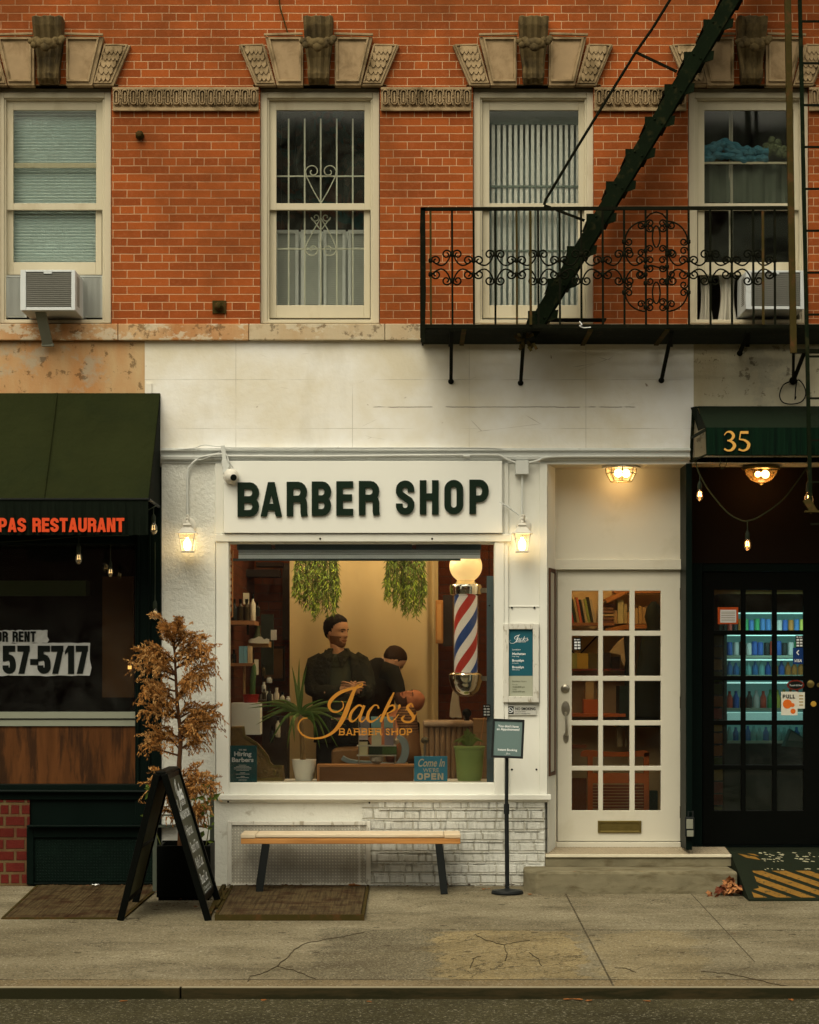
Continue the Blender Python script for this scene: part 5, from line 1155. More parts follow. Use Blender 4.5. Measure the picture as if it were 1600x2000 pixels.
mb = MB(); mb.lathe([(0, -31*s), (4*s, -29*s), (5*s, -26*s), (2*s, -25*s)], (lx, ly, lz), 12); mb.build('finial', M['brass'], dl)
l = bpy.data.lights.new('dome_light', 'POINT'); l.energy = .8; l.color = (1, .5, .18); l.shadow_soft_size = .05; lo = bpy.data.objects.new('dome_light', l); COL.objects.link(lo); lo.location = (lx, ly-.02, lz-.14)
# rubber ramp mat with worn stripes
rp = thing('ramp_mat', (PX(1525), -.35, 0), 'black rubber ramp mat with worn yellow diagonal stripes before the deli door', 'ramp')
xl2, xr2b = PX(1427), 5.2; zt_ = .25; yt_, yb_ = .02, -.80; zb_ = ground(yb_)+.012
mb = MB(); vs = [(xl2-.05, .40, .245), (xr2b, .40, .245), (xr2b, .40, .2), (xl2-.05, .40, .2)]
mb.add([(xl2, yt_, zt_), (xr2b, yt_, zt_), (xr2b, yb_, zb_), (xl2+.01, yb_, zb_), (xl2, yt_, -.05), (xr2b, yt_, -.05), (xr2b, yb_, -.06), (xl2+.01, yb_, -.06)], [(0, 3, 2, 1), (0, 4, 7, 3), (3, 7, 6, 2), (1, 2, 6, 5), (0, 1, 5, 4), (4, 5, 6, 7)])
mb.box(xl2-.0, xr2b, yt_+.001, .42, .1, zt_-.002); mb.build('mat', M['rubber'], rp)
def onramp(x, v, lift): return (x, yt_+(yb_-yt_)*v, zt_+(zb_-zt_)*v+lift)
mb = MB(); xA = xl2+.13; rr = random.Random(5)
for q in range(-9, 22):
    # stripes run down to the right
    x_ = xA+q*.17; pts = []
    n = 26; wdt = .062; dxs = 1.05
    vs = []; fs = []
    for i in range(n+1):
        v = .42+.55*i/n; c_ = x_+dxs*(v-.42)*.82; a, b = c_-wdt/1.2, c_+wdt/1.2; edge = xA-.02+(.0 if v < .8 else -.06)
        a = max(a, edge); b = max(b, edge); a = min(a, xr2b); b = min(b, xr2b)
        vs += [onramp(a, v, .003), onramp(b, v, .003)]
    for i in range(n):
        if vs[2*i+1][0]-vs[2*i][0] > .002 or vs[2*i+3][0]-vs[2*i+2][0] > .002: fs.append((2*i, 2*i+2, 2*i+3, 2*i+1))
    mb.add(vs, fs)
for q in range(2):
    vs = [onramp(xl2+.05+q*.07, .05+.0*q, .003), onramp(xl2+.17, .12-.06*q, .003), onramp(xl2+.20, .19-.08*q, .003), onramp(xl2+.10+q*.05, .14-.06*q, .003)]
    mb.add(vs, [(0, 3, 2, 1)])
mb.build('stripe', M['yellow'], rp)
mb = MB()
for q in range(150):
    x_ = xl2+.2+rr.random()**1.3*1.5; v = rr.choice([.04, .08, .12, .17, .22, .39])+rr.uniform(-.012, .012); w_ = rr.uniform(.008, .03)
    mb.add([onramp(x_, v, .003+q*.00001), onramp(x_+w_, v+.012, .003+q*.00001), onramp(x_+w_*1.3, v, .003+q*.00001), onramp(x_+w_*.4, v-.012, .003+q*.00001)], [(0, 1, 2, 3)])
mb.build('worn_print', flat('worn_white_print', C(150, 140, 100)), rp)

# ================================================================ cellar hatches
def hatch(pts_b, pts_f, yf, lift, label, bar_):
    a, b = PX(pts_b[0]), PX(pts_b[1]); c, d = PX(pts_f[0], yf), PX(pts_f[1], yf); y0 = -.06
    r = thing('cellar_hatch', ((a+b)/2, yf/2, ground(yf/2)), label, 'cellar hatch', 'steel cellar hatches in the pavement')
    zb, zf = .012, ground(yf)+lift
    def plate(u0, u1, name, m):
        mb = MB(); v = []
        for u in (u0, u1):
            xb, xf = a+(b-a)*u, c+(d-c)*u
            v += [(xb, y0, zb), (xf, yf, zf), (xf, yf, zf-.02), (xb, y0, zb-.02)]
        mb.add(v, [(0, 1, 5, 4), (1, 2, 6, 5), (3, 7, 6, 2), (0, 4, 7, 3), (0, 3, 2, 1), (4, 5, 6, 7)]); return mb.build(name, m, r)
    plate(.0, .02, 'frame_bar', M['rust_iron']); plate(.025, .52 if bar_ else .975, 'door', M['hatch'])
    if bar_: plate(.525, .975, 'door', M['hatch'])
    plate(.98, 1., 'frame_bar', M['rust_iron'])
    mb = MB(); mb.box(c-.0, d, yf-.025, yf-.001, ground(yf)-.02, zf-.002); mb.build('edge_frame', M['rust_iron'], r)
hatch((74, 318), (4, 244), -1.62, .012, 'flat rusty diamond plate cellar hatch before the restaurant', True)
hatch((452, 722), (420, 712), -1.68, .04, 'rusty raised cellar hatch in front of the bench', False)
mb = MB(); yy = -1.0
for (x0_, y0_, x1_, y1_) in ((440, -.1, 408, -1.6),):
    mb.bar((PX(x0_), y0_, .012), (PX(x1_, y1_), y1_, ground(y1_)+.02), .03, .02, (0, 0, 1))
mb.bar((PX(452), -.35, .01), (PX(424, -1.2), -1.2, -.02), .02, .02, (0, 0, 1)); mb.bar((PX(440), -.3, .02), (PX(438, -1.), -1., -.0), .015, .02, (0, 0, 1))
tag(mb.build('loose_hatch_bar', M['rust_iron']), 'broken rusty bars lying along the edge of the raised cellar hatch', 'metal bars')
# ================================================================ sign board with raised letters
sb = thing('shop_sign', (PX(709), -.05, PZ(1041)), 'long white sign board with raised dark letters reading BARBER SHOP', 'sign')
mb = MB(); mb.pb(437, 900, 981, 1041, -.062, -.013); mb.build('board', M['sign_white'], sb, bev=.003)
y = -.080; s = (DIST+y)/FPX
LET = [('B', 464, 42), ('A', 509, 42), ('R', 560, 40), ('B', 609, 38), ('E', 657, 33), ('R', 701, 40), ('S', 773.5, 36), ('H', 820, 37), ('O', 868, 37), ('P', 917, 38)]
for ch, px, w in LET:
    mb = MB(); H = 67*s; top = 940 if px < 760 else 936; bot = 1009-(px-464)*.0118; top = bot-67
    W = w*s/WID.get(ch, 1.)
    block_text(mb, ch, PX(px, y), PZ(bot, y), H, W, .195, y, -.0622)
    mb.build('letter', M['letter'], sb)
# ================================================================ wall lanterns
def lantern(px, label):
    yb = -.012; y = -.14; x = PX(px, y); s = (DIST+y)/FPX
    r = thing('wall_lantern', (x, -.02, PZ(1080, y)), label, 'wall lantern')
    Z = lambda py: PZ(py, y)
    mb = MB(); mb.lathe([(.055, 0), (.055, .01), (.04, .022), (0, .024)], (PX(px+3), yb+.012, PZ(1028)), 20, 'y', 1., 1.2)
    mb.tube(catmull([(PX(px+3), yb, PZ(1024)), (PX(px+3), -.06, PZ(1008)), (x, -.12, Z(1012)), (x, y, Z(1018))], 5), .008, 8)
    mb.build('backplate', M['mask'], r, smooth=True)
    mb = MB(); mb.ball((x, y, Z(1007)), .010, 10, 8); mb.lathe([(.007, Z(1016)-0), (.012, Z(1013)), (.006, Z(1009))], (x, y, 0), 10); mb.lathe([(.010, Z(1022)), (.016, Z(1021)), (.008, Z(1016))], (x, y, 0), 12)
    def sq(h, py): return [(x-h, y-h, Z(py)), (x+h, y-h, Z(py)), (x+h, y+h, Z(py)), (x-h, y+h, Z(py))]
    mb.loft([sq(8*s, 1026.5), sq(8.5*s, 1025.5), sq(5*s, 1022)]); mb.loft([sq(5.5*s, 1030), sq(5.5*s, 1026.5)])
    mb.loft([sq(20*s, 1043), sq(20*s, 1041.5), sq(15.5*s, 1039.5), sq(10*s, 1031.5), sq(6*s, 1030)]); mb.build('cap', M['mask'], r)
    mb = MB(); T, B = 15.5*s, 10.5*s
    for i, j in ((-1, -1), (1, -1), (1, 1), (-1, 1)): mb.bar((x+i*T, y+j*T, Z(1043)), (x+i*B, y+j*B, Z(1077)), .007, .007)
    mb.loft([sq(12.5*s, 1078.5), sq(12.5*s, 1076)]); k = .72
    for j in (-1, 1):
        q = T+(B-T)*.29; mb.bar((x-q, y+j*q, Z(1053)), (x+q, y+j*q, Z(1053)), .005); mb.bar((x+j*q, y-q, Z(1053)), (x+j*q, y+q, Z(1053)), .005)
    mb.bar((x, y-T, Z(1043)), (x, y-T*.93, Z(1053)), .004)
    mb.build('cage', M['mask'], r)
    mb = MB(); mb.loft([sq(B*.92, 1075.5), sq(T*.93, 1043.5)]); gm = glass_mat('lantern_glass', (1., .95, .85), 1., .22, .15, (.95, .85, .65)); mb.build('glass', gm, r)
    mb = MB(); mb.lathe([(0, -.045), (.018, -.04), (.026, -.02), (.026, .015), (.012, .035), (.009, .05)], (x, y, Z(1063)), 14); mb.build('lamp_bulb', emit('lantern_bulb', (1., .78, .42), 14), r, smooth=True)
    l = bpy.data.lights.new('lantern_light', 'POINT'); l.energy = .5; l.color = (1., .58, .22); l.shadow_soft_size = .04
    lo = bpy.data.objects.new('lantern_light', l); COL.objects.link(lo); lo.location = (x, y-.02, Z(1066)); lo.parent = None
    return r
lantern(366, 'lit cream carriage lantern on the stucco pier beside the dark awning')
lantern(1020, 'lit cream carriage lantern between the display window and the door recess')
# ================================================================ security camera
cm = thing('security_camera', (PX(450), -.1, PZ(945)), 'white dome security camera hanging from a strap at the sign board corner', 'security camera')
mb = MB(); mb.bar((PX(437), -.075, PZ(872)), (PX(441), -.075, PZ(906)), .03, .012); mb.bar((PX(441), -.08, PZ(900)), (PX(443), -.08, PZ(925)), .045, .02); mb.tube([(PX(444), -.09, PZ(888)), (PX(450), -.10, PZ(905)), (PX(457), -.08, PZ(916))], .005, 6); mb.tube([(PX(446), -.07, PZ(895)), (PX(449), -.09, PZ(915))], .006, 6)
mb.build('bracket', M['trim'], cm, bev=.002)
mb = MB(); c = (PX(451.5, -.12), -.10, PZ(930, -.12)); mb.lathe([(.045, 0), (.056, .01), (.058, .03), (.05, .04), (.0, .045)], (c[0], c[1]+.035, c[2]), 24, 'y'); mb.ball((c[0], c[1]-.012, c[2]), .049, 24, 16); mb.build('dome', M['mask'], cm, smooth=True)
mb = MB(); d = Vector((.45, -.85, -.28)).normalized(); M4 = Matrix.Translation(Vector(c)+Vector((0, -.012, 0))+d*.040) @ d.to_track_quat('Z', 'Y').to_matrix().to_4x4()
k0 = len(mb.v); mb.lathe([(.024, -.004), (.024, .0095), (.02, .0105), (0, .0105)], (0, 0, 0), 20); mb.xf(M4, k0); mb.build('lens', flat('lens_black', (.008, .012, .01), .15), cm)
# ================================================================ recess ceiling lamp
rl = thing('ceiling_lamp', (PX(1212, .14), .14, PZ(912, .14)), 'lit octagonal ceiling lamp above the white entrance door', 'lamp')
x, yy = PX(1213, .14), .14; s = (DIST+yy)/FPX; Z = lambda py: PZ(py, yy)
mb = MB(); mb.lathe([(37*s, Z(914)), (37*s, Z(911)), (34*s, Z(909.5))], (x, yy, 0), 8); mb.build('base', M['mask'], rl)
mb = MB()
for k in range(8):
    a = 2*pi*k/8; pr = [(30, 914), (29, 925), (20, 941)]
    mb.tube([(x+r_*s*cos(a), yy+r_*s*sin(a), Z(p_)) for r_, p_ in pr], .004, 5)
    b = 2*pi*(k+1)/8
    for r_, p_ in pr: mb.bar((x+r_*s*cos(a), yy+r_*s*sin(a), Z(p_)), (x+r_*s*cos(b), yy+r_*s*sin(b), Z(p_)), .006)
mb.build('cage', M['brass'], rl)
mb = MB(); mb.lathe([(0, Z(941)), (19*s, Z(941)), (28*s, Z(925)), (29*s, Z(914))], (x, yy, 0), 8); mb.build('glass', glass_mat('octagon_glass', (1., .93, .8), 1., .3, .2, (.95, .8, .5)), rl)
mb = MB(); mb.ball((x-.02, yy, Z(924)), .03, 12, 8); mb.ball((x+.04, yy+.02, Z(924)), .03, 12, 8); mb.build('lamp_bulb', emit('octagon_bulb', (1., .72, .36), 16), rl)
l = bpy.data.lights.new('recess_light', 'POINT'); l.energy = .6; l.color = (1., .55, .2); l.shadow_soft_size = .06; lo = bpy.data.objects.new('recess_light', l); COL.objects.link(lo); lo.location = (x, yy, Z(948))

# ================================================================ framed notice, no smoking plate
nf = thing('framed_notice', (PX(1018), -.03, PZ(1372)), 'teal and grey opening hours board in a chipped white frame on the pier', 'notice board')
mb = MB(); rail_frame(mb, 983, 1218, 1053, 1372, 11, 11, 12, 12, -.045, .0); mb.build('frame', M['chipped'], nf, bev=.004)
mb = MB(); mb.pb(994, 1229, 1041, 1320, -.024, -.008); mb.build('teal_board', M['teal'], nf)
mb = MB(); mb.pb(994, 1320, 1041, 1360, -.0235, -.008); mb.build('hours_board', flat('grey_green_board', C(150, 146, 112)), nf)
yt = -.0255; s = (DIST+yt)/FPX
mb = MB(); script_name(mb, PX(995, yt), PZ(1251.5, yt), 37*s, yt); mb.build('script_lettering', M['inkwhite'], nf)
mb = MB(); small_text(mb, 'BARBER SHOP', PX(1018, yt), PZ(1254.5, yt), .0115, yt, align='CENTER', off=.01)
for t_, py, sz, o_ in (('Locations', 1270, .016, 0), ('Manhattan', 1279, .0235, .02), ('West Village', 1283, .010, 0), ('Brooklyn', 1292, .0235, .02), ('Greenpoint', 1296, .010, 0), ('Brooklyn', 1305, .0235, .02), ('Williamsburg', 1309, .010, 0)):
    small_text(mb, t_, PX(1000.5, yt), PZ(py, yt), sz, yt, off=o_)
mb.build('lettering', M['inkwhite'], nf)
mb = MB()
for t_, py, sz, o_ in (('Business Hours', 1332, .017, 0), ('Mon-Sat', 1338, .012, 0), ('10:00-8:00 pm', 1343, .016, .02), ('Sunday', 1347, .012, 0), ('10:00-6:00 pm', 1352, .016, .02)):
    small_text(mb, t_, PX(1000.5, yt), PZ(py, yt), sz, yt, off=o_)
mb.build('hours_lettering', flat('hours_ink', C(96, 94, 66)), nf)
ns = thing('no_smoking_sign', (PX(1019), -.03, PZ(1397)), 'small silver NO SMOKING plate below the framed notice', 'sign')
mb = MB(); mb.pb(989.5, 1377, 1048, 1397, -.014, 0); mb.build('plate', flat('silver_plate', C(176, 168, 140), .5, .0), ns, bev=.002)
mb = MB(); yt = -.0155; mb.pb(991, 1379.5, 1003.5, 1394.5, yt, -.0142); small_text(mb, 'NO SMOKING', PX(1006.5, yt), PZ(1387, yt), .0285, yt, width=.148, off=.03); small_text(mb, 'INCLUDES VAPING', PX(1006.5, yt), PZ(1391, yt), .012, yt, width=.075); small_text(mb, 'AND E-CIGARETTES', PX(1006.5, yt), PZ(1395, yt), .012, yt, width=.11); mb.build('lettering', M['ink'], ns)
mb = MB(); c = (PX(997.3, yt), PZ(1387, yt)); ribbon(mb, [(c[0]+.018*cos(a*pi/10), c[1]+.018*sin(a*pi/10)) for a in range(20)], .004, yt-.001, yt, True); ribbon(mb, [(c[0]-.012, c[1]+.012), (c[0]+.012, c[1]-.012)], .004, yt-.0013, yt); ribbon(mb, [(c[0]-.013, c[1]-.003), (c[0]+.008, c[1]-.003)], .0035, yt-.0009, yt)
mb.build('symbol', M['inkwhite'], ns)
# ================================================================ booking stand
bs = thing('booking_stand', (PX(991, -.42), -.42, ground(-.42)), 'black pole sign stand with tilted framed booking notice beside the steps', 'sign stand')
y = -.42; s = (DIST+y)/FPX; x = PX(991, y); gz_ = ground(y)
mb = MB(); mb.lathe([(31*s, 0), (31.5*s, .012), (29*s, .025), (10*s, .032), (.016, .04)], (x, y, gz_), 32); mb.build('base', M['charcoal'], bs, smooth=True)
mb = MB(); mb.tube([(x, y, gz_+.03), (PX(989.5, y), y, PZ(1580, y))], .0155, 12); mb.tube([(PX(989.5, y), y, PZ(1590, y)), (PX(989.5, y), y, PZ(1570, y))], .020, 12); mb.tube([(PX(989.5, y), y, PZ(1572, y)), (PX(990, y), y, PZ(1475, y))], .013, 12); mb.build('pole', M['charcoal'], bs, smooth=True)
rot = Matrix.Translation((PX(992, y), y-.02, PZ(1442.5, y))) @ Matrix.Rotation(radians(3), 4, 'Y') @ Matrix.Rotation(radians(-8), 4, 'X') @ Matrix.Rotation(radians(-8), 4, 'Z')
def tb(mb, a, b, c, d, y0, y1):
    k = len(mb.v); mb.box(a*s, c*s, y0, y1, -d*s, -b*s); mb.xf(rot, k)
mb = MB(); W2, H2 = 31, 38
for q in ((-W2, -H2, W2, -H2+4), (-W2, H2-4, W2, H2), (-W2, -H2+4, -W2+4, H2-4), (W2-4, -H2+4, W2, H2-4)): tb(mb, *q, -.012, .012)
mb.build('frame', M['charcoal'], bs, bev=.002)
mb = MB(); tb(mb, -W2+4, -H2+4, W2-4, H2-4, -.004, .006); mb.build('poster', M['tealdark'] if 0 else flat('grey_teal_print', C(88, 102, 86)), bs)
Tm = lambda a, b, d: tuple(rot @ Vector((a, d, b)))
mb = MB()
for t_, yy_, sz in (("You don't have", 22, .024), ("an Appointment?", 16, .024), ('Instant Booking', -24, .022)): small_text(mb, t_, 0, yy_*s, sz, -.0055, align='CENTER', T=Tm, off=.015)
mb.build('lettering', M['inkwhite'], bs)
mb = MB(); script_name(mb, -5*s, -31*s, 11*s, -.0055, Tm); mb.build('script_lettering', M['inkwhite'], bs)
# ================================================================ bench
bn = thing('bench', (PX(685, -.3), -.27, ground(-.3)), 'long wooden plank bench with slanted dark metal legs below the display window', 'bench')
yf, yb = -.46, -.13; zt = .415; x0, x1 = PX(470, yf), PX(900, yf)
mb = MB(); mb.box(x0+.11, x1-.12, yf, yb, zt-.025, zt); mb.build('seat', M['wood_top'], bn, bev=.006)
mb = MB(); mb.box(x0, x0+.108, yf-.002, yb+.002, zt-.03, zt+.001); mb.build('end_board', M['wood_top'], bn, bev=.006)
mb = MB(); mb.box(x1-.118, x1, yf-.002, yb+.002, zt-.03, zt+.001); mb.build('end_board', M['wood_top'], bn, bev=.006)
mb = MB(); mb.box(x0+.002, x1-.002, yf+.001, yf+.035, zt-.07, zt-.031); mb.box(x0+.002, x1-.002, yb-.035, yb-.001, zt-.07, zt-.031); mb.build('apron', M['wood'], bn, bev=.004)
for pxt, pxb in ((520, 506), (857, 868)):
    for yy in (yf+.02, yb-.02):
        mb = MB(); zt_ = zt-.071; mb.bar((PX(pxt, yy), yy, zt_), (PX(pxb, yy-.01), yy-.01, ground(yy)), .052, .03); mb.build('leg', M['charcoal'], bn, bev=.003)
# ================================================================ A-frame board
af = thing('sandwich_board', (-1.62, -1.32, ground(-1.3)), 'dark A-frame pavement sign listing cuts beside the planter', 'pavement sign')
yn, yr = -1.70, -.93
zr = .905
def panel(name_, xt, xb, side):
    out = []
    za = zr; zb = ground(-1.7)+.0
    for yy in (yn, yr):
        mb = MB(); zz = ground(yy); mb.bar((xt, yy, za), (xb, yy, zz), .045, .03, (0, 1, 0)); mb.build('leg', M['black'], af, bev=.003)
    P_ = lambda u: Vector((xt+(xb-xt)*u, 0, za+(zb-za)*u))
    for u in (.03, .86) if side > 0 else (.03, .5, .86):
        p = P_(u); mb = MB(); mb.bar((p.x, yn, p.z), (p.x, yr, p.z), .05 if u != .5 else .03, .022); mb.build('crossbar', M['black'], af, bev=.003)
    mb = MB(); a, b = P_(.04), P_(.86); nrm = Vector((a.z-b.z, 0, b.x-a.x)).normalized()*side
    if nrm.x*side < 0: nrm = -nrm
    o = nrm*.008; y0, y1 = yn+.016, yr-.016
    mb.add([(a.x+o.x, y0, a.z+o.z), (b.x+o.x, y0, b.z+o.z), (b.x+o.x, y1, b.z+o.z), (a.x+o.x, y1, a.z+o.z), (a.x-o.x, y0, a.z-o.z), (b.x-o.x, y0, b.z-o.z), (b.x-o.x, y1, b.z-o.z), (a.x-o.x, y1, a.z-o.z)], [(0, 1, 2, 3), (7, 6, 5, 4), (0, 4, 5, 1), (3, 2, 6, 7), (0, 3, 7, 4), (1, 5, 6, 2)])
    mb.build('panel', flat('chalk_panel', C(62, 62, 42), .5) if side > 0 else flat('panel_back', C(92, 88, 54)), af)
    return a, b, nrm
a, b, nrm = panel('r', -1.615, -1.325, 1); panel('l', -1.665, -1.905, -1)
mb = MB(); mb.box(-1.675, -1.605, yn-.01, yr+.01, zr-.012, zr+.018); mb.build('ridge_cap', M['black'], af, bev=.006)
def onp(u, v, d):   # u across the board 0..1 (near to far), v from top 0..1 down
    p = a.lerp(b, v); yy = yn+.02+(yr-yn-.04)*u; q = nrm*(.0095+d); return (p.x+q.x, yy, p.z+q.z)
Wp = (yr-yn-.04); Hp = (b-a).length
Tp = lambda x_, z_, d: onp(x_/Wp, -z_/Hp, -d)
mb = MB(); script_name(mb, .16*Wp, -.20*Hp, .62*Wp, -.001, Tp, .0006)
small_text(mb, 'BARBER SHOP', .45*Wp, -.245*Hp, .045, -.001, T=Tp, width=.36*Wp, off=.02)
small_text(mb, 'WALKS-INS WELCOME', .12*Wp, -.345*Hp, .07, -.001, T=Tp, width=.76*Wp, off=.03)
for t_, v_, w_ in (('Haircut', .49, .5), ('Beard Trim', .63, .62), ("Kid's Cut", .765, .58), ('Buzz Cut', .895, .58)): small_text(mb, t_, .2*Wp, -v_*Hp, .105, -.001, T=Tp, width=w_*Wp, off=.005)
small_text(mb, '113 Thompson Street NYC', .2*Wp, -.945*Hp, .03, -.001, T=Tp, width=.62*Wp); small_text(mb, 'open seven days a week', .2*Wp, -.975*Hp, .03, -.001, T=Tp, width=.62*Wp)
mb.build('lettering', M['inkwhite'], af)
# ================================================================ planter and dried conifer
pl = thing('planter', (PX(362, -.55), -.55, ground(-.55)), 'tall square black planter box with a tall back frame behind the pavement sign', 'planter')
y0, y1 = -.78, -.42; xa, xb = PX(306, y0), PX(411, y0); z0, z1 = ground(-.7), PZ(1652, y0)
mb = MB(); t_ = .025
mb.box(xa, xb, y0, y0+t_, z0+.02, z1); mb.box(xa, xb, y1-t_, y1, z0+.02, z1+.01); mb.box(xa, xa+t_, y0+t_, y1-t_, z0+.02, z1); mb.box(xb-t_, xb, y0+t_, y1-t_, z0+.02, z1); mb.box(xa+.01, xb-.01, y0+.01, y1-.01, z0-.005, z0+.02)
mb.build('box', M['black'], pl, bev=.004)
mb = MB(); mb.box(xa+t_, xb-t_, y0+t_, y1-t_, z1-.08, z1-.05)
mb.build('soil', mat('dry_soil', C(58, 46, 24), .95, var=.4, vs=30, bump=.8), pl)
mb = MB(); mb.bar((PX(414, -.4), -.38, PZ(1762, -.38)), (PX(414, -.4), -.38, PZ(1513, -.38)), .03, .02); mb.bar((PX(302, -.4), -.38, PZ(1762, -.38)), (PX(302, -.4), -.38, PZ(1600, -.38)), .03, .02); mb.bar((PX(302, -.4), -.38, PZ(1592, -.38)), (PX(345, -.4), -.38, PZ(1592, -.38)), .012)
mb.bar((PX(302, -.4), -.38, PZ(1614, -.38)), (PX(414, -.4), -.38, PZ(1614, -.38)), .014); mb.build('back_frame', flat('frame_metal', C(78, 80, 60), .5, .2), pl)
def leafy(mb, pts, n, L, w, rr, spread=.9, droop=.6):
    for _ in range(n):
        i = rr.randrange(len(pts)-1); f = rr.random(); p = Vector(pts[i]).lerp(Vector(pts[i+1]), f); ax = (Vector(pts[i+1])-Vector(pts[i])).normalized()
        d = (ax*.8+Vector((rr.uniform(-1, 1), rr.uniform(-1, 1), rr.uniform(-1, 1)))*spread+Vector((0, 0, -droop))).normalized()
        u = d.cross(Vector((rr.uniform(-1, 1), rr.uniform(-1, 1), rr.uniform(-1, 1)))).normalized(); l = L*rr.uniform(.6, 1.25)
        q = p+d*l; m_ = p+d*l*.45
        mb.add([p, m_+u*w, q, m_-u*w], [(0, 1, 2, 3)])
dc = thing('dried_conifer', (PX(348, -.6), -.6, z1-.05), 'dead brown potted conifer with drooping dry sprays above the black planter', 'shrub')
rr = random.Random(17)
def tp(px, py, yo=0.): return Vector((PX(px, -.6+yo), -.6+yo, PZ(py, -.6+yo)))
tr = catmull([tuple(tp(352, 1668)), tuple(tp(354, 1560)), tuple(tp(350, 1500)), tuple(tp(353, 1440)), tuple(tp(347, 1380)), tuple(tp(344, 1330)), tuple(tp(341, 1270)), tuple(tp(337, 1225))], 5)
mb = MB(); mb.tube(tr, [.022-.017*i/len(tr) for i in range(len(tr))], 8)
branches = []
def trunk_at(py):
    z = tp(0, py).z; return min(tr, key=lambda q: abs(q[2]-z))
def branch(py, px1, py1, yo):
    a_ = Vector(trunk_at(py)); e = tp(px1, py1, yo); m_ = a_.lerp(e, .5)+Vector((rr.uniform(-.02, .02), 0, rr.uniform(-.0, .05)))
    pts = catmull([tuple(a_), tuple(m_), tuple(e)], 5); mb.tube(pts, [.008-.006*i/len(pts) for i in range(len(pts))], 5); branches.append((pts, py)); return pts
specs = []
for k in range(9): specs.append((1262+rr.uniform(-20, 10), 337+rr.uniform(-22, 26), 1212+rr.uniform(0, 38)))
for k in range(26):
    s_ = rr.choice([-1, 1]); py1 = rr.uniform(1250, 1350); ext = 78 if s_ < 0 else 74
    specs.append((py1+rr.uniform(10, 40), 344+s_*rr.uniform(.3, 1)*ext*(1-.35*abs(py1-1305)/60), py1))
for k in range(5): specs.append((1400, 292+rr.uniform(-8, 22), rr.uniform(1340, 1390)))
for k in range(20):
    s_ = rr.choice([-1, 1, 1]); py1 = rr.uniform(1385, 1475); ext = 66 if s_ < 0 else 70
    specs.append((py1+rr.uniform(5, 30), 352+s_*rr.uniform(.25, 1)*ext, py1))
for k in range(24):
    s_ = rr.choice([-1, 1]); py1 = rr.uniform(1498, 1600); specs.append((min(1620, py1+20), 358+s_*rr.uniform(.2, 1)*(52 if s_ > 0 else 62), py1))
for py, px1, py1 in specs: branch(py, px1, py1, rr.uniform(-.22, .22))
mb.build('trunk', mat('dry_bark', C(70, 44, 22), .9, var=.3, vs=20, bump=.5), dc, smooth=True)
tones = [mat('dry_spray_a', C(154, 102, 44), .85, var=.3, vs=25, bump=0), mat('dry_spray_b', C(106, 68, 28), .85, var=.3, vs=25, bump=0), mat('dry_spray_c', C(172, 126, 66), .85, var=.25, vs=25, bump=0)]
mb = MB()
for pts, py in branches:
    e = Vector(pts[-1]); L0 = (e-Vector(pts[0])).length; mb.cur = rr.choice([0, 0, 1, 2])
    leafy(mb, pts[2:], 60, .022, .0034, rr)
    for k in range(19):
        i = rr.randrange(2, len(pts)); p = Vector(pts[i]); out = Vector((p.x-tr[10][0], p.y+.6, 0))
        if out.length < .01: out = Vector((rr.uniform(-1, 1), rr.uniform(-1, 1), 0))
        out.normalize(); ln = rr.uniform(.05, .13); up = 1.2 if (py < 1275 or rr.random() < .45) else -.1
        sp = [tuple(p), tuple(p+out*ln*.5+Vector((rr.uniform(-.03, .03), rr.uniform(-.03, .03), up*.03+.01))), tuple(p+out*ln*.8+Vector((rr.uniform(-.04, .04), rr.uniform(-.04, .04), -ln*.55 if up < 1 else ln*.5)))]
        mb.cur = rr.choice([0, 0, 1, 2]); leafy(mb, catmull(sp, 3), 34, .020, .0034, rr, .8, .9 if up < 1 else -.3)
mb.build('foliage', tones, dc)
gp = thing('climbing_plant', (PX(395, -.7), -.7, z1-.05), 'green leafed creeper growing in the planter under the dead conifer', 'plant')
mb = MB(); rr = random.Random(33)
for k in range(34):
    c = tp(rr.choice([284, 292, 398, 405, 412, 415, 392, 400]) + rr.uniform(-8, 8), rr.uniform(1520, 1655) if k % 3 else rr.uniform(1555, 1600), -.1); d = Vector((rr.uniform(-1, 1), rr.uniform(-.6, .2), rr.uniform(-1, .2))).normalized(); u = d.cross(Vector((0, 1, 0))).normalized(); l = rr.uniform(.035, .07)
    if c.x < PX(300, -.7) and c.z < PZ(1610): c.z = PZ(1590)+rr.uniform(-.05, .05)
    n_ = Vector((0, -.008, 0)); mb.add([c, c+d*l*.35+u*l*.28+n_, c+d*l, c+d*l*.35-u*l*.28+n_], [(0, 1, 2), (0, 2, 3)])
mb.build('foliage', mat('creeper_leaf', C(74, 84, 26), .6, var=.35, vs=20, bump=0), gp)
mb = MB(); mb.tube(catmull([tuple(tp(400, 1665, -.05)), tuple(tp(408, 1610, -.1)), tuple(tp(398, 1560, -.1)), tuple(tp(412, 1530, -.1))], 5), .004, 5); mb.build('stem', flat('creeper_stem', C(90, 90, 40)), gp); mb = MB(); mb.tube(catmull([tuple(tp(320, 1665, -.05)), tuple(tp(295, 1600, -.1)), tuple(tp(288, 1570, -.1))], 5), .004, 5); mb.build('stem', flat('creeper_stem', C(90, 90, 40)), gp)
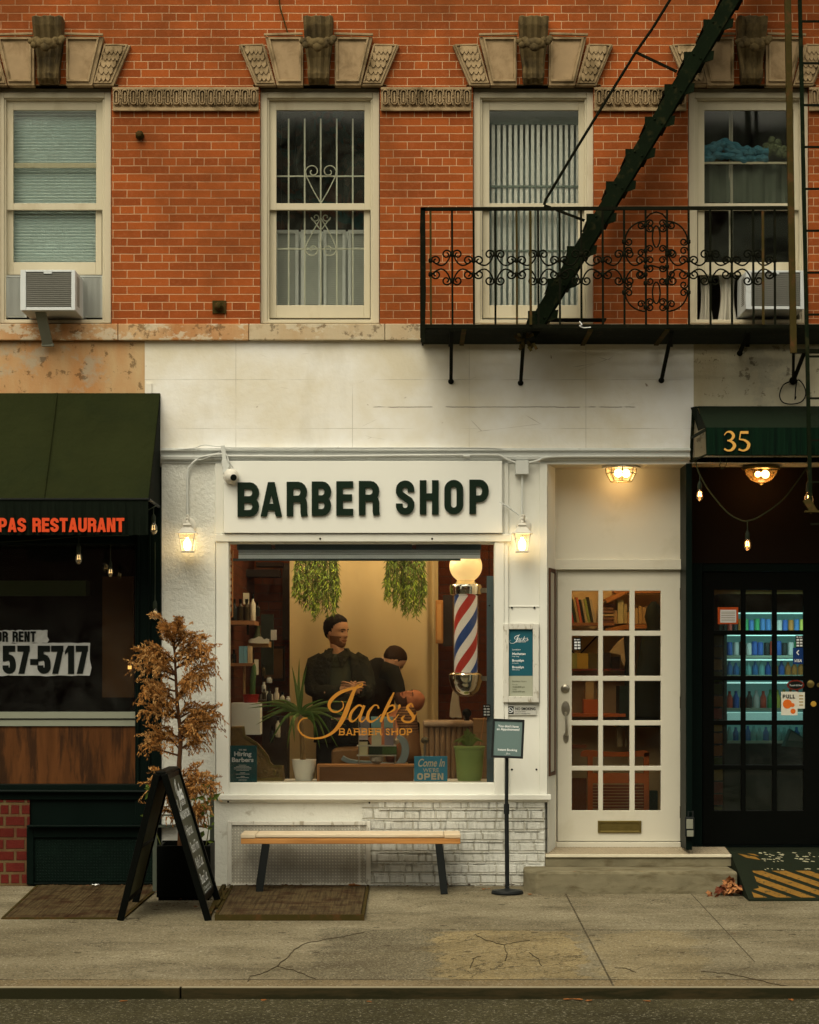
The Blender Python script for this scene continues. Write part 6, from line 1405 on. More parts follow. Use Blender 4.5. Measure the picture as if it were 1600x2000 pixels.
# ================================================================ litter and leaves
def oak_leaf(px, y, size, rz, label, curlz=.3):
    mb = MB(); pts = []; n = 22
    for i in range(n):
        a = 2*pi*i/n; r_ = size*(.55+.45*abs(cos(a*2.5)))*(1.25 if abs(a-pi) > 2.6 else .8); pts.append((r_*cos(a), r_*sin(a)*.7, size*curlz*(abs(sin(a))*.6+abs(cos(a))*.3)))
    x = PX(px, y); z = ground(y)+.004; M_ = Matrix.Translation((x, y, z)) @ Matrix.Rotation(rz, 4, 'Z')
    c = len(mb.v); V = [(0, 0, .002)]+pts; mb.add(V+[(a_, b_, c_-.0015) for a_, b_, c_ in V], [(0, i+1, (i+1) % n+1) for i in range(n)]+[(n+1, (i+1) % n+n+2, i+n+2) for i in range(n)]+[(i+1, i+n+2, (i+1) % n+n+2, (i+1) % n+1) for i in range(n)]); mb.xf(M_)
    return tag(mb.build('fallen_leaf', M['leaf_dead'], loc=(x, y, z)), label, 'leaf', 'scattered fallen leaves')
rr = random.Random(4)
tag(oak_leaf(690, -.12, .05, .4, 'single large dry leaf leaning at the wall foot under the bench', .8), group='scattered fallen leaves')
for px, y, sz in ((515, -4.22, .03), (240, -4.25, .025), (1130, -4.2, .035), (1150, -4.24, .03), (1108, -4.19, .03), (1265, -4.25, .025), (720, -4.26, .02), (1545, -4.2, .028)):
    o = oak_leaf(px, y, sz, rr.uniform(0, 6), 'small dry leaf lying in the gutter by the kerb'); o.location.z = gz-.058
for px, y, sz in ((945, -.22, .03), (1035, -.5, .03), (1287, .12, .03), (955, -.2, .02)):
    o = oak_leaf(px, y, sz, rr.uniform(0, 6), 'small dry leaf near the wall foot and steps')
    if px == 1287: o.location.z = .238; o['label'] = 'small dry leaf curled on the tiled threshold'; 
mb = MB(); rr = random.Random(6)
for q in range(42):
    a_ = rr.uniform(0, 2*pi); r_ = abs(rr.gauss(0, .065)); c = Vector((PX(1428, -.55)+r_*cos(a_), -.52+r_*sin(a_)*.7, ground(-.5)+.01+max(0, .11-r_*.9)*rr.random()))
    M_ = Matrix.Translation(c) @ Matrix.Rotation(rr.uniform(0, 6), 4, 'Z') @ Matrix.Rotation(rr.uniform(-1.2, 1.2), 4, 'X') @ Matrix.Rotation(rr.uniform(-1, 1), 4, 'Y'); l = rr.uniform(.03, .07); k = len(mb.v)
    pts = [(l*(.4+.6*abs(cos(t_*3)))*cos(t_), l*.6*(.4+.6*abs(cos(t_*3)))*sin(t_), .1*l*sin(3*t_)) for t_ in [2*pi*i/18 for i in range(18)]]
    mb.add([(0, 0, .004)]+pts, [(0, i+1, (i+1) % 18+1) for i in range(18)]); mb.xf(M_, k)
tag(mb.build('leaf_pile', mat('rust_brown_leaves', C(158, 104, 56), .8, var=.5, vs=14, col2=C(90, 44, 24), s2=9, th=(.45, .55), bump=0)), 'heap of dry brown leaves at the end of the lower step', 'leaves', kind='stuff')
mb = MB()
for q in range(260):
    px = rr.choice([rr.uniform(80, 300), rr.uniform(425, 730), rr.uniform(425, 470), rr.uniform(730, 1020), rr.uniform(300, 430)]); y = -abs(rr.gauss(0, .06))-.02
    if 300 < px < 425: y = -rr.uniform(.3, 1.2)
    if 425 < px < 470: y = -rr.uniform(.02, 1.5); px = 452-(-y)*24+rr.uniform(-8, 8)
    c = Vector((PX(px, y), y, ground(y)+.016)); l = rr.uniform(.006, .02); M_ = Matrix.Translation(c) @ Matrix.Rotation(rr.uniform(0, 6), 4, 'Z') @ Matrix.Rotation(rr.uniform(-.8, .8), 4, 'X'); k = len(mb.v)
    mb.add([(-l, 0, 0), (0, -l*.5, 0), (l, 0, 0), (0, l*.5, 0)], [(0, 1, 2, 3)]); mb.xf(M_, k)
tag(mb.build('debris', mat('leaf_debris', C(80, 52, 28), .9, var=.5, vs=30, bump=0)), 'leaf crumbs and dirt gathered along the foot of the walls', 'debris', kind='stuff')
mb = MB(); rr = random.Random(9); V = []
for i in range(5):
    for j in range(4): V.append((i*.012+rr.uniform(-.003, .003), j*.010, rr.uniform(.0, .014)))
mb.add(V, [(i*4+j, (i+1)*4+j, (i+1)*4+j+1, i*4+j+1) for i in range(4) for j in range(3)]); mb.xf(Matrix.Translation((PX(180, -.14), -.14, .015)))
tag(mb.build('paper_scrap', M['paper']), 'crumpled white paper scrap at the foot of the green plate', 'paper')

for pts in ([(712, 1822), (690, 1826), (660, 1832), (600, 1842), (574, 1856), (560, 1872), (540, 1888), (512, 1902), (490, 1908), (484, 1920)], [(540, 1888), (575, 1896), (600, 1906), (622, 1916)], [(1372, 1898), (1420, 1902), (1470, 1912), (1520, 1924), (1552, 1930)], [(930, 1826), (952, 1838), (985, 1846), (990, 1862), (986, 1880)], [(985, 1846), (1010, 1840), (1040, 1838)], [(920, 1892), (925, 1872), (945, 1868)], [(1035, 1862), (1052, 1874), (1058, 1890)], [(1200, 1890), (1228, 1893), (1246, 1902)]):
    mb = MB(); out = []
    for a, b in zip(pts, pts[1:]):
        for k in range(5): out.append((a[0]+(b[0]-a[0])*k/5+random.uniform(-2, 2), a[1]+(b[1]-a[1])*k/5+random.uniform(-1, 1)))
    def gy(py):   # where a measured pavement row lies
        y = -2.
        for _ in range(30): y = 4240*(1.6-.035*y)/(py-1306)-16
        return y
    P_ = [(PX(a, gy(b)), gy(b)) for a, b in out]
    ribbon(mb, P_, [random.uniform(.002, .006) for _ in P_], 0, 1, False, lambda x, y, d: (x, y, ground(y)+.004-d*.003))
    struct('sidewalk_crack', mb, flat('crack_dirt', C(58, 46, 26)))
# ================================================================ building across the street (seen in reflections)
ob = thing('row_building', (0, -24, 0), 'dark brick row of houses across the street', 'building')
mb = MB(); hs_ = [(x_-.55, x_+.55, z_, z_+1.8) for x_ in [k*2.6-14.3 for k in range(12)] for z_ in (3.6, 6.4, 8.8)]
holed(mb, -16, 16, -.3, 11.2, -24, -23.6, hs_); mb.build('wall', M['brick_opp'], ob)
mb = MB(); mb.box(-16, 16, -25, -24.6, -.3, 11.2); mb.box(-16, 16, -24.6, -23.4, 11.2, 11.6); mb.build('roof', flat('dark_cornice', (.05, .045, .035)), ob)
dwm = flat('dark_window', (.02, .022, .02), .1)
for h in hs_:
    mb = MB(); mb.box(h[0], h[1], -23.9, -23.88, h[2], h[3]); mb.build('window', dwm, ob)
mb = MB(); mb.add([(-60, -19, gz), (60, -19, gz), (60, -24, gz), (-60, -24, gz)], [(0, 1, 2, 3)]); struct('far_sidewalk', mb, M['concrete'], loc=(0, -20, gz))
# ================================================================ fire escape
YF = -.76
fe = thing('fire_escape', (PX(1210, YF), YF/2, PZ(637, YF)), 'black iron fire escape balcony with scrollwork railing and steep stair', 'fire escape')
def F(px, py, y=YF): return (PX(px, y), y, PZ(py, y))
XL, XR = 823, 1610
mb = MB()
for px in (XL,): mb.bar(F(px+3, 406), F(px+4, 560), .035, .02); mb.bar(F(px+5, 560), F(px+3, 668), .030, .025)
mb.build('corner_post', M['iron'], fe)
mb = MB(); mb.bar(F(XL, 408.5), F(1545, 406), .024, .02); mb.build('top_rail', M['iron'], fe)
mb = MB(); mb.bar(F(XL, 409), (PX(XL, YF), -.01, PZ(409, YF)), .02, .012); mb.bar(F(XL, 520), (PX(XL, YF), -.01, PZ(520, YF)), .014, .012)
for k in range(5):
    yy = YF*(1-(k+1)/6); mb.bar((PX(XL, YF), yy, PZ(409, YF)), (PX(XL, YF), yy, PZ(634, YF)), .010)
mb.build('end_rail', M['iron'], fe)
BARS = [841+42*k for k in range(17)]
for k, px in enumerate(BARS):
    if px > 1525: continue
    mb = MB(); mb.bar(F(px, 410), F(px+1, 634), .0145, .0145); mb.build('baluster', M['rust_iron'] if k in (0, 4) else M['iron'], fe)
for px in (1036, 1490):
    mb = MB(); mb.bar(F(px, 412, YF-.02), F(px+1, 634, YF-.02), .018, .006); mb.build('brace', M['rust_iron'], fe)
# scrollwork
mb = MB(); R_ = .0058
def ram(px, py, dx, dy, r=9.5):
    """ram's-horn curl beside a bar: dx side, dy = +1 curls above the entry (towards smaller py)"""
    c = (px+dx*(r+1.2), py); a0 = 180 if dx > 0 else 0; n = 20; pts = []
    for i in range(n+1):
        t_ = i/n; a = radians(a0)-dx*dy*2*pi*1.25*t_; rr_ = r*(1-t_)+2.6*t_
        pts.append((c[0]+rr_*cos(a), c[1]-rr_*sin(a)))
    return pts
def scroll(pts, r=R_): mb.tube([F(a, b, YF+.006) for a, b in pts], r, 6)
def collar(px, py): mb.lathe([(.009, -.016), (.015, -.010), (.015, .010), (.009, .016)], F(px, py), 8)
def node(k): return (497, 548) if k % 2 == 1 else (509, 536)
for k in range(0, 16):
    a, b = BARS[k], BARS[k+1]
    if b > 1525: break
    ua, la = node(k); ub, lb = node(k+1)
    if k in (10,): continue
    m_ = (a+b)/2
    for sgn, ya, yb_ in ((1, ua, ub), (-1, la, lb)):
        ym = 522-sgn*3.5
        ca = ram(a, ya, 1, sgn); cb = ram(b, yb_, -1, sgn)
        sw = []
        for i in range(9):
            t_ = i/8; x_ = a+2.5+(b-a-5)*t_; base_ = ya+(yb_-ya)*t_; dip = (ym-base_)
            sw.append((x_, base_+dip*sin(pi*t_)**.8))
        pts = ca[::-1]+sw+cb
        scroll(pts)
for k in range(0, 17):
    if BARS[k] < 1525:
        for q in node(k): collar(BARS[k], q)
# medallion
cx = 1282; b0, b1 = BARS[10], BARS[11]
for s_ in (-1, 1):
    bx_ = b0 if s_ < 0 else b1
    for py, dy in ((436, 1), (446, -1), (486, 1), (508, 1), (524, -1), (549, -1), (590, 1), (600, -1)):
        scroll(ram(bx_, py, -s_, dy, 7.5))
    for py, dy in ((440, -1), (494, 1), (535, -1), (594, 1)): scroll(ram(bx_, py, s_, dy, 7.5))
    ox = bx_+s_*42
    for py, dy in ((472, -1), (572, 1), (490, 1), (556, -1)): scroll(ram(ox, py, -s_, dy, 8))
    scroll([(bx_-s_*2, 433)]+[(bx_+s_*(40*sin(radians(q))), 472-40*cos(radians(q))) for q in range(8, 90, 9)]+[(ox-s_*1.5, 472)])
    scroll([(bx_-s_*2, 608)]+[(bx_+s_*(40*sin(radians(q))), 570+38*cos(radians(q))) for q in range(8, 90, 9)]+[(ox-s_*1.5, 570)])
    for py in (440, 490, 521, 553, 600): collar(bx_, py)
    for py in (472, 571): collar(ox, py)
for yc_, h_ in ((462, 21), (572, 21)):
    scroll([(cx+7.5*cos(radians(q)), yc_-h_*sin(radians(q))) for q in range(0, 361, 20)])
scroll([(b0, 428), (cx-12, 418), (cx, 414), (cx+12, 418), (b1, 428)]); scroll([(b0, 521), (cx-10, 518), (cx, 521), (cx+10, 524), (b1, 521)])
mb.build('scrollwork', M['iron'], fe, smooth=2)
# platform
mb = MB(); zP = PZ(640, YF)
mb.bar(F(XL+2, 637), F(1660, 637), .026, .014); mb.bar((PX(XL), -.02, zP+.008), (PX(1660), -.02, zP+.008), .016, .014); mb.bar(F(XL+4, 640, YF), (PX(XL+4, YF), -.01, zP), .03, .014); mb.build('platform_frame', M['iron'], fe)
for k in range(13):
    yy = YF+.05+k*.055; mb = MB(); mb.box(PX(XL+6, YF), PX(1650, YF), yy, yy+.03, zP-.006, zP+.008)
    mb.build('platform_slat', M['iron'], fe)
for px in (902, 1150, 1300): mb = MB(); mb.box(PX(px, YF), PX(px+9, YF), YF+.03, -.03, zP-.018, zP-.0065); mb.build('crossbar', M['rust_iron'], fe)
for pf, pw, py in ((882, 881, 745), (1024, 1017, 748), (1312, 1292, 743), (1462, 1445, 690)):
    mb = MB(); a_ = Vector((PX(pf, -.66), -.66, zP-.01)); b_ = Vector((PX(pw), .0, PZ(py)))
    mb.bar(a_, b_, .024, .024); mb.ball(b_, .022, 8, 6); mb.bar((a_.x, -.66, zP-.01), (PX(pf-2), 0, zP-.012), .02, .03); mb.build('support_strut', M['iron'], fe)
mb = MB(); mb.box(PX(1060), PX(1180), -.20, -.06, PZ(632), PZ(630)); mb.build('kick_plate', M['iron'], fe)
# stair: two stringers with treads between
SA, SB = (1034, 655), (1462, -56)
for yy in (-.62, -.14):
    mb = MB(); a_ = Vector(F(SA[0], SA[1], -.62)); b_ = Vector(F(SB[0], SB[1], -.62)); d_ = (b_-a_)
    b2 = a_+d_*1.35; a_.y = b2.y = yy
    ax = (b2-a_).normalized(); nrm_ = Vector((-ax.z, 0, ax.x)); w_ = .052
    mb.prism([((a_+nrm_*w_*s0+ax*t0).x, (a_+nrm_*w_*s0+ax*t0).z) for s0, t0 in ((-1, -.0), (1, .06))]+[((b2+nrm_*w_*s0).x, (b2+nrm_*w_*s0).z) for s0 in (1, -1)], yy-.006, yy+.006)
    st_ = mb.build('stringer', M['green_iron'], fe, bev=.003)
    mb = MB()
    for q in range(14):
        p = a_+ax*(.16+.268*q)
        for e in (-1, 1): pp = p+nrm_*w_*.55*e; mb.lathe([(.010, 0), (.007, .006), (0, .008)], (pp.x, yy-.006, pp.z), 8, 'y')
    mb.build('rivet', M['green_iron'], st_)
a_ = Vector(F(SA[0], SA[1], -.62)); b_ = Vector(F(SB[0], SB[1], -.62)); ax = (b_-a_).normalized(); L_ = (b_-a_).length*1.35
nrm_ = Vector((-ax.z, 0, ax.x))
for q in range(int(L_/.268)):
    p = a_+ax*(.20+.268*q); mb = MB(); hw = .112
    mb.box(p.x-hw*.78, p.x+hw*.64, -.610, -.10, p.z-.008, p.z+.004); mb.bar((p.x-hw*.78, -.610, p.z-.02), (p.x-hw*.78, -.10, p.z-.02), .03, .006, (0, 0, 1))
    pp = p+nrm_*.0; mb.prism([(p.x-hw*1.0, p.z+.004), (p.x-hw*1.0, p.z-.075), (p.x-.02, p.z-.06), (p.x-.02, p.z+.004)], -.612, -.598)
    mb.prism([(p.x+hw*.92, p.z+.012), (p.x+hw*.86, p.z-.05), (p.x+.02, p.z-.075), (p.x+.02, p.z+.004)], -.612, -.598)
    mb.build('tread', M['green_iron'], fe)
mb = MB(); y_ = -.66
mb.tube([F(1063, 400, y_), F(1066, 390, y_), F(1120, 300, y_), F(1242, 102, y_), F(1275, 55, y_), F(1316, -12, y_), F(1460, -250, y_)], .010, 8)
for p_, q_ in (((1063, 401), (1142, 431)), ((1242, 102), (1322, 140)), ((1420, -180), (1500, -140))): mb.bar(F(*p_, y_), F(*q_, y_), .016, .02)
mb.build('handrail', M['iron'], fe)
mb = MB()
for k in range(14):
    a, b = random.uniform(1015, 1045), random.uniform(655, 680); mb.bar(F(a, b, -.6), F(a+random.uniform(-14, 14), b+random.uniform(-10, 16), -.6+random.uniform(-.05, .1)), .02, .008)
mb.build('bent_bracket', M['rust_iron'], fe)
# upper landing that stops the stair above the picture
mb = MB(); zz = (a_+ax*L_).z; mb.box((a_+ax*L_).x-.2, 5.2, YF, -.0, zz-.03, zz); mb.build('upper_platform', M['iron'], fe)
# mast and ladder
ld = thing('ladder', (PX(1578, -.86), -.86, PZ(995, -.86)), 'thin iron drop ladder hanging in front of the deli, rungs to its right side', 'ladder')
mb = MB(); mb.bar(F(1559, -160, -.86), F(1583, 985, -.86), .026, .02); mb.build('stile', M['green_iron'], ld)
mb = MB(); mb.bar(F(1695, -160, -.86), F(1719, 985, -.86), .026, .02); mb.build('stile', M['green_iron'], ld)
for k in range(14):
    py = -40+k*81.8; xx = 1559+24*(py+160)/1145; mb = MB(); mb.bar(F(xx, py, -.86), F(xx+136, py, -.86), .014, .014); mb.build('rung', M['iron'], ld)
mb = MB(); mb.bar(F(1574, 975, -.86), F(1590, 1000, -.86), .05, .03); mb.bar(F(1572, 999, -.86), F(1600, 999, -.86), .012, .05); mb.build('foot_hook', M['rust_iron'], ld)
ms = thing('iron_mast', (PX(1545, -.8), -.8, PZ(690, -.8)), 'upright rusty iron mast carrying the ladder guide beside the fourth window', 'mast')
mb = MB(); mb.bar(F(1536, -160, -.8), F(1550, 690, -.8), .045, .03); mb.build('post', M['rust_iron'], ms, bev=.003)
mb = MB(); mb.bar(F(1550, 686, -.8), F(1640, 686, -.8), .03, .02); mb.bar(F(1550, 690, -.8), (PX(1549), -.01, PZ(742)), .03, .02); mb.bar(F(1572, 686, -.8), (PX(1549), -.01, PZ(745)), .03, .02); mb.ball((PX(1549), -.01, PZ(744)), .03, 8, 6); mb.build('brace', M['iron'], ms)
mb = MB(); mb.tube(catmull([(PX(a), -.02, PZ(b)) for a, b in ((1550, 744), (1530, 752), (1522, 772), (1528, 786), (1545, 790), (1565, 785), (1573, 770), (1568, 752), (1556, 744))]+[(PX(1552), -.02, PZ(780)), (PX(1554), -.02, PZ(775))], 5), .0045, 6)
tag(mb.build('loose_cable', M['black']), 'loop of black cable dangling below the iron mast', 'cable')
mb = MB(); mb.tube(catmull([F(1132, 628, YF-.02), F(1137, 634, YF-.03), F(1132, 636, YF-.03), F(1140, 640, YF-.02), F(1154, 639, YF-.02)], 4), .0035, 5)
tag(mb.build('plastic_tie', M['paper']), 'white plastic tie knotted to the balcony edge', 'tie')
# ================================================================ barber shop interior
FL = .30
XI0, XI1 = PX(425), PX(1338); YB = 3.4
mb = MB(); mb.box(XI0-.02, 2.04, .36, YB+.6, FL-.04, FL); mb.build('shop_floor', M['ifloor'], shop)
mb = MB(); mb.box(-1.9, 2.1, .3, YB+.3, 3.25, 3.3); mb.build('ceiling', M['iwall'], shop)
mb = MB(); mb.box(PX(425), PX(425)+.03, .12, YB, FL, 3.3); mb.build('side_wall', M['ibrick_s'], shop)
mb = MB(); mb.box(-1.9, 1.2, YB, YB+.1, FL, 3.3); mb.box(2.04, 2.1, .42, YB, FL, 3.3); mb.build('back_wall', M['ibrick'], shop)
mb = MB(); mb.box(1.2, 2.1, 1.5, 1.56, FL, 3.3); mb.build('partition', M['iwall'], shop)
mb = MB(); mb.box(1.02, 1.06, .45, 1.5, FL, 3.3); mb.build('partition', flat('cream_partition', (.35, .25, .11)), shop)
mb = MB(); mb.box(PX(440), PX(974), .12, .62, .60, .757); mb.build('display_ledge', M['white'], shop)
def IB(name, px0, py0, px1, py1, y0, y1, m, parent=None, bev=0.):
    mb = MB(); mb.pb(px0, py0, px1, py1, y0, y1); return mb.build(name, m, parent, bev=bev)
# roller blind
rb = thing('roller_blind', (PX(700, .15), .15, PZ(1092, .15)), 'pale roller blind pulled up at the top of the display window', 'blind')
IB('headrail', 463, 1062, 940, 1074, .07, .12, flat('grey_blue_rail', C(96, 110, 102)), rb)
IB('fabric', 466, 1074, 938, 1091, .075, .11, flat('blind_fabric', C(205, 203, 178)), rb)
mb = MB()
for q in (1076, 1079, 1082): mb.pb(466, q, 938, q+1, .072, .0745)
mb.build('fold', flat('blind_fold', C(110, 112, 92)), rb)
IB('bottom_bar', 455, 1091, 900, 1095, .075, .12, flat('grey_bar', C(70, 78, 66)), rb)
for px in (534, 809): IB('clip', px-4, 1062, px+4, 1072, .067, .0695, M['chrome'], rb)
mb = MB(); mb.tube([(PX(955, .13), .13, PZ(1062, .13)), (PX(956, .13), .13, PZ(1183, .13))], .003, 5); mb.ball((PX(956, .13), .13, PZ(1183, .13)), .008, 8, 6); mb.build('cord', M['black'], rb)
IB('side_post', 951, 1125, 967, 1529, .125, .14, flat('grey_post', C(84, 98, 92)), shop)
# curtain lit from above
mb = MB(); vs = []; fs = []; y = 2.55; n = 90; m = 16
for j in range(m+1):
    v = j/m
    for i in range(n+1):
        u = i/n; vs.append((PX(566, y)+(PX(856, y)-PX(566, y))*u, y+.018*sin(u*19)+.035*sin(u*6)*v+(.10 if u > .93 else 0)*sin((u-.93)*45), PZ(1070, y)+(FL-PZ(1070, y))*v))
for j in range(m):
    for i in range(n): a = j*(n+1)+i; fs.append((a, a+1, a+n+2, a+n+1))
k = len(vs); vs += [(x, q+.004, z) for x, q, z in vs]; fs += [tuple(t+k for t in f[::-1]) for f in fs]; mb.add(vs, fs)
tag(mb.build('curtain', M['curtain'], smooth=2), 'tall cream curtain hanging behind the two barbers', 'curtain')
# interior lamps hidden behind the blind
def ilamp(px, y, z, e, col, size, label):
    r = thing('pendant_lamp', (PX(px, y), y, z), label, 'lamp', 'pendant lamps inside the shop')
    mb = MB(); mb.lathe([(0, -.07), (.05, -.05), (.07, 0), (.04, .05)], (PX(px, y), y, z), 16); mb.build('globe', emit('warm_globe', col, 3.), r, smooth=True)
    mb = MB(); mb.tube([(PX(px, y), y, z+.04), (PX(px, y), y, 3.25)], .004, 6); mb.build('cord', M['black'], r)
    l = bpy.data.lights.new('pendant_light', 'POINT'); l.energy = e; l.color = col; l.shadow_soft_size = size
    lo = bpy.data.objects.new('pendant_light', l); COL.objects.link(lo); lo.location = (PX(px, y), y-.02, z-.12)
ilamp(710, 2.05, 2.95, 8, (1., .70, .34), .12, 'round ceiling lamp close in front of the cream curtain')
ilamp(560, 1.0, 2.98, 5, (1., .74, .42), .15, 'round ceiling lamp over the shelf side of the shop')
ilamp(900, 1.6, 2.98, 12, (1., .70, .36), .15, 'round ceiling lamp behind the barber pole')
ilamp(1210, .55, 2.95, 15, (1., .66, .3), .12, 'round ceiling lamp behind the glazed entrance door')
ilamp(600, .42, 2.86, 17, (1., .80, .52), .1, 'unseen lamp added over the left half of the window ledge')  # added lamp, out of view, to brighten the fronts of things in the window
ilamp(850, .42, 2.86, 17, (1., .80, .52), .1, 'unseen lamp added over the right half of the window ledge')  # its added twin, brightening the other half from the front
# hanging plants
def hanging(px0, px1, py_tip, y, seed, label):
    rr = random.Random(seed); cx = (px0+px1)/2; zt = PZ(1088, y)
    r = thing('hanging_plant', (PX(cx, y), y, PZ(py_tip, y)), label, 'hanging plant', 'hanging plants behind the display glass')
    mb = MB(); mb.lathe([(.08, -.16), (.11, -.02), (.115, 0)], (PX(cx, y), y, zt+.14), 16); mb.tube([(PX(cx, y), y, zt+.1), (PX(cx, y), y, 3.25)], .004, 5); mb.build('pot', flat('dark_pot', (.02, .02, .015)), r)
    ms_ = [mat('willow_leaf_a', (.27, .33, .035), .55, var=.3, vs=14, bump=0), mat('willow_leaf_b', (.12, .18, .02), .55, var=.3, vs=14, bump=0), mat('willow_leaf_c', (.06, .09, .015), .6, var=.3, vs=14, bump=0)]
    L = MB(); S = MB()
    for k in range(64):
        a = rr.uniform(0, 2*pi); w = (px1-px0)/2; tx = cx+w*rr.uniform(-.92, .92); u_ = (tx-cx)/w
        ln = rr.uniform(.55, 1.)*(py_tip-1095)*(1-.45*abs(u_-.15))*rr.uniform(.72, 1.)**.6; yy = y+rr.uniform(-.13, .13)
        p0 = (PX(cx+u_*14, y), y, zt+.14); p1 = (PX(cx+u_*w*.8, yy), yy, zt+.06); pe = (PX(tx, yy), yy, PZ(1095+ln, yy)); pm_ = (PX(cx+u_*w*.95, yy), yy, PZ(1095+ln*.5, yy))
        pts = catmull([p0, p1, pm_, pe], 6); S.tube(pts, .0022, 4)
        for _ in range(int(16+ln*.38)):
            i = rr.randrange(4, len(pts)-1); p = Vector(pts[i]).lerp(Vector(pts[i+1]), rr.random()); d = Vector((rr.uniform(-1, 1), rr.uniform(-.8, .8), -rr.uniform(.5, 1.6))).normalized()
            l = rr.uniform(.03, .062); sdv = d.cross(Vector((rr.uniform(-.4, .4), 1, rr.uniform(-.4, .4)))).normalized(); q = p+d*l
            low = (p.z-pe[2])/(zt-pe[2]+.01); L.cur = 2 if rr.random() < low*.8 else rr.choice([0, 1, 1, 2]); L.add([p, p+d*l*.4+sdv*.0036, q, p+d*l*.4-sdv*.0036], [(0, 1, 2, 3)])
    L.build('foliage', ms_, r); S.build('stem', flat('willow_stem', (.06, .05, .015)), r)
hanging(566, 668, 1236, .75, 5, 'trailing willow-like green plant hanging above the smiling barber')
hanging(748, 838, 1238, .8, 8, 'trailing willow-like green plant hanging beside the barber pole')
# barber pole
y = .42; s = inter(y); px = 910
bp = thing('barber_pole', (PX(px, y), y, PZ(1360, y)), 'red white and blue striped barber pole with glowing globe and chrome caps', 'barber pole')
x = PX(px, y); Z = lambda q: PZ(q, y)
mb = MB(); r_ = 32*s; zc = Z(1106); mb.lathe([(16*s, Z(1135)), (20*s, Z(1130))]+[(r_*cos(radians(q)), zc+r_*sin(radians(q))) for q in range(-52, 91, 9)], (x, y, 0), 32)
t = NT('globe_glass'); t.b.inputs['Emission Color'].default_value = (1., .62, .22, 1); t.b.inputs['Emission Strength'].default_value = .62; mb.build('globe', t.out((.85, .7, .42), .25), bp, smooth=True)
mb = MB(); mb.lathe([(24*s, Z(1164)), (30*s, Z(1161)), (31*s, Z(1154)), (31.5*s, Z(1146)), (30*s, Z(1142)), (22*s, Z(1139)), (17*s, Z(1133))], (x, y, 0), 40); mb.build('top_cap', M['chrome'], bp, smooth=True)
mb = MB(); mb.lathe([(0, Z(1361)), (8*s, Z(1360.5)), (18*s, Z(1357)), (26*s, Z(1348)), (30*s, Z(1337)), (30.5*s, Z(1334)), (32*s, Z(1332)), (32.5*s, Z(1318)), (30*s, Z(1315)), (20*s, Z(1312))], (x, y, 0), 40); mb.build('bottom_cap', M['chrome'], bp, smooth=True)
ax_ = NT('pole_stripes'); p = ax_.sep(); th = ax_.math('ARCTAN2', ax_.math('SUBTRACT', p[0], x), ax_.math('SUBTRACT', y, p[1]))
pitch = 103.*2*s   # one full turn of the helix; two colour pairs per turn
f = ax_.math('FRACT', ax_.math('ADD', ax_.math('DIVIDE', ax_.math('SUBTRACT', ax_.math('SUBTRACT', p[2], Z(1260)), ax_.math('MULTIPLY', th, 30.*s)), 103.*s), 50.02))
inr = lambda a, b: ax_.math('MULTIPLY', ax_.math('GREATER_THAN', f, a), ax_.math('LESS_THAN', f, b))
c = ax_.mix(inr(.14, .40), (.74, .68, .56), (.02, .06, .19)); c = ax_.mix(inr(.64, .90), c, (.42, .035, .02))
ax_.put(ax_.b.inputs['Emission Color'], c); ax_.b.inputs['Emission Strength'].default_value = .2; ax_.out(c, .35)
mb = MB(); mb.lathe([(22.5*s, Z(1316)), (22.5*s, Z(1163))], (x, y, 0), 40); mb.build('cylinder', ax_.m, bp, smooth=True)
mb = MB(); mb.lathe([(24.6*s, Z(1316)), (24.6*s, Z(1163))], (x, y, 0), 40); mb.build('glass_tube', glass_mat('tube_glass', (.99, .98, .95), .6, .0), bp, smooth=True)
mb = MB(); mb.bar((x+30*s, y, Z(1153)), (x+44*s, y, Z(1153)), .035, .03); mb.bar((x+31*s, y, Z(1325)), (x+44*s, y, Z(1325)), .035, .03); mb.build('wall_bracket', M['steel'], bp)
# script lettering on the glass
yg = .0565
gl = thing('window_lettering', (PX(700), yg, PZ(1443)), 'golden script shop name painted on the display window glass', 'lettering')
mb = MB(); k_ = 1240/5.333*inter(yg); script_name(mb, PX(580+14/5.333-2.6, yg), PZ(1170+1280/5.333, yg), k_, yg, None, .002); mb.build('script_word', M['goldleaf'], gl)
mb = MB(); yy = yg; s = inter(yy); xx = 662.5
for ch, w in (('B', 12), ('A', 13), ('R', 13), ('B', 12), ('E', 11), ('R', 13), (' ', 11), ('S', 10), ('H', 13.5), ('O', 13), ('P', 11)):
    if ch != ' ':
        W = w*s/WID.get(ch, 1.)*.93
        block_text(mb, ch, PX(xx, yy), PZ(1436, yy), 13.5*s, W, .17, yy, yy+.002)
        for (sx_, sy_) in {'B': ((0, 0), (0, 1)), 'A': ((0, 0), (.85, 0)), 'R': ((0, 0), (0, 1), (.85, 0)), 'E': ((0, 0), (0, 1)), 'H': ((0, 0), (0, 1), (.8, 0), (.8, 1)), 'P': ((0, 0), (0, 1)), 'S': (), 'O': ()}[ch]:
            X0 = xx+sx_*w*.93-1.2; mb.pb(X0, 1436-13.5*sy_-(0 if sy_ else 1.4)+(0), X0+4.6, 1436-13.5*sy_+(1.4 if sy_ else 0), yy-.003, yy-.0026)
    xx += w+1.9 if ch != ' ' else 5
mb.build('serif_word', M['goldleaf'], gl)
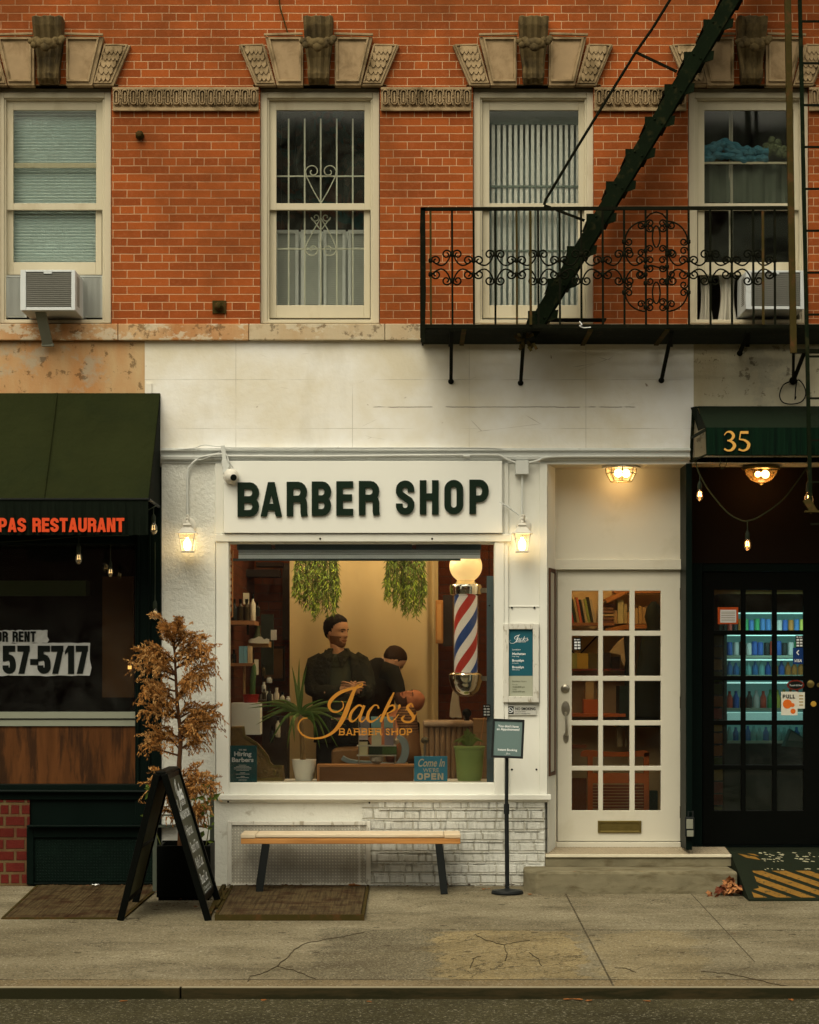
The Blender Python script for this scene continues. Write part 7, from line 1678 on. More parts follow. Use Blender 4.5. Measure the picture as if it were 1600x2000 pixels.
# posters on the glass
yp = .072
hp = card('hiring_poster', 446.5, 1456, 502, 1528, yp, flat('teal_hiring', (.018, .105, .12), .35), 'teal poster reading Hiring Barbers in the lower corner of the display window', 'poster')
mb = MB()
yq = yp-.0015; small_text(mb, 'WE ARE', PX(474, yq), PZ(1466, yq), .016, yq, align='CENTER', off=.02); small_text(mb, 'Hiring', PX(474, yq), PZ(1476.5, yq), .045, yq, align='CENTER', off=.035, sx=1.15); small_text(mb, 'Barbers', PX(474, yq), PZ(1488, yq), .045, yq, align='CENTER', off=.035, sx=1.15)
for q, w_ in ((1494, 15), (1496.5, 26), (1499, 34), (1501.5, 34), (1504, 25), (1509, 10), (1511.5, 27), (1516, 8), (1518.5, 24), (1523, 16)): mb.pb(474-w_/2, q, 474+w_/2, q+.9, yq, yq+.0004)
mb.build('lettering', M['inkwhite'], hp)
pay_sticker(1120, 1246, yd+.038, 'black payment sticker with white squares on the white glazed door', 0)
pay_sticker(943, 1376, .069, 'black payment sticker in the corner of the display window', 0)
# open sign
os_ = thing('open_sign', (PX(841, .16), .16, PZ(1526, .16)), 'small blue sign reading COME IN WE ARE OPEN standing on the window ledge', 'sign')
IB('board', 809, 1477, 874, 1526, .16, .175, M['openblue'], os_, .003)
mb = MB(); yo = .158; s = inter(yo); small_text(mb, 'Come In', PX(841.5, yo), PZ(1497, yo), .082, yo, width=.20, align='CENTER', off=.018, shear=.35); small_text(mb, "WE'RE", PX(842, yo), PZ(1508, yo), .042, yo, align='CENTER', off=.004)
block_text(mb, 'OPEN', PX(815, yo), PZ(1523, yo), 13*s, 11.5*s, .26, yo-.001, yo+.001, 2.2*s)
mb.build('lettering', flat('cream_lettering', (.70, .66, .48)), os_)
# yucca in a white pot
yk = .36; s = inter(yk)
yc_ = thing('potted_yucca', (PX(594, yk), yk, .757), 'spiky green yucca in a white pot on the window ledge', 'potted plant')
mb = MB(); mb.lathe([(15*s, .757), (17*s, .765), (22*s, PZ(1500, yk)), (24*s, PZ(1483, yk)), (22.5*s, PZ(1483, yk)), (20*s, PZ(1492, yk))], (PX(594, yk), yk, 0), 32); mb.build('pot', flat('white_pot', (.85, .85, .78), .35), yc_, smooth=True)
mb = MB(); mb.tube(catmull([(PX(592, yk), yk, PZ(1490, yk)), (PX(590, yk), yk, PZ(1440, yk)), (PX(586, yk), yk, PZ(1396, yk))], 6), [.022-.0007*i for i in range(13)], 8); mb.build('stem', mat('yucca_stem', (.22, .15, .07), .8, var=.4, vs=30, bump=.6), yc_)
def blade(mb, pts, w):
    P_ = [Vector(q) for q in catmull(pts, 5)]; n = len(P_); vs = []
    for i, q in enumerate(P_):
        t = (P_[min(i+1, n-1)]-P_[max(0, i-1)]).normalized(); sd_ = t.cross(Vector((.15, 1, .2))).normalized(); ww = w*(1-.0*i)*min(1, (n-1-i)/(n*.55))+.0004
        vs += [q+sd_*ww, q+Vector((0, -.004, 0)), q-sd_*ww]
    mb.add(vs, [(i*3+a, i*3+a+1, i*3+a+4, i*3+a+3) for i in range(n-1) for a in (0, 1)])
mb = MB(); B0 = (586, 1394)
tips = [((545, 1372), (488, 1376)), ((548, 1378), (485, 1383)), ((552, 1388), (500, 1416)), ((560, 1400), (530, 1450)), ((572, 1408), (562, 1462)), ((556, 1385), (505, 1405)), ((583, 1340), (584, 1285)), ((578, 1340), (570, 1300)), ((590, 1350), (594, 1310)), ((588, 1360), (600, 1300)),
        ((635, 1372), (690, 1372)), ((630, 1384), (680, 1396)), ((628, 1392), (676, 1416)), ((620, 1408), (640, 1462)), ((612, 1410), (625, 1465)), ((622, 1400), (662, 1464)), ((610, 1395), (616, 1440)), ((600, 1378), (632, 1365)), ((566, 1375), (520, 1392)), ((575, 1405), (578, 1450)), ((640, 1388), (700, 1412)), ((560, 1370), (530, 1368))]
rr = random.Random(3)
for (a, b), (c_, d_) in tips:
    dy1 = rr.uniform(-.12, .08); mb.cur = 0 if rr.random() < .6 else 1
    blade(mb, [(PX(B0[0], yk), yk, PZ(B0[1], yk)), (PX(a, yk), yk+dy1, PZ(b, yk)), (PX(c_, yk), yk+dy1*1.5, PZ(d_, yk))], .0125)
mb.build('leaf', [mat('yucca_leaf', (.12, .18, .045), .5, var=.2, vs=9, bump=0), mat('yucca_leaf_dark', (.08, .15, .03), .5, var=.2, vs=9, bump=0)], yc_)
# green pot
yk = .33; s = inter(yk); gp2 = thing('potted_plant', (PX(917, yk), yk, .757), 'wilting leafy plant in a light green pot on the window ledge', 'potted plant')
mb = MB(); mb.lathe([(22*s, .757), (24.5*s, .78), (29*s, PZ(1464, yk)), (30.5*s, PZ(1463, yk)), (31*s, PZ(1458, yk)), (29.5*s, PZ(1457, yk)), (28*s, PZ(1462, yk))], (PX(917, yk), yk, 0), 32); mb.build('pot', flat('green_pot', (.26, .36, .12), .4), gp2, smooth=True)
mb = MB(); rr = random.Random(12)
for (a, b) in ((893, 1452), (885, 1450), (905, 1428), (912, 1422), (930, 1436), (938, 1446), (945, 1450), (922, 1430), (900, 1440), (910, 1440)):
    blade(mb, [(PX(915, yk), yk, PZ(1460, yk)), (PX((a+915)/2, yk), yk-.03, PZ((b+1450)/2-6, yk)), (PX(a, yk), yk-.05, PZ(b, yk))], .017)
mb.build('leaf', mat('wilted_leaf', (.15, .20, .05), .6, var=.3, vs=12, bump=0), gp2)
mb = MB()
for q in range(9): a = 905+rr.uniform(0, 22); mb.tube([(PX(a, yk), yk, PZ(1462, yk)), (PX(a+rr.uniform(-6, 6), yk), yk-.01, PZ(1462-rr.uniform(10, 34), yk))], [.008, .002], 5)
mb.build('stem', flat('dry_stalk', (.30, .20, .10)), gp2)
mb = MB(); mb.tube([(PX(938, .3), .3, PZ(1455, .3)), (PX(946, .3), .3, PZ(1400, .3))], .003, 5); mb.build('stick', M['boxtrim'], gp2)
# low wooden box, product stand
wb = thing('wooden_box', (PX(715, .3), .35, .757), 'long low wooden box with pale edging on the window ledge', 'wooden box')
IB('front', 621, 1496, 808, 1526, .26, .28, M['boxwood'], wb); mb = MB(); mb.pb(619, 1494, 810, 1498, .25, .48); mb.pb(619, 1498, 624, 1527, .25, .26); mb.build('edging', M['boxtrim'], wb)
IB('back', 621, 1496, 808, 1526, .46, .48, M['boxwood'], wb)
sd_ = thing('product_stand', (PX(735, .3), .32, PZ(1494, .28)), 'small tiered stand with six product boxes on the wooden box', 'display stand')
for q in (1456, 1475): IB('tray', 697, q, 774, q+1.8, .27, .40, flat('clear_tray', (.5, .48, .4), .3), sd_)
mb = MB(); mb.lathe([(6*s, PZ(1492, .33)), (13*s, PZ(1486, .33)), (14*s, PZ(1478, .33))], (PX(736, .33), .33, 0), 20); mb.build('bowl', flat('grey_bowl', (.35, .32, .26)), sd_)
mb = MB(); mb.pb(700, 1400, 702, 1494, .36, .37); mb.pb(770, 1400, 772, 1494, .36, .37); mb.build('upright', M['steel'], sd_)
for i, (a, b, c_, d_, col, lab) in enumerate([(704, 1400, 722, 1422, (.26, .25, .27), 'grey'), (725, 1400, 744, 1422, (.22, .42, .44), 'pale blue'), (750, 1400, 768, 1422, (.30, .44, .42), 'mint'), (702, 1421, 719, 1445, (.52, .46, .47), 'pinkish'), (726, 1421, 745, 1456, (.56, .54, .40), 'ivory'), (751, 1421, 769, 1456, (.25, .22, .26), 'mauve'), (702, 1449, 718, 1475, (.62, .58, .36), 'pale yellow'), (720, 1458, 747, 1474, (.03, .05, .03), 'black'), (747, 1458, 775, 1474, (.07, .12, .04), 'olive green')]):
    o = IB('product_box', a, b, c_, d_, .28, .33, flat('carton_%s' % lab.replace(' ', '_'), col, .5)); tag(o, '%s product box on the small display stand behind the glass' % lab, 'box', 'product boxes on the stand')
# cash register side, vintage
cr = thing('cash_register', (PX(505, .4), .4, .757), 'ornate aged brass vintage cash register behind the hiring poster', 'cash register')
mb = MB(); prof = [(451, 1419), (475, 1419), (477, 1437), (486, 1443), (500, 1452), (513, 1466), (522, 1478), (526, 1490), (532, 1496), (552, 1497), (554, 1526), (451, 1526)]
mb.pprism(prof, .30, .50); mb.build('body', mat('embossed_brass', (.20, .13, .05), .45, .3, var=.35, vs=40, bump=.9, bs=45, bd=.01), cr, bev=.006)
mb = MB(); pth = [(PX(a, .29), PZ(b, .29)) for a, b in prof[1:10]]; ribbon(mb, pth, .018, .285, .299); mb.pb(460, 1519, 552, 1527, .285, .299); mb.build('trim', M['brass'], cr)
mb = MB(); rr = random.Random(2)
for q in range(26): a = rr.uniform(458, 545); b = rr.uniform(1440 if a < 480 else 1465 if a < 510 else 1502, 1515); mb.ball((PX(a, .296), .297, PZ(b, .296)), rr.uniform(.006, .012), 8, 5)
mb.build('ornament', M['brass'], cr, smooth=True)
# paper carton, shelves with bottles, cactus
IBt = lambda *a_, label=None, cat=None, group=None, **k: tag(IB(*a_, **k), label, cat, group)
IBt('white_carton', 452, 1373, 508, 1435, .46, .7, flat('white_card', (.75, .78, .74)), label='large white carton behind the brass cash register', cat='carton')
shf = thing('wall_shelf', (PX(470, .9), .9, PZ(1222, .9)), 'upper wooden shelf with bottles on the brick side wall', 'shelf')
IB('board', 440, 1212, 497, 1220, .6, 1.1, M['shelfwood'], shf); IB('bracket', 482, 1220, 486, 1240, .7, .74, M['iron'], shf)
shf2 = thing('wall_shelf', (PX(470, .9), .9, PZ(1300, .9)), 'lower wooden shelf with blue and cream books by the side wall', 'shelf')
IB('board', 440, 1295, 494, 1301, .6, 1.1, M['shelfwood'], shf2); IB('bracket', 475, 1301, 479, 1360, .7, .74, flat('pale_post', (.30, .19, .08)), shf2)
def bottle(px, base, h, r, y, m, label, grp):
    s = inter(y); x = PX(px, y); z = PZ(base, y); r *= s; h *= s; mb = MB()
    t_ = thing('bottle', (x, y, z), label, 'bottle', grp)
    mb.lathe([(r*.95, z), (r, z+h*.04), (r, z+h*.62), (r*.4, z+h*.74), (r*.38, z+h*.82)], (x, y, 0), 14); mb.build('body', m, t_, smooth=True)
    mb = MB(); mb.lathe([(r*.45, z+h*.82), (r*.45, z+h)], (x, y, 0), 10); mb.build('cap', M['black'], t_)
amb = flat('amber_bottle', (.03, .022, .01), .2); drk = flat('black_bottle', (.012, .014, .012), .25); pal_ = flat('pale_bottle', (.42, .38, .28), .4)
for i, (px, h, r, m, lab) in enumerate([(458, 42, 6, drk, 'dark pump'), (470, 42, 7, amb, 'amber pump'), (482, 42, 7, amb, 'amber trigger'), (494, 52, 5.5, pal_, 'tall white spray')]): bottle(px, 1212, h, r, .68, m, lab+' bottle on the upper shelf, place %s from the wall' % ('one', 'two', 'three', 'four')[i], 'bottles on the upper shelf')
bottle(503, 1204, 28, 5, 1.0, drk, 'short black bottle behind the upper shelf end', 'bottles on the upper shelf')
IBt('white_tub', 475, 1158, 486, 1180, .8, .85, pal_, label='pale tubes standing behind the amber bottles', cat='tube')
for i, (a, b, col, lab) in enumerate([(467, 475, (.16, .33, .40), 'light blue'), (475.5, 483, (.14, .30, .37), 'blue'), (484, 490, (.40, .30, .17), 'cream')]): IBt('book', a, 1262, b, 1295, .66, .85, flat('book_'+lab.replace(' ', '_'), col), label='%s upright book on the lower shelf' % lab, cat='book', group='books on the lower shelf')
cf = thing('coffee_shelf', (PX(512, 1.2), 1.2, PZ(1264, 1.2)), 'small pale wooden shelf with cloth and a coffee maker', 'shelf')
IB('board', 484, 1253, 527, 1264, 1.1, 1.3, flat('pale_board', (.36, .22, .09)), cf)
mb = MB(); cl_ = [(PX(486+q*5, 1.08), PZ(1250-3*abs(sin(q*1.1))-(4 if 2 < q < 6 else 0), 1.08)) for q in range(9)]; mb.prism(cl_+[(PX(526, 1.08), PZ(1257, 1.08)), (PX(486, 1.08), PZ(1256, 1.08))], 1.06, 1.09); mb.build('cloth', flat('white_cloth', (.5, .48, .4)), cf)
mb = MB(); s = inter(1.15); mb.lathe([(9*s, PZ(1247, 1.15)), (6*s, PZ(1238, 1.15)), (5*s, PZ(1228, 1.15)), (7*s, PZ(1222, 1.15))], (PX(503, 1.15), 1.15, 0), 14); mb.build('flask', flat('dark_flask', (.05, .06, .03), .2), cf, smooth=True)
IBt('drinking_glass', 529, 1230, 540, 1250, 1.3, 1.34, flat('pale_glass', (.42, .42, .4)), label='white tumbler standing on the counter before the brick wall', cat='cup')
IBt('dark_apron', 510, 1200, 534, 1318, 2.2, 2.26, flat('apron_cloth', (.02, .028, .022)), label='long dark apron hanging in front of the brick wall', cat='apron')
IBt('counter', 478, 1368, 556, 1380, .9, 1.3, flat('counter_top', (.10, .05, .025)), label='dark barber counter below the brick wall', cat='counter')
for i, (a, b, c_, d_, col, n_, lab) in enumerate([(511, 1332, 520, 1352, (.42, .40, .34), 'jar', 'white lidded jar on the barber counter'), (508, 1350, 534, 1368, (.40, .38, .32), 'towel_stack', 'low white stack of towels on the barber counter'), (535, 1343, 546, 1378, (.42, .36, .27), 'spray_bottle', 'cream spray bottle on the barber counter'), (558, 1360, 568, 1372, (.42, .40, .34), 'jar', 'small white jar next to the spray bottle'), (520, 1322, 532, 1334, (.4, .4, .35), 'jar', 'white round jar at the back of the counter')]):
    mb = MB(); y0 = .95+i*.03; s = inter(y0); cx = (a+c_)/2; w = (c_-a)/2*s
    mb.lathe([(w*.9, PZ(d_, y0)), (w, PZ(d_-1, y0)), (w*.95, PZ(b+(d_-b)*.35, y0)), (w*.55, PZ(b+(d_-b)*.25, y0)), (w*.6, PZ(b, y0))], (PX(cx, y0), y0, 0), 14); tag(mb.build(n_, flat('ware_tone', col), smooth=True), lab, n_.replace('_', ' '))
ct = thing('potted_cactus', (PX(488, .6), .6, PZ(1372, .6)), 'upright green cactus in a red pot on the white carton', 'potted plant')
mb = MB(); y = .56; s = inter(y); mb.lathe([(13*s, PZ(1373, y)), (17*s, PZ(1356, y)), (16*s, PZ(1356, y))], (PX(490, y), y, 0), 20); mb.build('pot', flat('red_pot', (.22, .015, .01), .35), ct, smooth=True)
mb = MB(); mb.tube(catmull([(PX(493, y), y, PZ(1357, y)), (PX(494, y), y, PZ(1330, y)), (PX(497, y), y, PZ(1297, y))], 5), [.022]*8+[.019, .014, .006], 10); mb.build('stem', mat('cactus_green', (.05, .10, .03), .6, var=.3, vs=20), ct, smooth=True)
for i, (px, base, h, r, yy_, m, lab) in enumerate([(457, 1295, 26, 5, .68, drk, 'small dark bottle at the wall end of the lower shelf'), (514, 1320, 22, 4.5, 1.1, amb, 'amber bottle in front of the hanging apron'), (526, 1378, 34, 5, .9, drk, 'black spray bottle at the middle of the barber counter'), (552, 1378, 26, 4.5, .92, pal_, 'pale bottle at the far end of the barber counter'), (516, 1366, 20, 4, .88, amb, 'short amber bottle beside the cactus'), (543, 1440, 40, 5, .8, pal_, 'tall pale bottle standing low behind the yucca leaves'), (532, 1452, 34, 5, .85, drk, 'dark bottle standing low behind the cash register')]): bottle(px, base, h, r, yy_, m, lab, 'bottles around the barber counter')
pf_ = thing('picture_frame', (PX(540, 2.3), 2.3, PZ(1330, 2.3)), 'framed brown picture on the brick wall above the counter', 'picture frame'); IB('frame', 512, 1262, 556, 1330, 2.9, 2.93, flat('dark_picture_frame', (.03, .02, .012)), pf_); IB('picture', 516, 1267, 552, 1325, 2.885, 2.899, mat('sepia_picture', (.16, .09, .04), .5, var=.6, vs=6), pf_)
IBt('papers', 497, 1288, 505, 1318, .8, .81, flat('pale_paper', (.55, .5, .36)), label='pale card standing behind the cactus', cat='card')
IBt('low_cabinet', 512, 1400, 560, 1526, 1.0, 1.4, flat('dark_cabinet', (.03, .02, .014)), label='dark low cabinet under the barber counter', cat='cabinet')
IBt('wall_mirror', 552, 1100, 566, 1250, 3.2, 3.3, flat('mirror_tone', (.06, .045, .03), .1), label='narrow dark mirror on the back wall', cat='mirror')
mb = MB(); rail_frame(mb, 446, 1075, 455, 1205, 2, 2, 2, 2, .10, .12); fr_ = thing('wall_frame', (PX(450), .11, PZ(1205)), 'narrow wooden frame with small cards at the window edge', 'frame'); mb.build('frame', M['boxtrim'], fr_)
mb = MB()
for q in range(9): mb.pb(449, 1082+q*13, 452, 1090+q*13, .105, .108)
mb.build('card', M['cream'], fr_)
IBt('stair_plank', 500, 1098, 552, 1106, 2.5, 2.7, flat('dark_plank', (.02, .012, .008)), label='dark shelf plank high on the brick wall', cat='shelf')
IBt('stair_plank', 478, 1112, 545, 1126, 2.4, 2.7, flat('dark_plank_b', (.015, .01, .008)), label='second dark shelf plank under the top one on the brick wall', cat='shelf')
# right side: pipe, picture, sink, towel
mb = MB(); y = 2.9; mb.tube(catmull([(PX(868, y), y, PZ(1075, y)), (PX(845, y), y, PZ(1105, y)), (PX(842, y), y, PZ(1125, y)), (PX(844, y), y, PZ(1260, y)), (PX(846, y), y, PZ(1420, y))], 6), .024, 10); tag(mb.build('drain_pipe', mat('olive_pipe', (.12, .11, .05), .6), smooth=True), 'olive drain pipe running down the brick wall beside the curtain', 'pipe')
ib_ = thing('wall_cabinet', (PX(868, 2.4), 2.4, PZ(1260, 2.4)), 'open orange wooden cabinet on the wall behind the barber pole', 'cabinet')
IB('case', 866, 1162, 884, 1262, 2.4, 2.6, flat('dark_case', (.03, .022, .018)), ib_); IB('door', 851, 1172, 866, 1257, 2.3, 2.36, flat('orange_wood', (.42, .20, .06)), ib_, .01); IB('inset', 854, 1180, 862, 1250, 2.285, 2.299, flat('orange_inset', (.5, .27, .09)), ib_)
sk = thing('wash_basin', (PX(890, 1.2), 1.2, FL), 'cream fluted shampoo basin behind the green pot', 'basin')
IB('rim', 826, 1408, 926, 1420, 1.1, 1.5, flat('basin_cream', (.36, .26, .17), .4), sk, .02)
mb = MB()
for q in range(9): mb.lathe([(.028, 0), (.035, 1)][:1]+[(.024, PZ(1600, 1.15)), (.034, PZ(1420, 1.15))][1:], (0, 0, 0), 3) if 0 else mb.tube([(PX(835+q*10, 1.15), 1.15, PZ(1600, 1.15)), (PX(832+q*11, 1.15), 1.15, PZ(1420, 1.15))], .022, 8)
mb.box(PX(832, 1.17), PX(922, 1.17), 1.17, 1.4, FL, PZ(1420, 1.17)); mb.build('fluted_body', flat('basin_body', (.26, .165, .09), .5), sk)
IBt('tiled_counter', 926, 1405, 960, 1530, .9, 1.3, brick_mat('counter_tiles', ((.26, .16, .08),)*5, (.14, .08, .04), .12, .10, .2), label='small beige tiled counter at the end of the basin', cat='counter')
mb = MB(); y = 1.0; pts = [(884, 1350), (896, 1350), (898, 1378), (903, 1402), (897, 1404), (890, 1402), (884, 1404), (878, 1400), (880, 1375)]; mb.pprism(pts, y, y+.03); tag(mb.build('hanging_towel', mat('grey_towel', (.30, .24, .16), .9, bump=.6, bs=50), bev=.008), 'beige towel hanging below the barber pole', 'towel')
fc = thing('basin_tap', (PX(912, 1.2), 1.2, PZ(1410, 1.2)), 'dark tap with chrome lever on the basin rim', 'tap'); y = 1.2
mb = MB(); mb.ball((PX(912, y), y, PZ(1393, y)), .038, 12, 8); mb.tube([(PX(912, y), y, PZ(1408, y)), (PX(912, y), y, PZ(1385, y))], .02, 8); mb.build('body', M['black'], fc, smooth=True); mb = MB(); mb.bar((PX(905, y), y-.04, PZ(1398, y)), (PX(909, y), y-.04, PZ(1408, y)), .014); mb.build('lever', M['chrome'], fc)
for px, py, lab in ((772, 1448, 'pale bristled shaving brush on a stand in the window'), (830, 1446, 'dark bristled shaving brush on a stand in the window')):
    b_ = thing('shaving_brush', (PX(px, .4), .4, .757), lab, 'shaving brush'); y = .4; s = inter(y)
    mb = MB(); mb.ball((PX(px, y), y, PZ(py, y)), 8*s, 14, 10, (1, 1, .85)); mb.build('bristles', flat('bristle_'+str(px), (.40, .35, .26) if px < 800 else (.12, .10, .06)), b_, smooth=True)
    mb = MB(); mb.tube([(PX(px, y), y, PZ(py+6, y)), (PX(px, y), y, .757)], .008, 8); mb.build('handle', M['steel'], b_)

# ================================================================ room behind the entrance door
def shelfset(y0, x0, x1, py): return IB('shelf', x0, py, x1, py+6, y0, y0+.25, M['shelfwood'])
y = 1.25
bk_ = thing('book_shelf', (PX(1150, y), y, PZ(1225, y)), 'wooden shelf with leaning books seen through the top door panes', 'shelf')
IB('board', 1098, 1216, 1200, 1222, y, y+.2, M['shelfwood'], bk_)
rr = random.Random(31); cols_ = [(.35, .05, .03), (.03, .04, .02), (.30, .22, .10), (.38, .10, .05), (.02, .02, .02), (.34, .28, .15), (.20, .24, .06), (.03, .03, .02), (.4, .32, .2)]
for i in range(9):
    a = 1114+i*5.4; h_ = rr.uniform(44, 52); mb = MB(); lean = -9
    mb.pprism([(a+3, 1216), (a+7.6, 1216), (a+7.6+lean, 1216-h_), (a+3+lean, 1216-h_)], y+.01, y+.14); tag(mb.build('book', flat('spine_tone', cols_[i])), '%s book leaning on the shelf behind the top left door pane' % ['red', 'black', 'tan', 'orange', 'jet black', 'cream', 'olive', 'dark', 'pale'][i], 'book', 'books behind the door glass')
for i in range(7): IBt('book', 1172+rr.uniform(0, 3), 1212-i*6.4, 1199+rr.uniform(-2, 2), 1216.2-i*6.4, y, y+.15, flat('flat_spine', rr.choice([(.35, .25, .12), (.12, .05, .03), (.4, .3, .16), (.2, .1, .05)])), label='flat book in the pile behind the top middle door pane', cat='book', group='pile of flat books behind the door')
for i, (a, b, t0, col) in enumerate([(1199, 1206, 1192, (.30, .2, .09)), (1207, 1218, 1172, (.40, .36, .18)), (1219, 1225, 1180, (.34, .27, .13)), (1226, 1232, 1196, (.36, .22, .09)), (1240, 1247, 1188, (.36, .24, .10)), (1248, 1254, 1184, (.34, .22, .09)), (1255, 1262, 1186, (.36, .23, .1)), (1263, 1270, 1184, (.32, .2, .09))]):
    IBt('book', a, t0, b, 1218, y+.0, y+.15, flat('box_file', col), label='cream or tan file standing on the shelf behind the middle and right top panes', cat='book', group='tan files behind the door')
mb = MB(); mb.pprism([(1182, 1228), (1222, 1220), (1296, 1219), (1296, 1226), (1222, 1229), (1182, 1236)], y-.05, y+.2); mb.build('lower_board', flat('orange_board', (.34, .14, .04)), bk_)
mb = MB(); mb.pprism([(1182, 1170), (1216, 1154), (1222, 1160), (1186, 1178)], y-.05, y+.2); mb.pb(1200, 1150, 1300, 1158, y, y+.2); mb.build('upper_board', flat('orange_board_b', (.36, .15, .045)), bk_)
s3 = thing('retail_shelf', (PX(1170, y), y, PZ(1312, y)), 'lower retail shelf with yellow cartons behind the second row of door panes', 'shelf')
IB('board', 1098, 1306, 1222, 1310, y, y+.25, flat('red_shelf', (.16, .04, .02)), s3); mb = MB(); mb.bar((PX(1138, y), y+.2, PZ(1276, y)), (PX(1172, y), y+.2, PZ(1240, y)), .012); mb.bar((PX(1126, y), y+.2, PZ(1276, y)), (PX(1108, y), y+.2, PZ(1258, y)), .012); mb.build('brace', M['black'], s3)
for a, b, t0, col, lab in ((1114, 1127, 1276, (.26, .26, .07), 'olive yellow'), (1127.5, 1149, 1276, (.42, .28, .05), 'mustard yellow'), (1150, 1170, 1276, (.09, .075, .03), 'dark brown'), (1178, 1194, 1275, (.03, .02, .015), 'black'), (1195, 1211, 1283, (.05, .025, .015), 'deep brown')): IBt('carton', a, t0, b, 1306, y, y+.15, flat('carton_tone', col), label=lab+' carton on the retail shelf behind the door', cat='carton', group='cartons on the retail shelf')
mb = MB(); mb.pprism([(1218, 1245), (1206, 1255), (1190, 1275), (1212, 1280), (1213, 1290), (1220, 1303), (1222, 1290)], y-.1, y-.05); tag(mb.build('white_apron', flat('white_apron_cloth', (.40, .30, .16)), bev=.006), 'cream apron hanging behind the middle door pane', 'apron')
IBt('dark_coat', 1222, 1240, 1240, 1420, y-.05, y+.05, flat('black_coat', (.012, .014, .01)), label='long black coat hanging behind the middle door muntin', cat='coat')
mb = MB(); mb.loft([[(PX(cx_+w_*cos(a_), 1.1), 1.1+.05*sin(a_), PZ(py_, 1.1)) for a_ in [2*pi*i/14 for i in range(14)]] for py_, cx_, w_ in ((1175, 1277, 4), (1185, 1277, 13), (1205, 1276, 17), (1225, 1278, 14), (1240, 1275, 20), (1262, 1276, 26), (1300, 1272, 27), (1345, 1268, 28), (1400, 1270, 26))]); tag(mb.build('hanging_jacket', flat('dark_jacket_cloth', (.016, .02, .014)), smooth=True), 'bulky dark jacket on a hook behind the right door panes', 'jacket')
IBt('red_box', 1140, 1366, 1172, 1396, 1.2, 1.35, M['redwood'], label='small red brown wooden box behind the third row of door panes', cat='box')
IBt('side_table', 1112, 1394, 1222, 1400, 1.1, 1.5, M['redwood'], label='narrow red wooden table behind the door', cat='table')
for a, b, c_, d_, lab, col in ((1144, 1331, 1160, 1366, 'tall cream carton', (.42, .30, .14)), (1205, 1400, 1216, 1458, 'hanging cream strip', (.40, .30, .15)), (1222, 1380, 1225, 1458, 'thin cream strip', (.36, .27, .14))): IBt('cream_panel', a, b, c_, d_, 1.3, 1.33, flat('cream_strip', col), label=lab+' behind the door glass', cat='panel')
IBt('dark_basket', 1210, 1340, 1300, 1420, 1.12, 1.4, flat('green_black', (.018, .03, .024)), label='dark green drum behind the lower right door panes', cat='drum')
wc = thing('wooden_chair', (PX(1200, .8), .95, FL), 'red brown wooden chair with slatted front behind the lower door panes', 'chair'); y = .75
mb = MB(); mb.pprism(catmull([(1134, 1476), (1137, 1468), (1150, 1465), (1180, 1468), (1220, 1469), (1260, 1466), (1268, 1470)], 4)+[(1268, 1478), (1136, 1478)], y, y+.04); mb.build('top_rail', M['redwood'], wc)
IB('frame_post', 1148, 1478, 1158, 1600, y, y+.05, M['redwood'], wc); IB('frame_post', 1258, 1470, 1268, 1600, y, y+.05, M['redwood'], wc)
for q in range(11): IB('slat', 1158, 1533+q*6, 1258, 1537+q*6, y+.01, y+.03, flat('slat_wood', (.22, .055, .018)), wc)
IB('seat_front', 1158, 1510, 1258, 1530, y+.005, y+.035, M['redwood'], wc)
wc2 = thing('rattan_chair', (PX(1122, 1.), 1.05, FL), 'brown woven chair partly behind the lowest left door pane', 'chair'); mb = MB(); mb.pb(1112, 1455, 1146, 1462, 1., 1.04); mb.pb(1112, 1520, 1146, 1600, 1., 1.04)
mb.build('woven_panel', mat('rattan', (.20, .07, .03), .7, var=.5, vs=60, bump=.8), wc2)
IBt('umbrella_bin', 1268, 1545, 1285, 1590, 1.0, 1.1, flat('teal_black', (.01, .03, .03)), label='dark teal bin behind the lowest right door pane', cat='bin')
# ================================================================ people
def ring(c, rx, ry, n=16, tilt=0., sqz=1.):
    out = []
    for i in range(n):
        a = 2*pi*i/n; ex = cos(a); ey = sin(a)
        ex = math.copysign(abs(ex)**sqz, ex); ey = math.copysign(abs(ey)**sqz, ey); v = Vector((rx*ex, ry*ey, 0)); v.rotate(Matrix.Rotation(tilt, 3, 'Y')); out.append(tuple(Vector(c)+v))
    return out
def limb_rings(pts, rads, n=12):
    pts = [Vector(p) for p in pts]; rings = []
    for i, p in enumerate(pts):
        t = (pts[min(i+1, len(pts)-1)]-pts[max(0, i-1)]).normalized(); u = t.cross(Vector((0, 1, 0)) if abs(t.y) < .9 else Vector((1, 0, 0))).normalized(); w = t.cross(u)
        rings.append([tuple(p+(u*cos(2*pi*k/n)+w*sin(2*pi*k/n))*rads[i]) for k in range(n)])
    return rings
skin = mat('skin', (.60, .34, .20), .5, var=.06, vs=20, bump=0, spec=.4)
skin2 = mat('skin_light', (.60, .36, .23), .5, var=.06, vs=20, bump=0)
skin3 = mat('skin_ruddy', (.50, .20, .10), .45, var=.08, vs=20, bump=0)
hairm = mat('black_hair', (.012, .009, .007), .6, var=.3, vs=60, bump=.6, bs=150)
jacketm = mat('black_jacket', (.030, .033, .024), .85, var=.2, vs=8, bump=.9, bs=14, bd=.04)
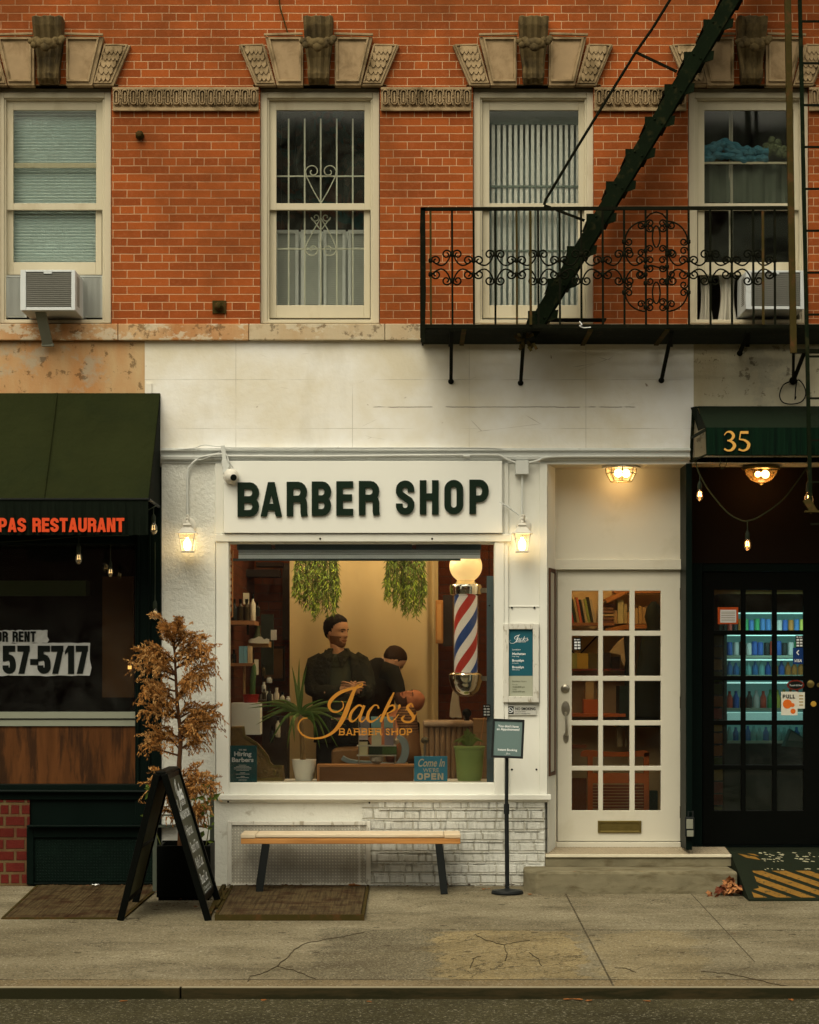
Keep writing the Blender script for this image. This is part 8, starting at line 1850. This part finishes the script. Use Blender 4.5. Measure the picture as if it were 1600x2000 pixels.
def head_mesh(jaw=1., n=48, m=44):
    """unit-ish head: front is +x, up is +z, height about 1 (chin -.5 .. crown .5)"""
    vs = []; fs = []
    for i in range(m+1):
        t = i/m; z = -.5+t
        # profile: front and back extents, half width
        def lerp(tab): 
            for (a, va), (b, vb) in zip(tab, tab[1:]):
                if a <= z <= b: return va+(vb-va)*((z-a)/(b-a+1e-9))
            return tab[-1][1]
        fr = lerp([(-.5, .20), (-.46, .31), (-.40, .345), (-.33, .335), (-.26, .355), (-.19, .35), (-.10, .365), (0., .345), (.07, .365), (.15, .37), (.27, .33), (.38, .24), (.46, .12), (.5, .0)])
        bk = lerp([(-.5, .0), (-.42, .08), (-.3, .18), (-.2, .27), (-.1, .35), (.05, .42), (.2, .43), (.33, .36), (.43, .22), (.5, .0)])
        w = lerp([(-.5, .10), (-.45, .17), (-.35, .235), (-.22, .27), (-.05, .30), (.1, .315), (.25, .30), (.37, .23), (.46, .12), (.5, .0)])*jaw
        for k in range(n):
            a = 2*pi*k/n; cx_, sy_ = cos(a), sin(a)
            x = (fr if cx_ > 0 else bk)*cx_; y = w*math.copysign(abs(sy_)**.85, sy_)
            if cx_ > 0:
                fa = max(0, 1-abs(a if a < pi else a-2*pi)/.30)
                nz = max(0, 1-abs((z+.10)/.13)) if z < -.04 else max(0, 1-(z+.04)/.16)
                x += .12*fa*fa**.2*nz*(1 if z > -.19 else 0)
                for e in (-1, 1): x -= .045*math.exp(-(((y-e*.115)/.06)**2+((z-.02)/.045)**2))
                x += .022*math.exp(-((y/.10)**2+((z+.27)/.025)**2)); x -= .014*math.exp(-((y/.11)**2+((z+.295)/.010)**2)); x += .022*math.exp(-((y/.09)**2+((z+.325)/.025)**2))
                for e in (-1, 1): x += .02*math.exp(-(((y-e*.17)/.07)**2+((z+.12)/.07)**2)); x += .012*math.exp(-(((y-e*.12)/.08)**2+((z-.085)/.02)**2))
            vs.append((x, y, z))
    for i in range(m):
        for k in range(n): fs.append((i*n+k, i*n+(k+1) % n, (i+1)*n+(k+1) % n, (i+1)*n+k))
    return vs, fs
def add_head(body, parent, H, M_, hair, beard=None, hair_only=None, brow=True, closed=False):
    """adds the head to the body mesh and returns nothing; hair, eyes, ears are children"""
    vs, fs = head_mesh(); k = len(body.v); body.add([tuple(M_ @ (Vector(v)*H)) for v in vs], fs)
    for e in (-1, 1):   # ears are part of the body surface
        k = len(body.v); body.ball((0, 0, 0), .075, 12, 8, (.75, .35, 1.25)); body.xf(M_ @ Matrix.Scale(H, 4) @ Matrix.Translation((-.04, e*.305, -.03)) @ Matrix.Rotation(radians(15*e), 4, 'Z'), k)
    E = MB()
    for e in (-1, 1): k = len(E.v); E.ball((0, 0, 0), .036, 12, 8, (.6, 1.25, .35 if closed else .62)); E.xf(M_ @ Matrix.Scale(H, 4) @ Matrix.Translation((.318, e*.115, .018)), k)
    E.build('eye', flat('eye_dark', (.10, .07, .05), .3), parent, smooth=True)
    if brow:
        B = MB()
        for e in (-1, 1):
            pts = [M_ @ (Vector((.385-.06*abs(t_), e*(.05+.13*t_), .078+.02*sin(t_*3)))*H) for t_ in [i/6 for i in range(7)]]; B.tube([tuple(q) for q in pts], .016*H, 6)
        B.build('eyebrow', hairm, parent)
    Lp = MB(); pts = [M_ @ (Vector((.375-.35*t_*t_*.9, t_*.115/.34*1.0, -.292+.9*t_*t_*.35))*H) for t_ in [(-.34+.68*i/8) for i in range(9)]]; Lp.tube([tuple(q) for q in pts], .010*H, 6); Lp.build('mouth', flat('lip', (.30, .08, .05)), parent)
    def shell(line, off, name, m, nz=.0, inside=lambda v: True):
        """line(v): height above the hair line (positive = covered); the shell thins out towards its edge"""
        S = MB(); vv = []
        for i, v in enumerate(vs):
            q = Vector(v); d = Vector((q.x+.03, q.y, q.z-.03)); d = d.normalized() if d.length > 0 else Vector((0, 0, 1)); g = max(0, min(1, line(v)/.10))
            vv.append(q+d*(.006+off*g+nz*g*random.random()))
        ff = [f for f in fs if sum(line(vs[i]) for i in f) > 0 and all(line(vs[i]) > -.03 and inside(vs[i]) for i in f)]
        S.add([tuple(M_ @ (q*H)) for q in vv], ff); return S.build(name, m, parent, smooth=2)
    if hair: shell(*hair)
    if beard: shell(*beard)
def hairline(v, front=.34, nape=-.25):
    tab = [(-.5, nape), (-.22, nape), (-.12, -.10), (.04, -.02), (.09, .10), (.16, front-.08), (.26, front), (.5, front)]
    for (a, va), (b, vb) in zip(tab, tab[1:]):
        if a <= v[0] <= b: return v[2]-(va+(vb-va)*(v[0]-a)/(b-a))
    return v[2]-front
def beardline(v):
    x, y, z = v
    return min(-.13-z, (x+.03)*.8, .16*(math.sqrt((y/.175)**2+((z+.205)/.135)**2)-1)) if not (-.262 < z < -.225 and abs(y) < .11 and x > 0) else .02
def finger_chain(mb, base, d, up, L, r, curl_, n=3):
    """one bent finger as a tapered tube"""
    p = Vector(base); d = Vector(d).normalized(); up = Vector(up).normalized(); ax = d.cross(up).normalized(); pts = [tuple(p)]; rads = [r]
    for i in range(n):
        d = Matrix.Rotation(curl_, 3, ax) @ d; p = p+d*L*(.45, .32, .23)[i]; pts.append(tuple(p)); rads.append(r*(.92, .82, .6)[i])
    mb.tube(catmull(pts, 3), [rads[0]+(rads[-1]-rads[0])*i/(3*n) for i in range(3*n+1)], 7)
def hand(mb, w, d, up, side, s=1., curl_=-.5):
    """palm from wrist w along d; up = back of the hand; side = thumb side"""
    w = Vector(w); d = Vector(d).normalized(); up = Vector(up).normalized(); sd_ = Vector(side).normalized()
    rings = []
    for t_, hw, ht in ((0, .024, .018), (.25, .030, .017), (.6, .038, .016), (.95, .040, .013)):
        c = w+d*.095*t_*s; rings.append([tuple(c+sd_*hw*s*cos(2*pi*k/12)+up*ht*s*sin(2*pi*k/12)) for k in range(12)])
    mb.loft(rings)
    for i, (o, L) in enumerate(((.030, .072), (.010, .080), (-.010, .074), (-.029, .058))): finger_chain(mb, w+d*.088*s+sd_*o*s, d+sd_*(o*1.5), up, L*s, .0092*s, curl_)
    finger_chain(mb, w+d*.025*s+sd_*.026*s, d*.7+sd_*.8, up, .062*s, .0105*s, curl_*.6)

# ---- standing barber
y1 = 1.9
def Q(px, py, dy=0.): return Vector((PX(px, y1+dy), y1+dy, PZ(py, y1+dy)))
p1 = thing('person', (PX(660, y1), y1, FL), 'smiling bearded barber in a black jacket standing with clasped hands', 'person')
B = MB()
H1 = .262; yaw = radians(-38)   # front +x turned towards the street
Mh = Matrix.Translation(Q(658, 1233)) @ Matrix.Rotation(yaw, 4, 'Z') @ Matrix.Rotation(radians(6), 4, 'Y')
# torso, neck, legs as one surface
B.loft([ring(Q(657, 1254), .055, .058), ring(Q(659, 1268), .055, .056), ring(Q(660, 1275), .065, .06), ring(Q(660, 1283), .09, .06), ring(Q(660, 1300), .15, .09), ring(Q(660, 1335), .175, .12), ring(Q(661, 1380), .16, .115), ring(Q(661, 1420), .165, .12), ring(Q(661, 1450), .17, .12)])
for s_ in (-1, 1):
    hx = 661+s_*20; B.loft(limb_rings([Q(hx, 1440), Q(hx, 1480), Q(hx+s_*2, 1520), Q(hx+s_*3, 1560), Q(hx+s_*3, 1606)], [.09, .085, .062, .055, .04]))
    B.loft(limb_rings([Q(661+s_*35, 1302), Q(661+s_*44, 1325), Q(661+s_*40, 1352, -.1), Q(664+s_*26, 1352, -.2), Q(682+s_*8, 1345, -.26)], [.038, .04, .038, .032, .026]))
wl, wr = Q(677, 1349, -.25), Q(702, 1350, -.25)
hand(B, wl, (1, -.2, .35), (-.2, -.9, .3), (.2, -.2, 1), 1.05, -.45); hand(B, wr, (-1, -.5, .45), (.1, -.9, .3), (-.2, -.2, 1), 1.05, -.55)
hair = (lambda v: hairline(v, .31, -.28), .028, 'hair', hairm, .03)
beard = (beardline, .012, 'beard', mat('stubble', (.20, .10, .055), .7, var=.3, vs=60, bump=.3))
add_head(B, p1, H1, Mh, hair, beard)
B.build('body', skin, p1, smooth=2)
# shirt, jacket, trousers, apron
T = MB(); T.loft([ring(Q(660, 1277), .085, .08), ring(Q(660, 1285), .145, .10), ring(Q(660, 1310), .178, .128), ring(Q(660, 1345), .178, .132), ring(Q(661, 1400), .17, .128)]); T.build('shirt', flat('green_grey_shirt', (.07, .085, .06), .9), p1, smooth=2)
mb = MB(); yq = y1-.155; small_text(mb, 'BARBER', PX(651, yq), PZ(1293, yq), .055, yq, width=.17, align='CENTER', off=.01, T=lambda a, b, d: (a, d+.10*((a-PX(660, yq))/.18)**2, b)); mb.pb(633, 1302, 668, 1303.5, yq+.01, yq+.012); mb.build('shirt_print', flat('faded_print', (.02, .024, .02)), p1)
J = MB(); n = 28; rows_ = [(1266, 661, .085, .085), (1272, 661, .10, .095), (1279, 660, .16, .115), (1288, 660, .205, .13), (1305, 660, .225, .15), (1335, 660, .225, .16), (1370, 660, .21, .16), (1410, 661, .205, .16), (1450, 661, .205, .16)]
vs = []; fs = []
for (py, cx_, rx, ry) in rows_:
    gap = 24 if py > 1275 else 40
    for i in range(n+1):
        a = radians(-90+gap+8)+(2*pi-radians(2*gap-0))*i/n; c = Q(cx_, py); vs.append((c.x+rx*cos(a), c.y+ry*sin(a)+.006*sin(i*2.3+py*.1), c.z))
for j in range(len(rows_)-1):
    for i in range(n): a = j*(n+1)+i; fs.append((a, a+1, a+n+2, a+n+1))
J.add(vs, fs); jo = J.build('jacket', jacketm, p1, smooth=2); md = jo.modifiers.new('t', 'SOLIDIFY'); md.thickness = .012
for s_ in (-1, 1):
    S = MB()
    if s_ < 0: pts = [Q(630, 1283), Q(617, 1294), Q(611, 1320), Q(613, 1345, -.04), Q(628, 1354, -.13), Q(650, 1352, -.20), Q(668, 1350, -.245)]
    else: pts = [Q(692, 1280), Q(703, 1292), Q(712, 1318), Q(716, 1342, -.05), Q(717, 1352, -.12), Q(712, 1353, -.2), Q(706, 1351, -.245)]
    S.loft(limb_rings(pts, [.045, .075, .08, .078, .070, .058, .046], 14)); S.build('sleeve', jacketm, p1, smooth=2)
    S = MB(); S.add([Q(655+s_*3, 1278, -.10), Q(655+s_*20, 1268, -.03), Q(657+s_*26, 1280, -.10), Q(656+s_*12, 1304, -.165)], [(0, 1, 2, 3)]); co = S.build('collar', jacketm, p1); md = co.modifiers.new('t', 'SOLIDIFY'); md.thickness = .01
S = MB(); S.loft([ring(Q(661, 1405), .19, .15), ring(Q(661, 1440), .185, .15), ring(Q(661, 1452), .18, .14)]); 
for s_ in (-1, 1): S.loft(limb_rings([Q(661+s_*18, 1445), Q(661+s_*20, 1490), Q(661+s_*23, 1540), Q(661+s_*23, 1597)], [.105, .10, .085, .075]))
S.build('trousers', flat('black_trousers', (.01, .01, .009), .9), p1, smooth=2)
S = MB()
for s_ in (-1, 1): S.ball(Q(661+s_*23, 1601, -.05), .06, 14, 8, (.85, 1.9, .6))
S.build('shoe', M['black'], p1, smooth=True)

# ---- bending barber
y2 = 2.25
def Q2(px, py, dy=0.): return Vector((PX(px, y2+dy), y2+dy, PZ(py, y2+dy)))
p2 = thing('person', (PX(735, y2), y2, FL), 'short-haired barber in a black top bending over the client', 'person')
B = MB()
M2 = Matrix.Translation(Q2(769, 1290)) @ Matrix.Rotation(radians(28), 4, 'Z') @ Matrix.Rotation(radians(52), 4, 'Y')
add_head(B, p2, .245, M2, (lambda v: hairline(v, .30, -.2), .03, 'hair', mat('brown_hair', (.035, .02, .012), .7, var=.3, vs=80, bump=.5), .01))
B.loft(limb_rings([Q2(764, 1298), Q2(752, 1300), Q2(742, 1303), Q2(732, 1315), Q2(728, 1350), Q2(726, 1400), Q2(727, 1440)], [.05, .05, .06, .12, .14, .14, .14], 14))
for s_ in (-1, 1):
    B.loft(limb_rings([Q2(727+s_*16, 1435), Q2(727+s_*18, 1490), Q2(727+s_*20, 1540), Q2(727+s_*20, 1590)], [.085, .08, .06, .05]))
B.loft(limb_rings([Q2(762, 1315, -.1), Q2(775, 1340, -.15), Q2(784, 1358, -.2), Q2(782, 1366, -.22)], [.05, .042, .034, .026])); hand(B, Q2(783, 1364, -.22), (.7, -.2, -.2), (0, -.6, .7), (.3, -.7, .3), .95, -.35)
B.build('body', skin2, p2, smooth=2)
S = MB(); S.loft(limb_rings([Q2(753, 1301), Q2(745, 1303), Q2(737, 1311), Q2(734, 1325), Q2(731, 1355), Q2(728, 1400), Q2(727, 1450), Q2(727, 1480)], [.075, .095, .135, .155, .175, .175, .175, .18], 18)); S.build('top', flat('black_smock', (.014, .013, .010), .9), p2, smooth=2)
S = MB(); S.loft(limb_rings([Q2(748, 1312, -.08), Q2(766, 1316, -.1), Q2(774, 1335, -.14), Q2(779, 1352, -.18), Q2(783, 1364, -.2)], [.09, .085, .068, .058, .048], 14)); S.loft(limb_rings([Q2(728, 1303, .05), Q2(722, 1310, .1), Q2(730, 1340, .1), Q2(760, 1368, 0)], [.06, .08, .07, .05], 12)); S.build('sleeve', flat('black_smock_b', (.017, .018, .013), .9), p2, smooth=2)
S = MB(); S.loft(limb_rings([Q2(755, 1300), Q2(746, 1297), Q2(736, 1296), Q2(724, 1293)], [.058, .062, .045, .02], 14)); S.build('collar', flat('pink_white_collar', (.50, .38, .32), .8), p2, smooth=2)
S = MB()
for s_ in (-1, 1): S.loft(limb_rings([Q2(727+s_*16, 1450), Q2(727+s_*18, 1500), Q2(727+s_*20, 1590)], [.10, .09, .08]))
S.build('trousers', flat('dark_trousers', (.01, .01, .01), .9), p2, smooth=2)

# ---- reclining client under a striped cape
y3 = 1.75
def Q3(px, py, dy=0.): return Vector((PX(px, y3+dy), y3+dy, PZ(py, y3+dy)))
p3 = thing('person', (PX(800, y3), y3, FL+.5), 'bald bearded client lying back under a brown cape in the barber chair', 'person')
B = MB()
M3 = Matrix.Translation(Q3(803, 1368)) @ Matrix.Rotation(radians(180), 4, 'Z') @ Matrix.Rotation(radians(-82), 4, 'Y') @ Matrix.Rotation(radians(38), 4, 'Z')
vs_, fs_ = head_mesh()
add_head(B, p3, .235, M3, None, (beardline, .05, 'beard', mat('grey_brown_beard', (.07, .032, .018), .8, var=.4, vs=80, bump=.5), .02), closed=True)
B.loft(limb_rings([Q3(797, 1378), Q3(790, 1388), Q3(786, 1400), Q3(780, 1420), Q3(768, 1450), Q3(735, 1470)], [.05, .055, .10, .15, .15, .14], 14))
B.build('body', skin3, p3, smooth=2)
t = NT('striped_cape'); pz = t.sep()[2]; st_ = t.math('GREATER_THAN', t.math('FRACT', t.math('MULTIPLY', pz, 46.)), .5); low = t.step(pz, PZ(1425, y3), PZ(1432, y3))
t.out(t.mix(t.math('MULTIPLY', st_, t.math('SUBTRACT', 1., low)), (.26, .13, .05), (.09, .04, .02)), .85)
S = MB(); S.loft([[tuple(Q3(px_+w_*cos(a_), py_, -.02+.16*sin(a_))) for a_ in [2*pi*i/18 for i in range(18)]] for py_, px_, w_ in ((1381, 797, 11), (1386, 795, 17), (1396, 793, 21), (1415, 792, 24), (1440, 794, 25), (1470, 796, 27), (1489, 797, 29))]); S.build('cape', t.m, p3, smooth=2)
# barber chair
bc = thing('barber_chair', (PX(715, 1.5), 1.55, FL), 'barber chair with tan leather seat and pale blue metal arm', 'barber chair')
yv = 1.35
mb = MB(); mb.pprism(catmull([(648, 1500), (647, 1472), (655, 1463), (690, 1461), (740, 1462), (752, 1470), (756, 1500)], 4), yv+.1, yv+.5); mb.build('seat', mat('tan_leather', (.20, .11, .045), .45, bump=.3), bc, bev=.03)
mb = MB(); arm = catmull([(775, 1440), (788, 1448), (792, 1464), (788, 1482), (776, 1496), (755, 1496), (730, 1492), (700, 1490), (680, 1486), (668, 1480)], 5)
ribbon(mb, [(PX(a, yv), PZ(b, yv)) for a, b in arm], [.05+.012*sin(i*.12) for i in range(len(arm))], yv, yv+.06); mb.build('arm', flat('pale_blue_metal', (.20, .26, .28), .35), bc, bev=.006)
mb = MB(); mb.lathe([(.12, FL), (.14, FL+.05), (.06, FL+.1), (.05, PZ(1500, 1.6))], (PX(710, 1.6), 1.6, 0), 20); mb.build('pedestal', M['steel'], bc, smooth=True)
mb = MB(); mb.pb(797, 1410, 820, 1500, 1.75, 1.9); mb.build('backrest', M['black'], bc, bev=.02)
